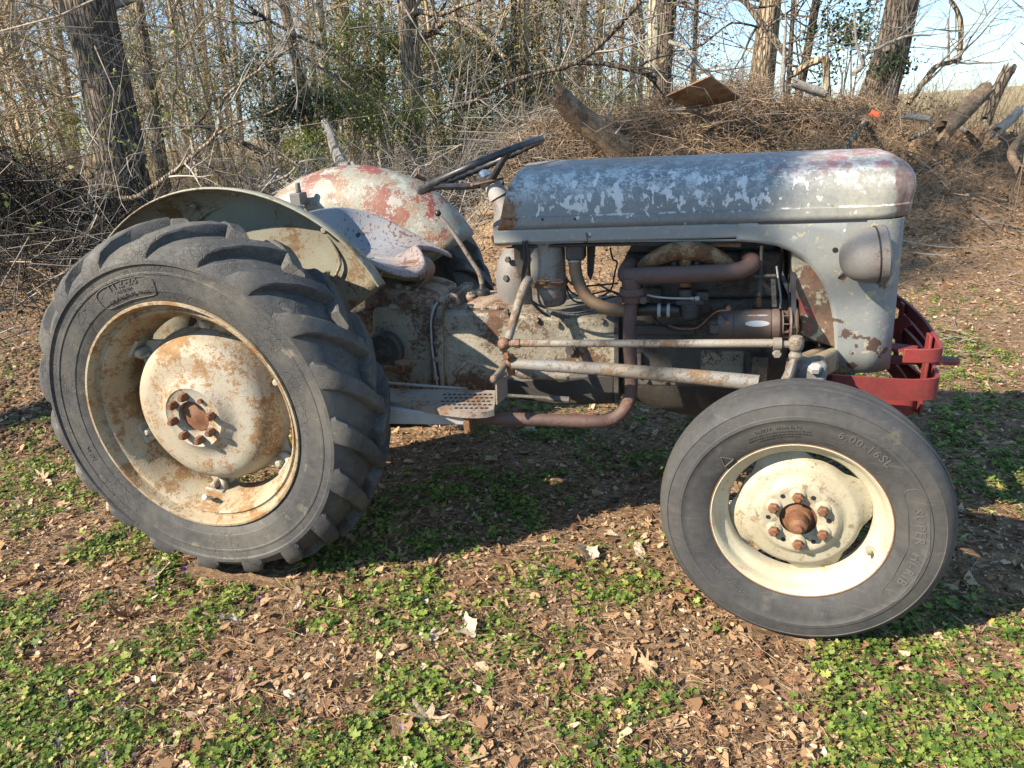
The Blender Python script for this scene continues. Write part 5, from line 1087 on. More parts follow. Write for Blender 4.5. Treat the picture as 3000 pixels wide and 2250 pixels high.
cz = height(cx, cy)+r_.uniform(0.006, 0.022, N)*np.repeat(r_.uniform(0.6, 1.5, pl_n), nl)[ok]
nr = np.stack([np.cos(ang)*r_.uniform(0, 0.7, N), np.sin(ang)*r_.uniform(0, 0.7, N), np.ones(N)], 1)+r_.normal(0, 0.22, (N, 3)); nr /= np.linalg.norm(nr, axis=1)[:, None]
t = np.stack([np.cos(ang), np.sin(ang), np.zeros(N)], 1); t = t-nr*(t*nr).sum(1)[:, None]; t /= np.linalg.norm(t, axis=1)[:, None]; b_ = np.cross(nr, t); C = np.stack([cx, cy, cz], 1)
K = 15; rim = []
lob = np.array([0.35, 0.92, 0.68, 1.0, 0.66, 1.05, 0.70, 1.08, 0.70, 1.05, 0.66, 1.0, 0.68, 0.92, 0.35]); th = np.linspace(-2.75, 2.75, K)
vs = [C-nr*(size*0.18)[:, None]]
for j in range(K):
    rr = size*lob[j]*r_.uniform(0.88, 1.1, N); up = (0.10*(j % 2)-0.03)*size
    vs.append(C+t*(rr*math.cos(th[j]))[:, None]+b_*(rr*math.sin(th[j]))[:, None]+nr*up[:, None])
vv = np.stack(vs, 1).reshape(-1, 3); base = (np.arange(N)*(K+1))[:, None, None]; f = np.array([[0, j+1, j+2] for j in range(K-1)])[None]; ff_ = (base+f).reshape(-1)
tone = np.repeat(np.clip(r_.normal(0.5, 0.17, N)+np.repeat(r_.normal(0, 0.14, pl_n), nl)[ok], 0, 1), K-1)
M_GREEN = tone_mat('ground_cover_greens', [(0.0, (0.030, 0.060, 0.018)), (0.35, (0.10, 0.165, 0.030)), (0.65, (0.20, 0.275, 0.050)), (0.9, (0.33, 0.38, 0.085)), (1.0, (0.42, 0.35, 0.09))], 0.55, 0.38, 0.35)
me = fastmesh('ground_cover', vv, ff_, 3, M_GREEN, attr=tone, smooth=False); o = bpy.data.objects.new('ground_cover', me); COL.objects.link(o); tag(o, 'low green lobed weeds growing in patches over the litter', 'weeds', kind='stuff')
# stalks of the weeds
S_ = np.stack([x[pid], y[pid], height(x[pid], y[pid])], 1); vv, ff_ = segs_mesh(S_, C-nr*(size*0.15)[:, None], np.full(N, 0.0006), np.full(N, 0.0005))
me = fastmesh('weed_stalks', vv, ff_, 4, M_GREEN, attr=np.full(N*3, 0.25)); o = bpy.data.objects.new('weed_stalks', me); COL.objects.link(o); tag(o, 'thin stalks of the low green weeds', 'weeds', kind='stuff')
# purple flowers
r_ = np.random.default_rng(29); fl = [(110, 1335), (130, 1350), (85, 1338), (150, 1325), (105, 1390), (160, 1300), (480, 1352), (870, 1600), (130, 1620), (500, 1470), (230, 1655), (265, 1540), (150, 1520), (400, 1240), (330, 1270), (1110, 1010), (560, 1305)]
fv = []
M_PURP = tone_mat('purple_flowers', [(0, (0.16, 0.10, 0.15)), (1, (0.36, 0.16, 0.50))], 0.7, 0.2)
for k, (px_, py_) in enumerate(fl):
    p = G(px_, py_); m = MB(); z0 = float(height(p[0], p[1]))
    for j in range(7):
        a = j*2.4; hgt = 0.02+0.004*j; q = p+V(0.006*math.cos(a), 0.006*math.sin(a), z0+hgt-p[2]); sz = 0.006
        m.add([q, q+V(sz*math.cos(a), sz*math.sin(a), 0.004), q+V(0.4*sz*math.cos(a)-sz*0.5*math.sin(a), 0.4*sz*math.sin(a)+sz*0.5*math.cos(a), 0.006)], [(0, 1, 2)])
    m.tube([V(p[0], p[1], z0), V(p[0], p[1], z0+0.045)], [0.0012, 0.0008], n=4)
    me = bpy.data.meshes.new('wild_flower'); me.from_pydata(m.v, [], m.f); a = me.attributes.new('tone', 'FLOAT', 'FACE'); a.data.foreach_set('value', np.full(len(m.f), 1.0 if k > 5 else 0.35, np.float32)); me.materials.append(M_PURP)
    o = bpy.data.objects.new('wild_flower', me); COL.objects.link(o); tag(o, 'small purple wild flower among the green weeds', 'flower', 'purple flowers in the weeds')
# --- single fallen leaves
def leaf_mesh(kind, seed):
    """crumpled leaf: a lobed outline round a midrib, folded and curled"""
    q = random.Random(seed); K = 36; b = MB(); rows = []; c1, c2, tw, ph = q.uniform(-0.5, 1.2), q.uniform(0.1, 1.3)*q.choice((1, 1, -1)), q.uniform(-0.7, 0.7), q.uniform(0, 6)
    for k in range(K):
        th = 2*math.pi*k/K
        if kind == 'star': r = 0.30+0.20*abs(math.cos(2.5*th+0.3*q.gauss(0, 1)*0.2))+0.03*q.gauss(0, 1); ax, ay = 1.1, 0.8
        elif kind == 'oak': r = 0.36+0.16*math.cos(7*th+0.4)+0.04*q.gauss(0, 1); ax, ay = 1.25, 0.72
        elif kind == 'long': r = 0.42+0.02*q.gauss(0, 1); ax, ay = 1.25, 0.42
        else: r = 0.40+0.05*math.cos(5*th+1)+0.03*q.gauss(0, 1); ax, ay = 1.15, 0.72
        row = []
        for f in (0.02, 0.35, 0.68, 1.0):
            u, v_ = ax*r*f*math.cos(th), ay*r*f*math.sin(th); row.append(V(u, v_, 0.5*c1*u*u+c2*v_*v_+0.25*abs(v_)*(c2 > 0)+tw*u*v_+0.035*math.sin(9*u+ph)*math.cos(8*v_+ph)+0.02*f*q.gauss(0, 1)))
        rows.append(row)
    b.grid(rows, close_u=True); e = min((p[0], p) for r in rows for p in r)[1] if False else V(-0.40*(1.2 if kind != 'star' else 1), 0, 0); b.tube([e+V(-0.2, 0, 0.03), e+V(0.12, 0, 0.0)], [0.008, 0.010], n=3)
    zmin = min(p[2] for p in b.v); b.v = [(p[0], p[1], p[2]-zmin) for p in b.v]
    me = bpy.data.meshes.new('fallen_leaf'); me.from_pydata(b.v, [], b.f); me.shade_smooth(); return me
def leaf_mat():
    m = NM('dry_leaf'); rnd = m.rand(); col = m.ramp(rnd, [(0.0, (0.17, 0.085, 0.042)), (0.3, (0.31, 0.17, 0.08)), (0.6, (0.42, 0.265, 0.14)), (0.85, (0.50, 0.37, 0.235)), (1.0, (0.56, 0.50, 0.40))])
    n1 = m.noise(5, 5, 0.6); col = m.mix(m.step(n1, 0.35, 0.7, 0, 0.4), col, (0.13, 0.07, 0.04)); x, y, z = m.xyz()
    vein = m.step(m.math('ABSOLUTE', y), 0.0, 0.02, 0.5, 0); col = m.mix(vein, col, (0.42, 0.30, 0.17)); return m.out(col, 0.75, bump=n1, bstr=0.4, bdist=0.05, trans=0.22)
M_LEAF = leaf_mat()
LM = [leaf_mesh(k, s_) for s_, k in enumerate(('oak', 'round', 'oak', 'round', 'star', 'long', 'long', 'oak', 'round', 'oak', 'long'))]
for me in LM: me.materials.append(M_LEAF)
fixed = [(365, 1170, .11), (345, 1235, .09), (275, 1337, .085), (365, 1285, .05), (505, 1340, .05), (560, 1362, .06), (745, 1285, .08), (770, 1270, .06), (1010, 1360, .09), (935, 1375, .07), (690, 1440, .06), (108, 1500, .06), (870, 1590, .09), (930, 1560, .08), (1270, 1195, .10), (1220, 1220, .08), (1310, 1330, .06), (1100, 1235, .06), (1400, 1440, .07), (1365, 1420, .05), (1150, 1445, .05), (1440, 1325, .05), (1490, 1275, .06), (1685, 1250, .03), (1655, 1330, .05), (2010, 1355, .10), (2105, 1115, .06), (2140, 1330, .07), (2160, 1500, .09), (2040, 1450, .06), (400, 1265, .06), (60, 1475, .07), (40, 1320, .06), (180, 1380, .06), (120, 1005, .07), (95, 1040, .08), (60, 985, .06), (45, 965, .06), (860, 1110, .07), (945, 1125, .035), (1045, 1260, .06), (1720, 1470, .05), (1600, 1570, .05), (2090, 1600, .07), (1520, 1560, .05), (1960, 920, .06), (2100, 860, .05), (1985, 890, .05), (790, 1205, .05), (640, 1310, .04), (1180, 1080, .04), (1400, 1130, .04)]
r_ = np.random.default_rng(31)
lv = [(G(a, b_)[:2], s_) for a, b_, s_ in fixed]; lv = [(p, s_*1.2) for p, s_ in lv]
xx, yy = view_pts(235, r_, yhi=3.6, power=1.2); lv += [((a, b_), float(s_)) for a, b_, s_ in zip(xx, yy, r_.lognormal(-2.95, 0.3, len(xx)).clip(0.028, 0.085))]
for k, (p, s_) in enumerate(lv):
    if in_tyres(np.array([p[0]]), np.array([p[1]]))[0]: continue
    o = bpy.data.objects.new('fallen_leaf', LM[k % len(LM)]); COL.objects.link(o); o.location = (p[0], p[1], float(height(p[0], p[1]))+0.006)
    o.rotation_euler = (rng.gauss(0, 0.22), rng.gauss(0, 0.22), rng.uniform(0, 6.28)); o.scale = (s_, s_*rng.uniform(0.75, 1.1), s_*rng.uniform(0.7, 1.4))
    tag(o, 'curled dry brown leaf lying on the ground', 'leaf', 'fallen leaves around the tractor')
# --- sweetgum seed balls
def ball_mesh():
    b = MB(); bm = bmesh.new(); bmesh.ops.create_icosphere(bm, subdivisions=2, radius=0.6); vs = [np.array(v.co) for v in bm.verts]; fs = [tuple(v.index for v in f.verts) for f in bm.faces]; bm.free(); b.add(vs, fs)
    for v in vs:
        n_ = v/np.linalg.norm(v); a = np.cross(n_, V(0.3, 0.5, 0.8)); a /= np.linalg.norm(a); c = np.cross(n_, a); s_ = rng.uniform(0.9, 1.1)
        b.add([n_*0.55+a*0.13, n_*0.55-a*0.07+c*0.11, n_*0.55-a*0.07-c*0.11, n_*s_], [(0, 1, 3), (1, 2, 3), (2, 0, 3)])
    me = bpy.data.meshes.new('seed_ball'); me.from_pydata(b.v, [], b.f); return me
m = NM('seed_ball_brown'); SB = ball_mesh(); SB.materials.append(m.out(m.mix(m.rand(), (0.06, 0.03, 0.02), (0.16, 0.07, 0.035)), 0.9))
sb = [(620, 1212), (635, 1370), (740, 1570), (1300, 1585), (1525, 1545), (1530, 1570), (2120, 1475), (2050, 1440), (1890, 1440), (2080, 1475), (1450, 1650), (1920, 1520), (2130, 1530), (1980, 1700), (1850, 1580), (1780, 1540), (990, 1345), (1350, 1480), (1105, 1525), (400, 1620), (60, 1420), (2085, 705), (2040, 720), (2120, 620), (1985, 690), (2060, 560), (1640, 1420), (1240, 1140), (880, 1230), (1540, 1660)]
for p_ in sb:
    p = G(*p_); o = bpy.data.objects.new('seed_ball', SB); COL.objects.link(o); s_ = rng.uniform(0.014, 0.019); o.scale = (s_,)*3; o.location = (p[0], p[1], float(height(p[0], p[1]))+s_*0.75); o.rotation_euler = (rng.uniform(0, 6), rng.uniform(0, 6), 0)
    tag(o, 'spiky brown sweetgum seed ball on the ground', 'seed ball', 'sweetgum balls on the ground')
# --- clods of soil left of the rear wheel
r_ = np.random.default_rng(33); CV = []; CFa = []; bm = bmesh.new(); bmesh.ops.create_icosphere(bm, subdivisions=1, radius=1.0); iv = np.array([v.co for v in bm.verts]); jf = np.array([[v.index for v in f.verts] for f in bm.faces]); bm.free()
n = 1500; px_ = r_.uniform(-60, 190, n); py_ = r_.uniform(755, 985, n); tone = []
for k in range(n):
    p = G(px_[k], py_[k]); s_ = min(0.017, float(r_.lognormal(-4.75, 0.55))); z0 = float(height(p[0], p[1]))
    CV.append(iv*np.array([1, 1, 0.75])*s_*(1+r_.normal(0, 0.28, (len(iv), 1)))+np.array([p[0], p[1], z0+s_*0.3])); CFa.append(jf+k*len(iv)); tone += [float(r_.random()*0.35)]*len(jf)
M_CLOD = tone_mat('soil_clods', [(0, (0.05, 0.03, 0.018)), (1, (0.20, 0.13, 0.075))], 0.95)
me = fastmesh('soil_clods', np.concatenate(CV), np.concatenate(CFa), 3, M_CLOD, attr=np.array(tone)); o = bpy.data.objects.new('soil_clods', me); COL.objects.link(o); tag(o, 'heap of dark soil clods beside the rear wheel', 'soil', kind='stuff')
# ================================================================== woodland behind
def bark(name, a, b, scale=1.0, seed=0.0, moss=None, cell=True):
    m = NM(name); v = m.mapping(scale=(14*scale, 14*scale, 2.2*scale), loc=(seed, seed, 0)); r = m.noise(1.0, 7, 0.62, 0.6, vec=v); f_ = m.noise(30, 6, 0.7)
    w_ = m.voro(1.0, 'DISTANCE_TO_EDGE', vec=m.mapping(scale=(24*scale, 24*scale, 3.2*scale), loc=(seed, 0, 0)))
    if not cell:
        g1 = m.noise(9*scale, 8, 0.7, 0.8); g2 = m.noise(60*scale, 5, 0.7, 0.4); col = m.mix(m.step(g1, 0.36, 0.64), a, b); col = m.mix(m.math('MULTIPLY', m.step(g2, 0.45, 0.66), 0.55), col, tuple(c*0.45 for c in a)); return m.out(col, 0.9, bump=m.math('ADD', g1, g2), bstr=0.8, bdist=0.02, spec=0.2)
    cr = m.step(w_, 0.0, 0.16); col = m.mix(m.step(r, 0.32, 0.66), a, b); col = m.mix(cr, tuple(c*0.4 for c in a), col); col = m.mix(m.math('MULTIPLY', m.step(f_, 0.45, 0.7), 0.35), col, tuple(min(1, c*1.5) for c in b))
    if moss: col = m.mix(m.math('MULTIPLY', m.step(m.noise(2.2, 5, 0.6), 0.5, 0.65), 0.55), col, moss)
    return m.out(col, 0.92, bump=m.math('ADD', m.math('MULTIPLY', cr, 1.0), m.math('MULTIPLY', r, 0.8)), bstr=0.9, bdist=0.03, spec=0.2)
B_GREY = bark('furrowed_grey_bark', (0.10, 0.082, 0.066), (0.205, 0.168, 0.132)); B_TAN = bark('tan_bark', (0.22, 0.17, 0.12), (0.40, 0.32, 0.22), 1.2, 4); B_PALE = bark('pale_bark', (0.31, 0.28, 0.215), (0.48, 0.43, 0.33), 0.7, 8, moss=(0.22, 0.23, 0.14)); B_PINE = bark('pinkish_bark', (0.25, 0.17, 0.12), (0.42, 0.30, 0.22), 0.8, 2)
B_DARK = bark('dark_bark', (0.055, 0.045, 0.038), (0.12, 0.10, 0.08), 1.2, 5)
B_DEAD = bark('bleached_wood', (0.24, 0.215, 0.185), (0.42, 0.39, 0.345), 1.6, 6, cell=False); B_ROT = bark('rotten_wood', (0.12, 0.08, 0.052), (0.31, 0.235, 0.165), 1.3, 9, cell=False)
def twigmat(name, a, b):
    m = NM(name); return m.out(m.mix(m.step(m.noise(1.3, 4, 0.6), 0.35, 0.65), a, b), 0.9, spec=0.2)
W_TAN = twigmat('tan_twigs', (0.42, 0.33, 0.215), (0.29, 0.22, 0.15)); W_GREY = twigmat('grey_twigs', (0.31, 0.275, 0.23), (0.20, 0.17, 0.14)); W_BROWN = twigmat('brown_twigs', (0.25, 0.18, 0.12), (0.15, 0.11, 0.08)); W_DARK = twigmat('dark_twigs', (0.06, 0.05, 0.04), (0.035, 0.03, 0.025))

class Segs:
    def __init__(s): s.S = []; s.E = []; s.a = []; s.b = []
    def add(s, p, q, ra, rb): s.S.append(p); s.E.append(q); s.a.append(ra); s.b.append(rb)
    def path(s, pts, rs):
        for i in range(len(pts)-1): s.add(pts[i], pts[i+1], rs[i], rs[i+1])
    def mesh(s, name, mat, n=4):
        vv, f = segs_mesh(np.array(s.S), np.array(s.E), np.array(s.a), np.array(s.b), n); return fastmesh(name, vv, f, 4, mat, smooth=True)
def rdir(q, z=0.0, spread=1.0):
    v = V(q.gauss(0, 1), q.gauss(0, 1), q.gauss(0, 1)); v /= np.linalg.norm(v)+1e-9; v = v*spread+V(0, 0, z); return v/(np.linalg.norm(v)+1e-9)
def twig(sg, q, p, d, L, r, depth, wob=0.22, kids=3, up=0.05):
    n = 4 if depth else 3; pts = [p]; rs = [r]
    for i in range(n):
        d = d+rdir(q)*wob+V(0, 0, up); d /= np.linalg.norm(d); pts.append(pts[-1]+d*L/n); rs.append(r*(1-0.75*(i+1)/n))
    sg.path(pts, rs)
    if depth > 0:
        for k in range(kids):
            i = q.randint(1, n); nd = d*0.55+rdir(q)*0.75; nd /= np.linalg.norm(nd); twig(sg, q, pts[i], nd, L*q.uniform(0.45, 0.72), max(rs[i]*0.7, 0.0012), depth-1, wob, kids, up)
def obj(name, me, parent=None):
    o = bpy.data.objects.new(name, me); COL.objects.link(o)
    if parent is not None: o.parent = parent
    return o
def trunk_mesh(pts, rs, mat, seed, n=14, rough=0.08):
    q = np.random.default_rng(seed); b = MB(); P = catmull([np.append(p, r) for p, r in zip(pts, rs)], 5)
    ph = q.uniform(0, 6, 4); vs = []; fs = []; m = len(P)
    for i, p in enumerate(P):
        for k in range(n):
            a = 2*math.pi*k/n; rr = p[3]*(1+rough*math.sin(3*a+ph[0]+i*0.15)+rough*0.6*math.sin(5*a+ph[1]-i*0.2)+q.normal(0, rough*0.25)); vs.append(V(p[0]+rr*math.cos(a), p[1]+rr*math.sin(a), p[2]))
    for i in range(m-1):
        for k in range(n): fs.append((i*n+k, i*n+(k+1) % n, (i+1)*n+(k+1) % n, (i+1)*n+k))
    b.add(vs, fs); me = bpy.data.meshes.new('trunk'); me.from_pydata(b.v, [], b.f); me.shade_smooth(); me.materials.append(mat); return me
TREE_XY = []
def tree(top, bot, yy, w_top, w_bot, mat, label, seed, hgt=None, limbs=10, low=2.2, wood=None, name='tree', sweep=0.0, kids=3, ivy=0, group='trees of the wood behind', L0=1.6, depth=2):
    """trunk axis through two photo points at depth yy; the crown goes on above the picture"""
    q = random.Random(seed); a, b = D(*top, yy), D(*bot, yy); s_ = scale_at((a+b)/2); r1, r0 = w_top/2/s_, w_bot/2/s_
    zg = float(height(b[0], b[1])); d = (a-b)/(a[2]-b[2]); base = b+d*(zg-0.15-b[2]); H = hgt or q.uniform(9, 13)
    t = empty(name, (base[0], base[1], zg)); tag(t, label, 'tree', group); o0 = V(base[0], base[1], zg)
    zs = [zg-0.15, zg+0.12, (b[2]+zg)/2+0.2, a[2], a[2]+(H-a[2])*0.4, H]; rs = [r0*1.35, r0*1.15, r0, r1, r1*0.7, r1*0.15]
    zs = sorted(set(zs)); dd = d.copy(); pts = []
    for z in zs:
        lean = d if z <= a[2] else d*0.6+V(0, 0, 0.4)
        p = base+d*(z-base[2]) if z <= a[2] else (base+d*(a[2]-base[2]))+lean*(z-a[2]); pts.append(V(p[0]+0.03*q.gauss(0, 1)*(z > zg+0.3), p[1], z))
    obj('trunk', trunk_mesh([p-o0 for p in pts], rs[:len(pts)], mat, seed), t)
    sg = Segs()
    for k in range(limbs):
        z = q.uniform(low, H*0.95) if k > 1 else q.uniform(low, low+1.5); f = (z-zs[0])/(H-zs[0]); i = max(j for j in range(len(zs)-1) if zs[j] <= z) if z < H else len(zs)-2
        ft = (z-zs[i])/(zs[i+1]-zs[i]); p = pts[i]*(1-ft)+pts[i+1]*ft; az = q.uniform(0, 6.28); dr = V(math.cos(az), math.sin(az), q.uniform(0.1, 0.8)); dr /= np.linalg.norm(dr)
        twig(sg, q, p-o0, dr, L0*q.uniform(0.7, 1.4)*(1.3-0.6*f), max(0.012, r1*0.28*(1-0.6*f)), depth, kids=kids)
    if sg.S: tag(obj('crown', sg.mesh('crown', wood or W_GREY), t), kind='stuff')
    if ivy:
        L = []; q2 = np.random.default_rng(seed)
        for k in range(ivy):
            f = q2.random(); i = int(f*(len(pts)-1)*0.7); ft = q2.random(); p = pts[i]*(1-ft)+pts[i+1]*ft; az = q2.uniform(0, 6.28); rr = rs[i]+abs(q2.normal(0, 0.10)); L.append(p-o0+V(rr*math.cos(az), rr*math.sin(az), 0))
        obj('ivy', leaf_cloud('ivy', np.array(L), q2, 0.035, M_IVY), t)
    TREE_XY.append((base[0], base[1])); return t
def leaf_cloud(name, C, q2, size, mat, flat=0.0, asp=0.55):
    n = len(C); nr = q2.normal(0, 1, (n, 3))+np.array([-0.5, -0.3, 0.8])*0.8; nr /= np.linalg.norm(nr, axis=1)[:, None]; t = q2.normal(0, 1, (n, 3)); t -= nr*(t*nr).sum(1)[:, None]; t /= np.linalg.norm(t, axis=1)[:, None]; b = np.cross(nr, t)
    L = (size*q2.lognormal(0, 0.25, n))[:, None]; P = [C-t*L*0.5, C-b*L*asp*0.5+nr*L*0.08, C+t*L*0.5, C+b*L*asp*0.5+nr*L*0.08]; vv = np.stack(P, 1).reshape(-1, 3)
    return fastmesh(name, vv, np.arange(n*4), 4, mat, attr=np.clip(q2.normal(0.5, 0.22, n), 0, 1))
M_IVY = tone_mat('ivy_leaves', [(0, (0.018, 0.032, 0.012)), (0.5, (0.040, 0.066, 0.022)), (1, (0.10, 0.13, 0.045))], 0.45, 0.15, 0.5)
M_OLIVE = tone_mat('olive_leaves', [(0, (0.055, 0.075, 0.022)), (0.5, (0.17, 0.20, 0.045)), (1, (0.33, 0.33, 0.09))], 0.5, 0.3, 0.4)
M_CEDAR = tone_mat('cedar_sprays', [(0, (0.030, 0.040, 0.016)), (0.5, (0.075, 0.085, 0.030)), (1, (0.16, 0.15, 0.06))], 0.7, 0.2, 0.3)
M_DRYLEAF = tone_mat('dead_leaves', [(0, (0.06, 0.035, 0.022)), (0.5, (0.19, 0.115, 0.06)), (1, (0.36, 0.25, 0.15))], 0.85, 0.2, 0.2)

# ---- trees one can tell apart
tree((195, 0), (262, 390), 5.6, 88, 100, B_GREY, 'massive furrowed grey tree trunk rising behind the dark brush heap', 101, 12, 12, 2.6, W_GREY, ivy=260)
tree((292, 0), (333, 270), 7.2, 22, 30, B_TAN, 'slim tan forked tree just right of the massive grey trunk', 102, 9, 14, 1.4, W_TAN)
tree((18, 0), (62, 235), 9.5, 17, 20, B_PALE, 'slender pale tree left of the massive grey trunk', 103, 11, 8, 2.4, W_TAN)
tree((118, 0), (152, 240), 11.0, 13, 16, B_TAN, 'thin tan sapling between the pale tree and the massive trunk', 104, 10, 10, 1.6, W_TAN)
tree((695, 0), (716, 280), 10.5, 19, 24, B_PALE, 'straight pale grey-green tree behind the grey rear fender', 105, 12, 8, 2.2, W_TAN)
tree((612, 0), (655, 230), 11.5, 22, 27, B_PINE, 'pinkish brown tree with rough bark behind the tangled branches', 106, 12, 8, 2.4, W_TAN)
tree((738, 0), (750, 150), 14.0, 26, 30, B_TAN, 'broad tan tree close beside the pale grey-green tree', 107, 12, 8, 2.6, W_TAN)
tree((880, 0), (894, 310), 8.6, 40, 52, B_TAN, 'thick brown tree with peeling vines behind the red fender', 108, 12, 14, 1.9, W_TAN, ivy=120)
tree((1134, 0), (1131, 160), 12.5, 22, 26, B_PINE, 'rosy brown tree behind the steering wheel', 109, 12, 9, 2.0, W_TAN)
tree((1112, 0), (1108, 130), 10.5, 13, 16, B_DARK, 'dark thin tree leaning behind the steering wheel', 110, 10, 8, 2.0, W_BROWN)
tree((1417, 0), (1396, 255), 8.4, 24, 27, B_PALE, 'smooth pale tree of the pair by the plywood sheet', 111, 12, 8, 2.4, W_GREY)
tree((1447, 0), (1428, 245), 8.9, 37, 44, B_GREY, 'rough furrowed tree of the pair by the plywood sheet', 112, 12, 10, 2.4, W_GREY)
tree((1632, -10), (1518, 175), 8.0, 0.1, 0.1, B_DARK, 'x', 113) if False else None
tree((1507, 0), (1500, 160), 10.0, 8, 10, B_DARK, 'thin dark sapling behind the plywood sheet', 114, 7, 12, 1.8, W_BROWN)
tree((1662, 0), (1642, 172), 7.4, 44, 58, B_TAN, 'stout brown tree right of the plywood sheet', 115, 12, 10, 2.5, W_GREY)
tree((1764, 0), (1737, 140), 8.2, 17, 20, B_DARK, 'ivy-clad dark sapling between the stout and the leaning tree', 116, 9, 10, 1.6, W_BROWN, ivy=120)
tree((1712, 0), (1706, 150), 9.0, 9, 12, B_DARK, 'very thin upright stem beside the bleached dead pole', 117, 8, 10, 1.6, W_BROWN)
tree((1944, 0), (1902, 165), 7.0, 64, 80, B_GREY, 'heavy leaning tree trunk above the dirt bank', 118, 12, 12, 2.3, W_GREY, ivy=110)
q = random.Random(5); fill = [(88, 9), (430, 14), (470, 10), (540, 16), (575, 12), (790, 12), (820, 17), (950, 13), (985, 20), (1030, 14), (1060, 11), (1180, 18), (1215, 12), (1260, 15), (1300, 11), (1345, 16), (1375, 12), (245, 12), (370, 15), (405, 9), (500, 9), (660, 11), (10, 14), (215, 10)]
fill = fill[::2]+fill[1::4]
for k, (px_, w_) in enumerate(fill):
    yy = q.uniform(12, 22); tree((px_, 0), (px_+(1000-px_)*0.04+q.uniform(-8, 8), 200), yy, w_, w_*1.2, q.choice((B_TAN, B_PALE, B_PINE, B_TAN)), 'thin bare tree deep in the wood behind the tractor', 200+k, q.uniform(9, 14), 10, 1.5, W_TAN, name='bare_tree', group='thin trees deep in the wood', L0=2.0)
# trees up-sun of the picture: their bare crowns dapple the bank
def offtree(x, y, r, H, seed, label, limbs=22, L0=2.2, wood=W_GREY):
    q = random.Random(seed); zg = float(height(x, y)); t = empty('tree', (x, y, zg)); tag(t, label, 'tree', 'trees beside the clearing'); zs = [-0.15, 0.3, 2, 5, H*0.75, H]; obj('trunk', trunk_mesh([V(0.06*q.gauss(0, 1), 0.06*q.gauss(0, 1), z) for z in zs], [r*1.4, r*1.1, r, r*0.85, r*0.5, r*0.1], B_GREY, seed), t)
    sg = Segs()
    for k in range(limbs):
        z = q.uniform(2.6, H*0.95); az = q.uniform(0, 6.28); dr = V(math.cos(az), math.sin(az), q.uniform(0.1, 0.8)); twig(sg, q, V(0, 0, z), dr/np.linalg.norm(dr), L0*q.uniform(0.7, 1.4), r*0.28, 2, kids=4)
    obj('crown', sg.mesh('crown', wood), t); return t
offtree(-9.6, -0.4, 0.20, 11, 301, 'bare tree beside the clearing, left of the dark brush heap', 30)
offtree(-13.0, -0.2, 0.26, 13, 302, 'tall bare tree farther left of the dark brush heap', 34, 2.6)

def pine():
    X0 = V(-3.5, -7.2, 0); t = empty('pine_tree', tuple(X0)); tag(t, 'tall pine up-sun of the tractor, its low bough shading the hood', 'tree', 'trees beside the clearing')
    obj('trunk', trunk_mesh([V(0, 0, z) for z in (-0.15, 0.3, 2, 5, 9, 13)], [0.24, 0.20, 0.18, 0.15, 0.10, 0.02], B_PINE, 77), t); sg = Segs(); q2 = np.random.default_rng(9); q = random.Random(9); P = []
    A_, E_ = R(SHADOW_AZ), R(SUN_EL); ea = V(-math.sin(A_), math.cos(A_), 0); eb = V(math.cos(A_)*math.sin(E_), math.sin(A_)*math.sin(E_), math.cos(E_)); sdv = np.array(sd)
    for a_, b_, ra, rb, tt, n_ in ((-0.86, 1.34, 0.10, 0.15, 7.2, 800), (-1.02, 1.46, 0.11, 0.16, 7.0, 900), (-1.17, 1.58, 0.08, 0.13, 6.9, 600), (-1.16, 1.20, 0.12, 0.17, 6.9, 800), (-2.2, 2.9, 0.4, 0.3, 7.2, 800), (-1.6, 3.2, 0.4, 0.25, 7.6, 600)):
        c = ea*a_+eb*b_-sdv*tt; P.append(c+q2.normal(0, 1, (n_, 1))*ea*ra*0.55+q2.normal(0, 1, (n_, 1))*eb*rb*0.55+q2.normal(0, 1, (n_, 1))*sdv*0.3-X0)
        b0 = V(0, 0, min(11.5, c[2]+3.2)); sg.path([b0, (b0+c-X0)/2+V(0, 0, 0.35), c-X0], [0.05, 0.035, 0.012])
        for k in range(5): twig(sg, q, c-X0, rdir(q), 0.3, 0.008, 1)
    tag(obj('boughs', sg.mesh('boughs', W_BROWN), t), kind='stuff'); P = np.concatenate(P); obj('needles', leaf_cloud('needles', P, q2, 0.13, M_CEDAR, asp=0.30), t)
pine()
def crown_pine(x, y, H, seed, label):
    q2 = np.random.default_rng(seed); q = random.Random(seed); t = empty('pine_tree', (x, y, 0)); tag(t, label, 'tree', 'trees beside the clearing'); obj('trunk', trunk_mesh([V(0, 0, z) for z in (-0.15, 0.3, 2, 6, 10, H)], [0.24, 0.20, 0.18, 0.15, 0.10, 0.02], B_PINE, seed), t); sg = Segs(); P = []
    for k in range(13):
        z = q.uniform(H-3.6, H); az = q.uniform(0, 6.28); r = q.uniform(0.5, 1.7); c = V(r*math.cos(az), r*math.sin(az), z+0.2); sg.path([V(0, 0, z-0.3), c*0.5+V(0, 0, z*0.5-0.05), c], [0.04, 0.03, 0.01]); P.append(c+q2.normal(0, 0.26, (260, 3))); twig(sg, q, c, rdir(q), 0.5, 0.008, 1)
    tag(obj('boughs', sg.mesh('boughs', W_BROWN), t), kind='stuff'); obj('needles', leaf_cloud('needles', np.concatenate(P), q2, 0.15, M_CEDAR, asp=0.3), t)
crown_pine(-8.2, -5.2, 13.6, 303, 'tall bare-stemmed pine beside the clearing, far up-sun of the bank')

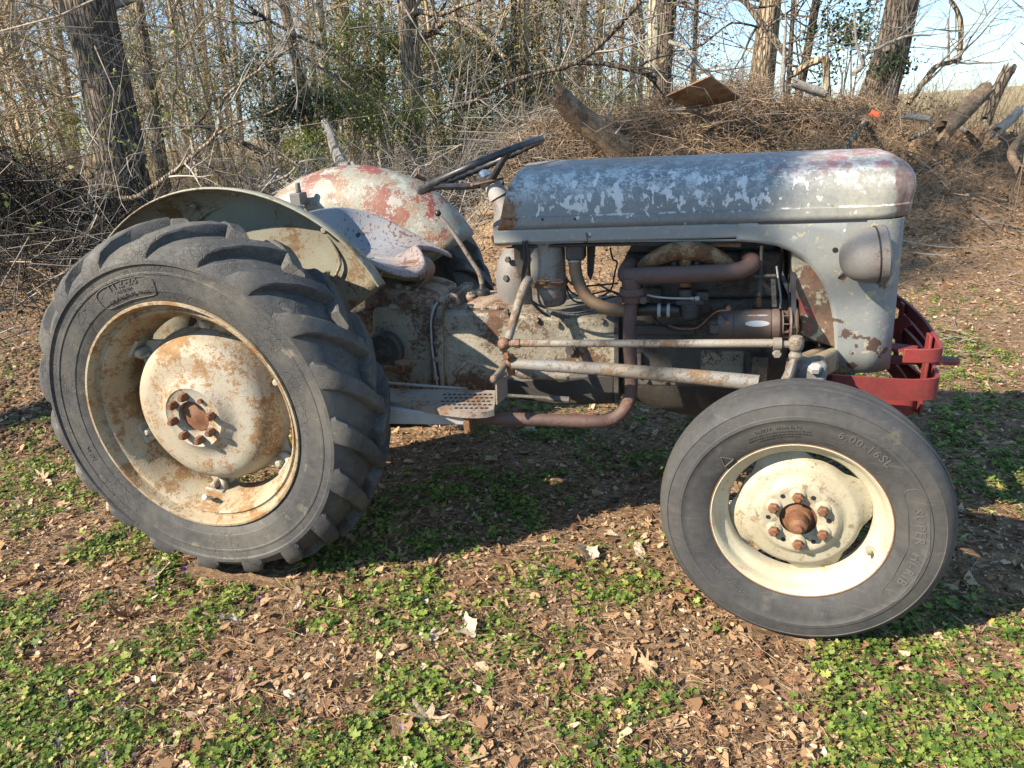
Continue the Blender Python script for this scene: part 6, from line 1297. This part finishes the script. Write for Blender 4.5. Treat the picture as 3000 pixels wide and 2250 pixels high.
# ---- far wood read as one mass: many thin stems with twigs
q2 = np.random.default_rng(41); tmpl = []
for k in range(5):
    sg = Segs(); qq = random.Random(500+k)
    hh = 9.0; pts = [V(0, 0, 0)]; 
    for i in range(5): pts.append(pts[-1]+V(qq.gauss(0, 0.12), qq.gauss(0, 0.12), hh/5))
    sg.path(pts, [0.045, 0.040, 0.034, 0.028, 0.02, 0.008])
    for j in range(30):
        z = qq.uniform(0.3, 7.0); az = qq.uniform(0, 6.28); i = min(4, int(z/hh*5)); p = pts[i]+(pts[i+1]-pts[i])*(z/hh*5-i); dr = V(math.cos(az), math.sin(az), qq.uniform(0.2, 1.0)); twig(sg, qq, p, dr/np.linalg.norm(dr), qq.uniform(0.9, 2.2), 0.014, 1, wob=0.35, kids=5)
    tmpl.append(segs_mesh(np.array(sg.S), np.array(sg.E), np.array(sg.a), np.array(sg.b), 3))
VV = []; FF = []; off = 0
for k in range(170):
    dist = q2.uniform(12, 42); px_ = q2.uniform(-350, 1500); d = ray(px_, 250); d = d/np.linalg.norm(d[:2]); p = CAM[:2]+d[:2]*dist
    if px_ > 1400 and dist < 24: continue
    v_, f_ = tmpl[k % 5]; a = q2.uniform(0, 6.28); s_ = q2.uniform(0.7, 1.3); c_, s2 = math.cos(a), math.sin(a)
    M = np.array([[c_, -s2, 0], [s2, c_, 0], [0, 0, 1]])*np.array([[s_], [s_], [s_*1.1]]); VV.append(v_ @ M.T+np.array([p[0], p[1], -0.1+0.15*q2.random()])); FF.append(f_+off); off += len(v_)
me = fastmesh('far_wood', np.concatenate(VV), np.concatenate(FF), 4, W_TAN, smooth=True); o = obj('far_wood', me); tag(o, 'far-off tangle of thin bare saplings filling the wood', 'wood', kind='stuff')
# ---- tan undergrowth: dense leafless brush on the wood floor, and the rough field to the right
def brush_field(name, n, fn, hgt, mat, label, cat, seed, rad=0.004, lean=0.35, kids=3):
    q2 = np.random.default_rng(seed); S_, E_, A_, B2 = [], [], [], []
    P = fn(n, q2); P = np.concatenate([P, height(P[:, 0], P[:, 1])[:, None]], 1); n = len(P); d = q2.normal(0, lean, (n, 3))+np.array([0, 0, 1.0]); d /= np.linalg.norm(d, axis=1)[:, None]; L = hgt*q2.lognormal(0, 0.35, n)
    m1 = P+d*L[:, None]*0.5; d2_ = d+q2.normal(0, 0.35, (n, 3)); d2_ /= np.linalg.norm(d2_, axis=1)[:, None]; m2 = m1+d2_*L[:, None]*0.5
    S_ += [P, m1]; E_ += [m1, m2]; A_ += [np.full(n, rad), np.full(n, rad*0.7)]; B2 += [np.full(n, rad*0.7), np.full(n, rad*0.25)]
    for k in range(kids):
        f = q2.uniform(0.2, 1, n)[:, None]; st_ = P+(m1-P)*f if k % 2 else m1+(m2-m1)*f; dk = d*0.5+q2.normal(0, 0.6, (n, 3)); dk /= np.linalg.norm(dk, axis=1)[:, None]; S_.append(st_); E_.append(st_+dk*(L*q2.uniform(0.15, 0.45, n))[:, None]); A_.append(np.full(n, rad*0.5)); B2.append(np.full(n, rad*0.2))
    vv, f_ = segs_mesh(np.concatenate(S_), np.concatenate(E_), np.concatenate(A_), np.concatenate(B2), 3); o = obj(name, fastmesh(name, vv, f_, 4, mat)); tag(o, label, cat, kind='stuff'); return o
def polar(p0, p1, d0, d1):
    def f(n, q2):
        px_ = q2.uniform(p0, p1, n); dist = d0+(d1-d0)*q2.random(n)**0.8; d = CF[None]+CR[None]*((px_*PX-1500)/FPX)[:, None]-CU[None]*((250*PX-1125)/FPX); d = d[:, :2]/np.linalg.norm(d[:, :2], axis=1)[:, None]; return CAM[:2]+d*dist[:, None]
    return f
brush_field('undergrowth', 4200, polar(-250, 1500, 10.5, 26), 1.2, W_TAN, 'tan leafless undergrowth on the floor of the wood', 'undergrowth', 61, 0.005)
brush_field('rough_field', 5000, polar(1450, 2450, 12, 45), 1.0, twigmat('pale_field', (0.36, 0.30, 0.19), (0.27, 0.23, 0.15)), 'pale rough field of dry weeds beyond the bank', 'field', 62, 0.005, 0.25)
brush_field('dry_weeds', 900, polar(1180, 2230, 7.6, 9.4), 0.40, W_BROWN, 'dry brown weed stems on top of the dirt bank', 'weeds', 63, 0.003, 0.5)
# ---- tangle of fine curved twigs and leaf flecks between the trunks
def tangle(name, n, p0, p1, d0, d1, z0, z1, mat, label, seed, L=0.7, rad=0.005):
    q2 = np.random.default_rng(seed); xy = polar(p0, p1, d0, d1)(n, q2); z = z0+(z1-z0)*q2.random(n)**0.8+height(xy[:, 0], xy[:, 1]); P = np.concatenate([xy, z[:, None]], 1); d = q2.normal(0, 1, (n, 3))*np.array([1, 1, 0.7]); d /= np.linalg.norm(d, axis=1)[:, None]; S_, E_, A_, B2 = [], [], [], []; LL = L*q2.lognormal(0, 0.4, n); r = rad*q2.lognormal(0, 0.4, n)
    for k in range(4):
        d = d+q2.normal(0, 0.28, (n, 3)); d /= np.linalg.norm(d, axis=1)[:, None]; Q = P+d*(LL/4)[:, None]; S_.append(P); E_.append(Q); A_.append(r*(1-0.22*k)); B2.append(r*(0.78-0.22*k)); P = Q
        dk = d*0.6+q2.normal(0, 0.6, (n, 3)); S_.append(P); E_.append(P+dk*(LL*0.22)[:, None]); A_.append(r*0.45); B2.append(r*0.2)
    vv, f_ = segs_mesh(np.concatenate(S_), np.concatenate(E_), np.concatenate(A_), np.concatenate(B2), 3); tag(obj(name, fastmesh(name, vv, f_, 4, mat)), label, 'twigs', kind='stuff')
tangle('twig_tangle', 2000, -250, 1500, 10.5, 20, 0.2, 5.0, W_TAN, 'tangle of fine tan twigs between the trunks of the wood', 91, 1.0)
tangle('grey_tangle', 330, -250, 1520, 6.6, 10, 0.3, 3.2, W_GREY, 'tangle of grey twigs at the edge of the wood', 92, 1.1)
tangle('sky_twigs', 420, 1480, 2350, 6.8, 11, 0.9, 4.0, W_BROWN, 'thin bare twigs reaching into the sky beyond the bank', 93, 1.2, 0.004)
for nm, n, a_, b_, d0, d1, z0, z1, mt, sz, lb, sd_ in (('olive_flecks', 16000, -250, 1450, 8, 20, 0.2, 4.5, M_OLIVE, 0.055, 'scattered yellow-green leaves all through the wood', 94), ('brown_flecks', 5200, 500, 1560, 8.5, 20, 0.2, 4.8, M_DRYLEAF, 0.05, 'scattered brown leaves still hanging in the wood', 95)):
    q2 = np.random.default_rng(sd_); cc = polar(a_, b_, d0, d1)(n//30, q2); cz = z0+(z1-z0)*q2.random(len(cc)); C = np.concatenate([np.concatenate([cc, cz[:, None]], 1)+q2.normal(0, 0.33, (len(cc), 3)) for _ in range(30)]); C = C[C[:, 2] > 0.1]
    tag(obj(nm, leaf_cloud(nm, C, q2, sz, mt)), lb, 'leaves', kind='stuff')
# ---- shrubs
def shrub(px_, py_, yy, rx, rz, mat, label, seed, nl=2600, leaf=0.045, stems=10, name='shrub', group='green shrubs at the edge of the wood', wood=W_GREY):
    c = D(px_, py_, yy); q2 = np.random.default_rng(seed); q = random.Random(seed); zg = float(height(c[0], c[1])); t = empty(name, (c[0], c[1], zg)); tag(t, label, 'shrub', group); o0 = V(c[0], c[1], zg); sg = Segs()
    cl = []
    for k in range(26):
        u = q2.normal(0, 1, 3); u /= np.linalg.norm(u); r = q2.random()**0.5; cl.append((u*r*np.array([rx, rx, rz])+np.array([0, 0, c[2]-zg]), q2.uniform(0.12, 0.30)*rx))
    P = np.concatenate([cc+q2.normal(0, 1, (nl//26, 3))*s_*np.array([1, 1, 0.7]) for cc, s_ in cl]); P = P[P[:, 2] > 0.03]
    obj('foliage', leaf_cloud('foliage', P, q2, leaf, mat), t)
    for k in range(stems):
        cc = cl[k % 26][0]; b = V(q.uniform(-0.2, 0.2)*rx, q.uniform(-0.2, 0.2)*rx, -0.05); m = (b+cc)/2+V(q.gauss(0, 0.08), q.gauss(0, 0.08), 0.1); sg.path([b, m, cc], [0.014, 0.010, 0.004]); twig(sg, q, cc, rdir(q, 0.4), rx*0.5, 0.006, 1)
    obj('stems', sg.mesh('stems', wood), t); return t
shrub(790, 150, 9.6, 0.95, 0.95, M_OLIVE, 'tall sunlit yellow-green shrub left of the thick brown tree', 401, 9000, 0.05)
shrub(840, 250, 8.0, 0.75, 0.5, M_OLIVE, 'low yellow-green shrub at the foot of the thick brown tree', 402, 6500, 0.04)
shrub(960, 120, 11.5, 0.8, 0.7, M_OLIVE, 'yellow-green shrub right of the thick brown tree', 403, 5000, 0.05)
shrub(640, 250, 7.6, 0.65, 0.6, M_IVY, 'dark glossy green shrub behind the grey fender', 404, 5200, 0.045)
shrub(560, 170, 10, 0.8, 0.7, M_IVY, 'dark ivy-hung shrub under the tangled branches', 405, 2200, 0.05)
shrub(1080, 200, 9.4, 0.85, 0.75, M_CEDAR, 'feathery dark cedar behind the steering wheel', 406, 9000, 0.04)
shrub(1170, 60, 11.5, 0.9, 0.6, M_CEDAR, 'high drooping cedar boughs above the steering wheel', 407, 3000, 0.05)
shrub(1010, 290, 7.0, 0.6, 0.35, M_CEDAR, 'low brown-green cedar scrub behind the red fender', 408, 2600, 0.035)
shrub(690, 330, 6.2, 0.5, 0.3, M_OLIVE, 'small bright shrub growing through the brush by the red fender', 409, 1800, 0.035)
shrub(1330, 250, 10, 0.7, 0.5, M_OLIVE, 'pale green scrub behind the broken log', 410, 1800, 0.05)
shrub(300, 90, 13, 1.0, 1.0, M_OLIVE, 'yellow-green understorey tree behind the slim forked tree', 411, 2800, 0.06)
shrub(430, 200, 12, 0.9, 0.9, M_OLIVE, 'thin yellow-green shrub deep behind the forked tree', 412, 1800, 0.06)
shrub(120, 300, 9, 0.8, 0.6, M_OLIVE, 'olive scrub between the pale tree and the massive trunk', 413, 1600, 0.05)
shrub(1830, 60, 7.6, 0.55, 0.65, M_IVY, 'dark glossy holly between the stout and the leaning tree', 414, 1500, 0.05)
shrub(1930, 150, 6.6, 0.25, 0.2, M_IVY, 'ivy clump at the foot of the leaning tree', 415, 500, 0.045)
shrub(2010, 265, 6.8, 0.5, 0.2, M_IVY, 'green briar patch behind the white log', 416, 700, 0.03)
shrub(1480, 60, 13, 1.1, 1.1, M_DRYLEAF, 'small tree still holding brown leaves behind the plywood', 417, 1600, 0.05)
shrub(1250, 170, 12, 1.2, 1.1, M_DRYLEAF, 'rusty-leaved scrub behind the long diagonal branch', 418, 1800, 0.045)
# ================================================================== brush heap, logs and dead branches
def cloud_twigs(name, n, pt, label, cat, mat, seed, L=0.45, rad=0.004, flat=0.35, bend=0.2, forks=1):
    q2 = np.random.default_rng(seed); C = pt(n, q2); n = len(C); d = q2.normal(0, 1, (n, 3))*np.array([1, 1, flat]); d /= np.linalg.norm(d, axis=1)[:, None]; LL = L*q2.lognormal(0, 0.5, n); r = rad*q2.lognormal(0, 0.4, n)
    a = C-d*LL[:, None]/2; m = C+q2.normal(0, bend, (n, 3))*LL[:, None]*0.4; b = C+d*LL[:, None]/2; S_ = [a, m]; E_ = [m, b]; A_ = [r, r*0.8]; B2 = [r*0.8, r*0.35]
    for k in range(forks):
        f = q2.uniform(0, 1, n)[:, None]; s_ = m+(b-m)*f; dk = d*0.6+q2.normal(0, 0.5, (n, 3)); S_.append(s_); E_.append(s_+dk*LL[:, None]*0.3); A_.append(r*0.6); B2.append(r*0.2)
    vv, f_ = segs_mesh(np.concatenate(S_), np.concatenate(E_), np.concatenate(A_), np.concatenate(B2), 3); o = obj(name, fastmesh(name, vv, f_, 4, mat)); tag(o, label, cat, kind='stuff'); return o
def su(s, u): return s*NS[0]+u*NU[0], s*NS[1]+u*NU[1]
def heap(s0, s1, u0, u1, zmax, top=None):
    def f(n, q2):
        s = q2.normal((s0+s1)/2, (s1-s0)/3.2, n); u = q2.uniform(u0, u1, n); x, y = su(s, u); x = np.asarray(x); y = np.asarray(y); h = height(x, y)
        zt = zmax(u) if callable(zmax) else zmax; env = np.exp(-((s-(s0+s1)/2)/((s1-s0)/2))**2); z = h+np.maximum(0, zt*env)*q2.random(n)**1.6+0.01; return np.stack([x, y, z], 1)
    return f
W_BRUSH = twigmat('brush_twigs', (0.33, 0.245, 0.165), (0.20, 0.14, 0.095)); W_BLEACH = twigmat('bleached_twigs', (0.42, 0.385, 0.335), (0.30, 0.27, 0.235))
cloud_twigs('brush_heap', 9000, heap(4.1, 5.8, 0.9, 4.8, lambda u: 0.30+0.12*np.sin(u*2.3)), 'matted brown brush heaped on top of the dirt bank', 'brush', W_BRUSH, 71, 0.24, 0.0028, 0.5, 0.45)
cloud_twigs('heap_shoulder', 2200, heap(4.4, 5.3, 1.5, 3.6, 0.34), 'loose brown brush bedding the tilted board', 'brush', W_BRUSH, 79, 0.30, 0.003, 0.5, 0.4)
cloud_twigs('bank_twigs', 1500, heap(3.0, 4.9, 0.8, 6.5, 0.03), 'dead twigs scattered down the face of the dirt bank', 'twigs', W_BRUSH, 72, 0.26, 0.0028)
cloud_twigs('long_canes', 110, heap(4.3, 5.0, 1.0, 3.4, 0.38), 'long straight dead canes lying over the bank', 'canes', W_GREY, 78, 1.3, 0.0042, 0.12, 0.05, 0)
cloud_twigs('shaded_brush', 8200, heap(3.6, 6.2, -8.0, -1.2, lambda u: 0.25+1.05*sst(u, -2.6, -5.6)), 'dark tangled vines and brush heaped below the massive trunk', 'brush', W_DARK, 73, 0.55, 0.004, 0.9)  # the heap's shade is put into the dark twig colour
cloud_twigs('pale_sticks', 420, heap(3.2, 5.0, -5.5, -0.2, 0.4), 'pale dead sticks poking out of the brush heap', 'sticks', W_BLEACH, 74, 0.5, 0.004, 0.7)
cloud_twigs('mid_brush', 3600, heap(4.4, 6.6, -2.2, 1.3, 0.55), 'grey brush heaped behind the seat and the rear fenders', 'brush', W_GREY, 75, 0.6, 0.004, 0.6)
cloud_twigs('ground_sticks', 500, lambda n, q2: (lambda x, y: np.stack([x, y, height(x, y)+0.012], 1))(*view_pts(n, q2, 1.4, 4.6, 0.9)), 'short dead sticks lying on the ground behind the tractor', 'sticks', W_GREY, 76, 0.22, 0.0026, 0.05)
# leaves caught in the heaps
for nm, fn, n, sz, mt, lb in (('heap_leaves', heap(4.0, 5.9, 0.9, 5.0, 0.24), 7500, 0.036, M_DRYLEAF, 'dead brown leaves caught in the brush on the bank'), ('vine_leaves', heap(3.7, 6.2, -8, -1.4, lambda u: 0.2+1.0*sst(u, -2.6, -5.6)), 6000, 0.045, tone_mat('dark_vine_leaves', [(0, (0.015, 0.018, 0.010)), (0.6, (0.035, 0.036, 0.018)), (1, (0.085, 0.055, 0.035))], 0.8, 0.1), 'dark withered vine leaves over the heap below the massive trunk'), ('bank_leaves', heap(2.6, 4.8, 0.6, 6.8, 0.02), 2300, 0.045, M_DRYLEAF, 'fallen leaves scattered over the dirt bank')):  # vine leaves are coloured dark too, for the shade on that heap
    q2 = np.random.default_rng(80+n % 7); o = obj(nm, leaf_cloud(nm, fn(n, q2), q2, sz, mt)); tag(o, lb, 'leaves', kind='stuff')
# ---- single branches, by their course in the photograph
def branch(pts, yy, w0, w1, mat, label, seed, twigs=8, name='dead_branch', L=0.35, wood=None, group='dead branches of the brush heap', n=8, sub=3, rest=None):
    q = random.Random(seed); ys = list(np.linspace(yy[0], yy[1], len(pts))) if isinstance(yy, tuple) else [yy]*len(pts); P = [D(x, y, d) for (x, y), d in zip(pts, ys)]; s_ = scale_at(P[len(P)//2]); rs = list(np.linspace(w0/2/s_, w1/2/s_, len(P))); o0 = P[0]
    t = empty(name, tuple(o0)); tag(t, label, 'branch', group); b = MB(); loc = [p-o0 for p in P]; cp = catmull([np.append(p, r) for p, r in zip(loc, rs)], sub); jit = [p[:3]+V(q.gauss(0, 1), q.gauss(0, 1), q.gauss(0, 1))*p[3]*0.22 for p in cp]
    b.tube(jit, [max(0.001, p[3]*q.uniform(0.9, 1.1)) for p in cp], n=n); b.build('stem', mat, t, sharp=60)
    if twigs:
        sg = Segs()
        for k in range(twigs):
            i = q.randint(len(cp)//5, len(cp)-1); d = cp[i][:3]-cp[i-1][:3]; d = d/(np.linalg.norm(d)+1e-9)*0.6+rdir(q)*0.7; twig(sg, q, cp[i][:3], d/np.linalg.norm(d), L*q.uniform(0.6, 1.6), max(0.0022, cp[i][3]*0.5), 2, kids=2)
        tag(obj('twigs', sg.mesh('twigs', wood or mat), t), kind='stuff')
    return t
branch([(253, 428), (300, 423), (360, 383), (417, 337), (467, 290), (477, 227), (517, 183), (580, 137), (650, 87)], (3.3, 4.2), 13, 4, B_TAN, 'long tan forked branch reaching up over the grey fender', 601, 12, L=0.5, wood=W_BLEACH)
branch([(467, 290), (520, 263), (567, 250), (620, 225)], (3.75, 3.9), 6, 3, B_TAN, 'side fork of the long tan branch over the grey fender', 602, 6)
branch([(395, 268), (440, 272), (500, 300), (567, 327), (640, 352)], (5.0, 4.6), 10, 8, B_GREY, 'grey limb sloping down to the brush behind the fender', 603, 6)
branch([(540, 15), (563, 33), (617, 63), (733, 120), (800, 165), (860, 205)], (5.5, 5.2), 9, 4, B_DARK, 'dark limb slanting down across the sunlit shrub', 604, 14, L=0.6, wood=W_DARK)
branch([(560, 60), (640, 110), (720, 165), (790, 200), (880, 270)], (6.0, 5.6), 6, 3, B_GREY, 'thin grey limb below the dark slanting limb', 605, 12, L=0.5)
branch([(893, 90), (915, 76), (940, 62), (970, 43), (1017, 57), (1057, 87), (1090, 123)], (8.4, 7.6), 17, 8, B_TAN, 'thick arching bough of the brown tree behind the red fender', 606, 8, L=0.6)
branch([(887, 52), (905, 25), (950, 30), (1000, 12), (1050, -10)], (8.4, 7.8), 14, 8, B_TAN, 'upper bough of the brown tree behind the red fender', 607, 6, L=0.6)
branch([(915, 285), (935, 262), (957, 243), (1033, 213), (1123, 170), (1250, 133), (1327, 67), (1382, 0)], (5.3, 5.0), 5, 11, B_GREY, 'long bare bough running diagonally above the steering wheel', 608, 18, L=0.7, wood=W_GREY)
branch([(1246, 136), (1300, 138), (1340, 144), (1385, 155), (1420, 174)], (5.1, 5.0), 10, 12, B_DARK, 'dark bough bending down to the plywood sheet', 609, 8, L=0.5, wood=W_DARK)
branch([(1688, 200), (1692, 150), (1694, 107), (1697, 45)], 5.4, 12, 5, B_DEAD, 'bleached dead pole standing upright in the brush', 610, 2)
branch([(1966, 221), (1990, 187), (2022, 144), (2060, 133), (2075, 118), (2073, 40), (2054, 0)], (6.0, 6.2), 13, 9, B_TAN, 'crooked branch twisting upward right of the leaning tree', 611, 12, L=0.6, wood=W_GREY)
branch([(1843, 160), (1865, 139), (1863, 122), (1915, 96), (1963, 77), (2010, 76)], (5.6, 5.8), 11, 4, B_DEAD, 'pale dead branch lying against the leaning tree', 612, 8, L=0.5)
branch([(1865, 139), (1855, 110), (1849, 80), (1845, 20)], (5.6, 5.7), 7, 4, B_DEAD, 'pale dead fork standing before the leaning tree', 613, 6, L=0.4)
branch([(1600, -5), (1630, 30), (1665, 75), (1690, 110), (1700, 140)], (6.6, 6.2), 14, 12, B_GREY, 'grey bough crossing in front of the stout brown tree', 614, 8, L=0.6)
branch([(1640, 60), (1580, 50), (1520, 95), (1470, 110), (1440, 105)], (6.4, 5.6), 5, 3, B_GREY, 'thin arching branch left of the stout brown tree', 615, 10, L=0.5)
branch([(1445, 90), (1480, 105), (1510, 140), (1540, 170), (1560, 195)], (5.6, 5.3), 9, 7, B_DEAD, 'bleached limb slanting down behind the plywood sheet', 616, 3)
branch([(1290, 320), (1300, 275), (1320, 240), (1330, 192)], (4.9, 5.0), 8, 4, B_DEAD, 'white stick standing by the broken log', 617, 2, L=0.2)
branch([(1310, 225), (1340, 200), (1362, 178), (1385, 160)], (5.0, 5.0), 5, 3, B_DEAD, 'short pale stick beside the broken log', 618, 2, L=0.2)
branch([(1000, 330), (1010, 260), (1018, 200), (1025, 150)], (5.2, 5.1), 4, 2, B_DEAD, 'thin upright twig behind the steering wheel', 619, 6, L=0.3, wood=W_BLEACH)
branch([(975, 350), (945, 330), (930, 355), (905, 360), (890, 380)], (4.6, 4.4), 4, 3, B_DEAD, 'pale crooked twig left of the steering wheel', 620, 5, L=0.25, wood=W_BLEACH)

branch([(760, 350), (780, 385), (800, 400)], (4.8, 4.6), 10, 12, B_DEAD, 'weathered limb half hidden behind the red fender', 622, 2, L=0.2)
for k, pts in enumerate(([(590, 420), (640, 395), (690, 370), (730, 350)], [(560, 405), (620, 380), (650, 350), (690, 345)], [(600, 380), (630, 400), (690, 412)], [(100, 560), (125, 530), (140, 490), (143, 468)], [(85, 540), (110, 500), (95, 460), (80, 435)], [(150, 500), (190, 450), (200, 410), (160, 360)], [(60, 560), (130, 545), (190, 530)], [(215, 500), (205, 470), (190, 440), (200, 390)], [(20, 585), (60, 575), (120, 590), (180, 600)])):
    branch(pts, (3.6, 3.5) if k > 2 else (4.3, 4.2), 6, 3, B_DEAD, 'pale dead stick poking from the brush by the grey fender', 640+k, 5, L=0.3, wood=W_BLEACH, name='dead_stick', group='pale sticks in the shaded brush')
for k, (pts, w_) in enumerate((([(2030, 237), (2050, 255), (2075, 275), (2110, 300)], 5), ([(1905, 305), (1960, 330), (2010, 365), (2050, 410)], 4), ([(1960, 300), (2000, 330), (2040, 365)], 4), ([(2090, 470), (2150, 480), (2215, 495)], 5), ([(1950, 520), (2050, 535), (2215, 530)], 4), ([(1880, 215), (1870, 255), (1850, 290)], 5), ([(1970, 545), (2010, 550), (2060, 553)], 4), ([(1560, 270), (1530, 300), (1500, 330)], 4))):
    P = []
    for x, y in pts:                                   # lies on the bank: march the ray down to the ground
        d = ray(x, y); tt = 2.0
        while tt < 14 and (CAM+d*tt)[2] > float(height(*(CAM+d*tt)[:2]))+0.012: tt += 0.02
        P.append(CAM+d*tt)
    s_ = scale_at(P[0]); t = empty('fallen_stick', tuple(P[0])); tag(t, 'pale stick lying on the dirt bank', 'stick', 'sticks lying on the bank'); b = MB(); b.tube([p-P[0] for p in P], [w_/2/s_]*(len(P)-1)+[w_/4/s_], n=6, smooth=3); b.build('stem', B_DEAD, t)
# ---- logs
def log(pts, yy, w0, w1, mat, label, seed, name='fallen_log', group='logs on the bank', jag=0.05, rough=0.12, splinter=True):
    q = random.Random(seed); ys = list(np.linspace(yy[0], yy[1], len(pts))) if isinstance(yy, tuple) else [yy]*len(pts); P = [D(x, y, d) for (x, y), d in zip(pts, ys)]; s_ = scale_at(P[0]); rs = list(np.linspace(w0/2/s_, w1/2/s_, len(P))); o0 = P[0]; t = empty(name, tuple(o0)); tag(t, label, 'log', group)
    cp = catmull([np.append(p-o0, r) for p, r in zip(P, rs)], 5); n = 16; b = MB(); vs = []; fs = []; ph = [q.uniform(0.75, 1.2) for _ in range(n)]
    d = cp[-1][:3]-cp[0][:3]; d /= np.linalg.norm(d); a_ = np.cross(d, V(0.1, 0.3, 1)); a_ /= np.linalg.norm(a_); c_ = np.cross(d, a_); m = len(cp)
    for i, p in enumerate(cp):
        for k in range(n):
            th = 2*math.pi*k/n; rr = p[3]*(1+rough*(ph[k]-1)*3+q.gauss(0, rough*0.3)); e = d*(q.uniform(-jag, jag) if i in (0, m-1) else 0); vs.append(p[:3]+rr*(a_*math.cos(th)+c_*math.sin(th))+e)
    for i in range(m-1):
        for k in range(n): fs.append((i*n+k, i*n+(k+1) % n, (i+1)*n+(k+1) % n, (i+1)*n+k))
    i0 = len(vs); vs += [cp[0][:3]+d*jag, cp[-1][:3]-d*jag]; fs += [(i0, (k+1) % n, k) for k in range(n)]+[(i0+1, (m-1)*n+k, (m-1)*n+(k+1) % n) for k in range(n)]
    b.add(vs, fs); b.build('stem', mat, t, sharp=45)
    if splinter:
        for k in range(6):
            th = q.uniform(0, 6.28); p = cp[0][:3]+rs[0]*0.8*(a_*math.cos(th)+c_*math.sin(th)); b = MB(); b.tube([p+d*0.08, p-d*q.uniform(0.04, 0.14)], [0.014, 0.002], n=5); b.build('splinter', mat, t)
    return t
log([(1203, 200), (1232, 232), (1265, 262), (1310, 300), (1350, 338)], (4.35, 4.75), 44, 66, B_ROT, 'broken grey log jutting from the left end of the brush bank', 701, jag=0.10)
log([(712, 283), (722, 318), (738, 352), (765, 395)], (4.6, 4.5), 16, 36, B_DEAD, 'splintered pale stump leaning behind the red fender', 712, jag=0.12)
log([(1782, 203), (1750, 192), (1713, 178)], (5.4, 5.3), 17, 20, B_DEAD, 'hollow bleached log lying in the brush below the stout tree', 702, splinter=False)
log([(1713, 162), (1740, 142), (1771, 130), (1795, 126)], (5.5, 5.4), 16, 14, B_TAN, 'tan bent log propped on a stump in the brush', 703, splinter=False)
log([(1784, 126), (1785, 155), (1788, 200)], 5.4, 14, 15, B_TAN, 'upright stump under the bent tan log', 704, splinter=False)
log([(2126, 197), (2085, 235), (2036, 282)], (5.5, 5.2), 34, 40, B_ROT, 'thick rotten log leaning out of the right end of the bank', 705, jag=0.08)
log([(2180, 148), (2162, 180), (2143, 222), (2130, 260)], (5.9, 5.8), 26, 24, B_GREY, 'slanting grey trunk stub behind the rotten log', 706, splinter=False)
log([(1952, 250), (1980, 254), (2012, 257)], (5.2, 5.2), 14, 13, B_DEAD, 'short white log on the crest of the bank', 707, splinter=False)
log([(2205, 235), (2180, 262), (2150, 285)], (5.4, 5.2), 18, 22, B_DEAD, 'grey log end half buried beside the rotten log', 708, splinter=False)
log([(2015, 275), (1990, 290), (1965, 300)], (5.1, 5.0), 9, 10, B_TAN, 'split tan slab of wood under the rotten log', 709, splinter=False)
log([(1850, 285), (1840, 300), (1822, 330)], (4.8, 4.6), 11, 12, B_TAN, 'splintered tan chunk of wood on the bank behind the hood', 710)
log([(2212, 290), (2185, 330), (2205, 370)], (5.0, 4.8), 16, 20, B_ROT, 'knotted root mass at the right end of the bank', 711, splinter=False)
# ---- plywood sheet
Lc, Bc, Rc = D(1440, 208, 4.72), D(1492, 238, 5.05), D(1600, 214, 5.0); Tc = Lc+Rc-Bc
tp = D(1534, 165, 4.66)
nrm = np.cross(Bc-Lc, Rc-Bc); nrm /= np.linalg.norm(nrm); nrm = nrm if nrm[2] > 0 else -nrm
cor = [Lc, Bc, Rc, tp]; cen = sum(cor)/4
m = NM('weathered_strand_board'); ch = m.voro(14, vec=m.mapping(scale=(1, 2.4, 1), rot=(0.2, 0.3, 0.7)), out='Color'); sp = m.n.new('ShaderNodeSeparateColor'); m.l.new(ch, sp.inputs[0])
M_PLY = m.out(m.mix(m.step(m.noise(3, 5, 0.6), 0.4, 0.6), m.mix(sp.outputs[0], (0.10, 0.05, 0.022), (0.21, 0.115, 0.052)), m.mix(sp.outputs[1], (0.15, 0.095, 0.055), (0.26, 0.17, 0.095))), 0.85)
b = MB(); b.add([p-cen for p in cor]+[p-cen+nrm*0.014 for p in cor], [(0, 1, 2, 3), (7, 6, 5, 4)]+[(i, i+4, (i+1) % 4+4, (i+1) % 4) for i in range(4)]); o = b.build('plywood_sheet', M_PLY); o.location = tuple(cen); tag(o, 'brown strand board sheet lying tilted on the brush heap', 'board')
# ---- scrap of orange plastic
p = D(1888, 243, 5.0); b = MB(); qq = random.Random(3); rows = [[V(0.022*(i-1.5)+qq.gauss(0, 0.007), 0.02*j+qq.gauss(0, 0.01), 0.016*math.sin(i*1.7+j*2.1)+0.014*j) for j in range(4)] for i in range(4)]; b.grid(rows); o = b.build('plastic_scrap', NM('orange_plastic').out((0.55, 0.07, 0.015), 0.5)); o.location = tuple(p-V(0, 0.03, 0.03)); tag(o, 'crumpled bright orange scrap on the crest of the bank', 'scrap')
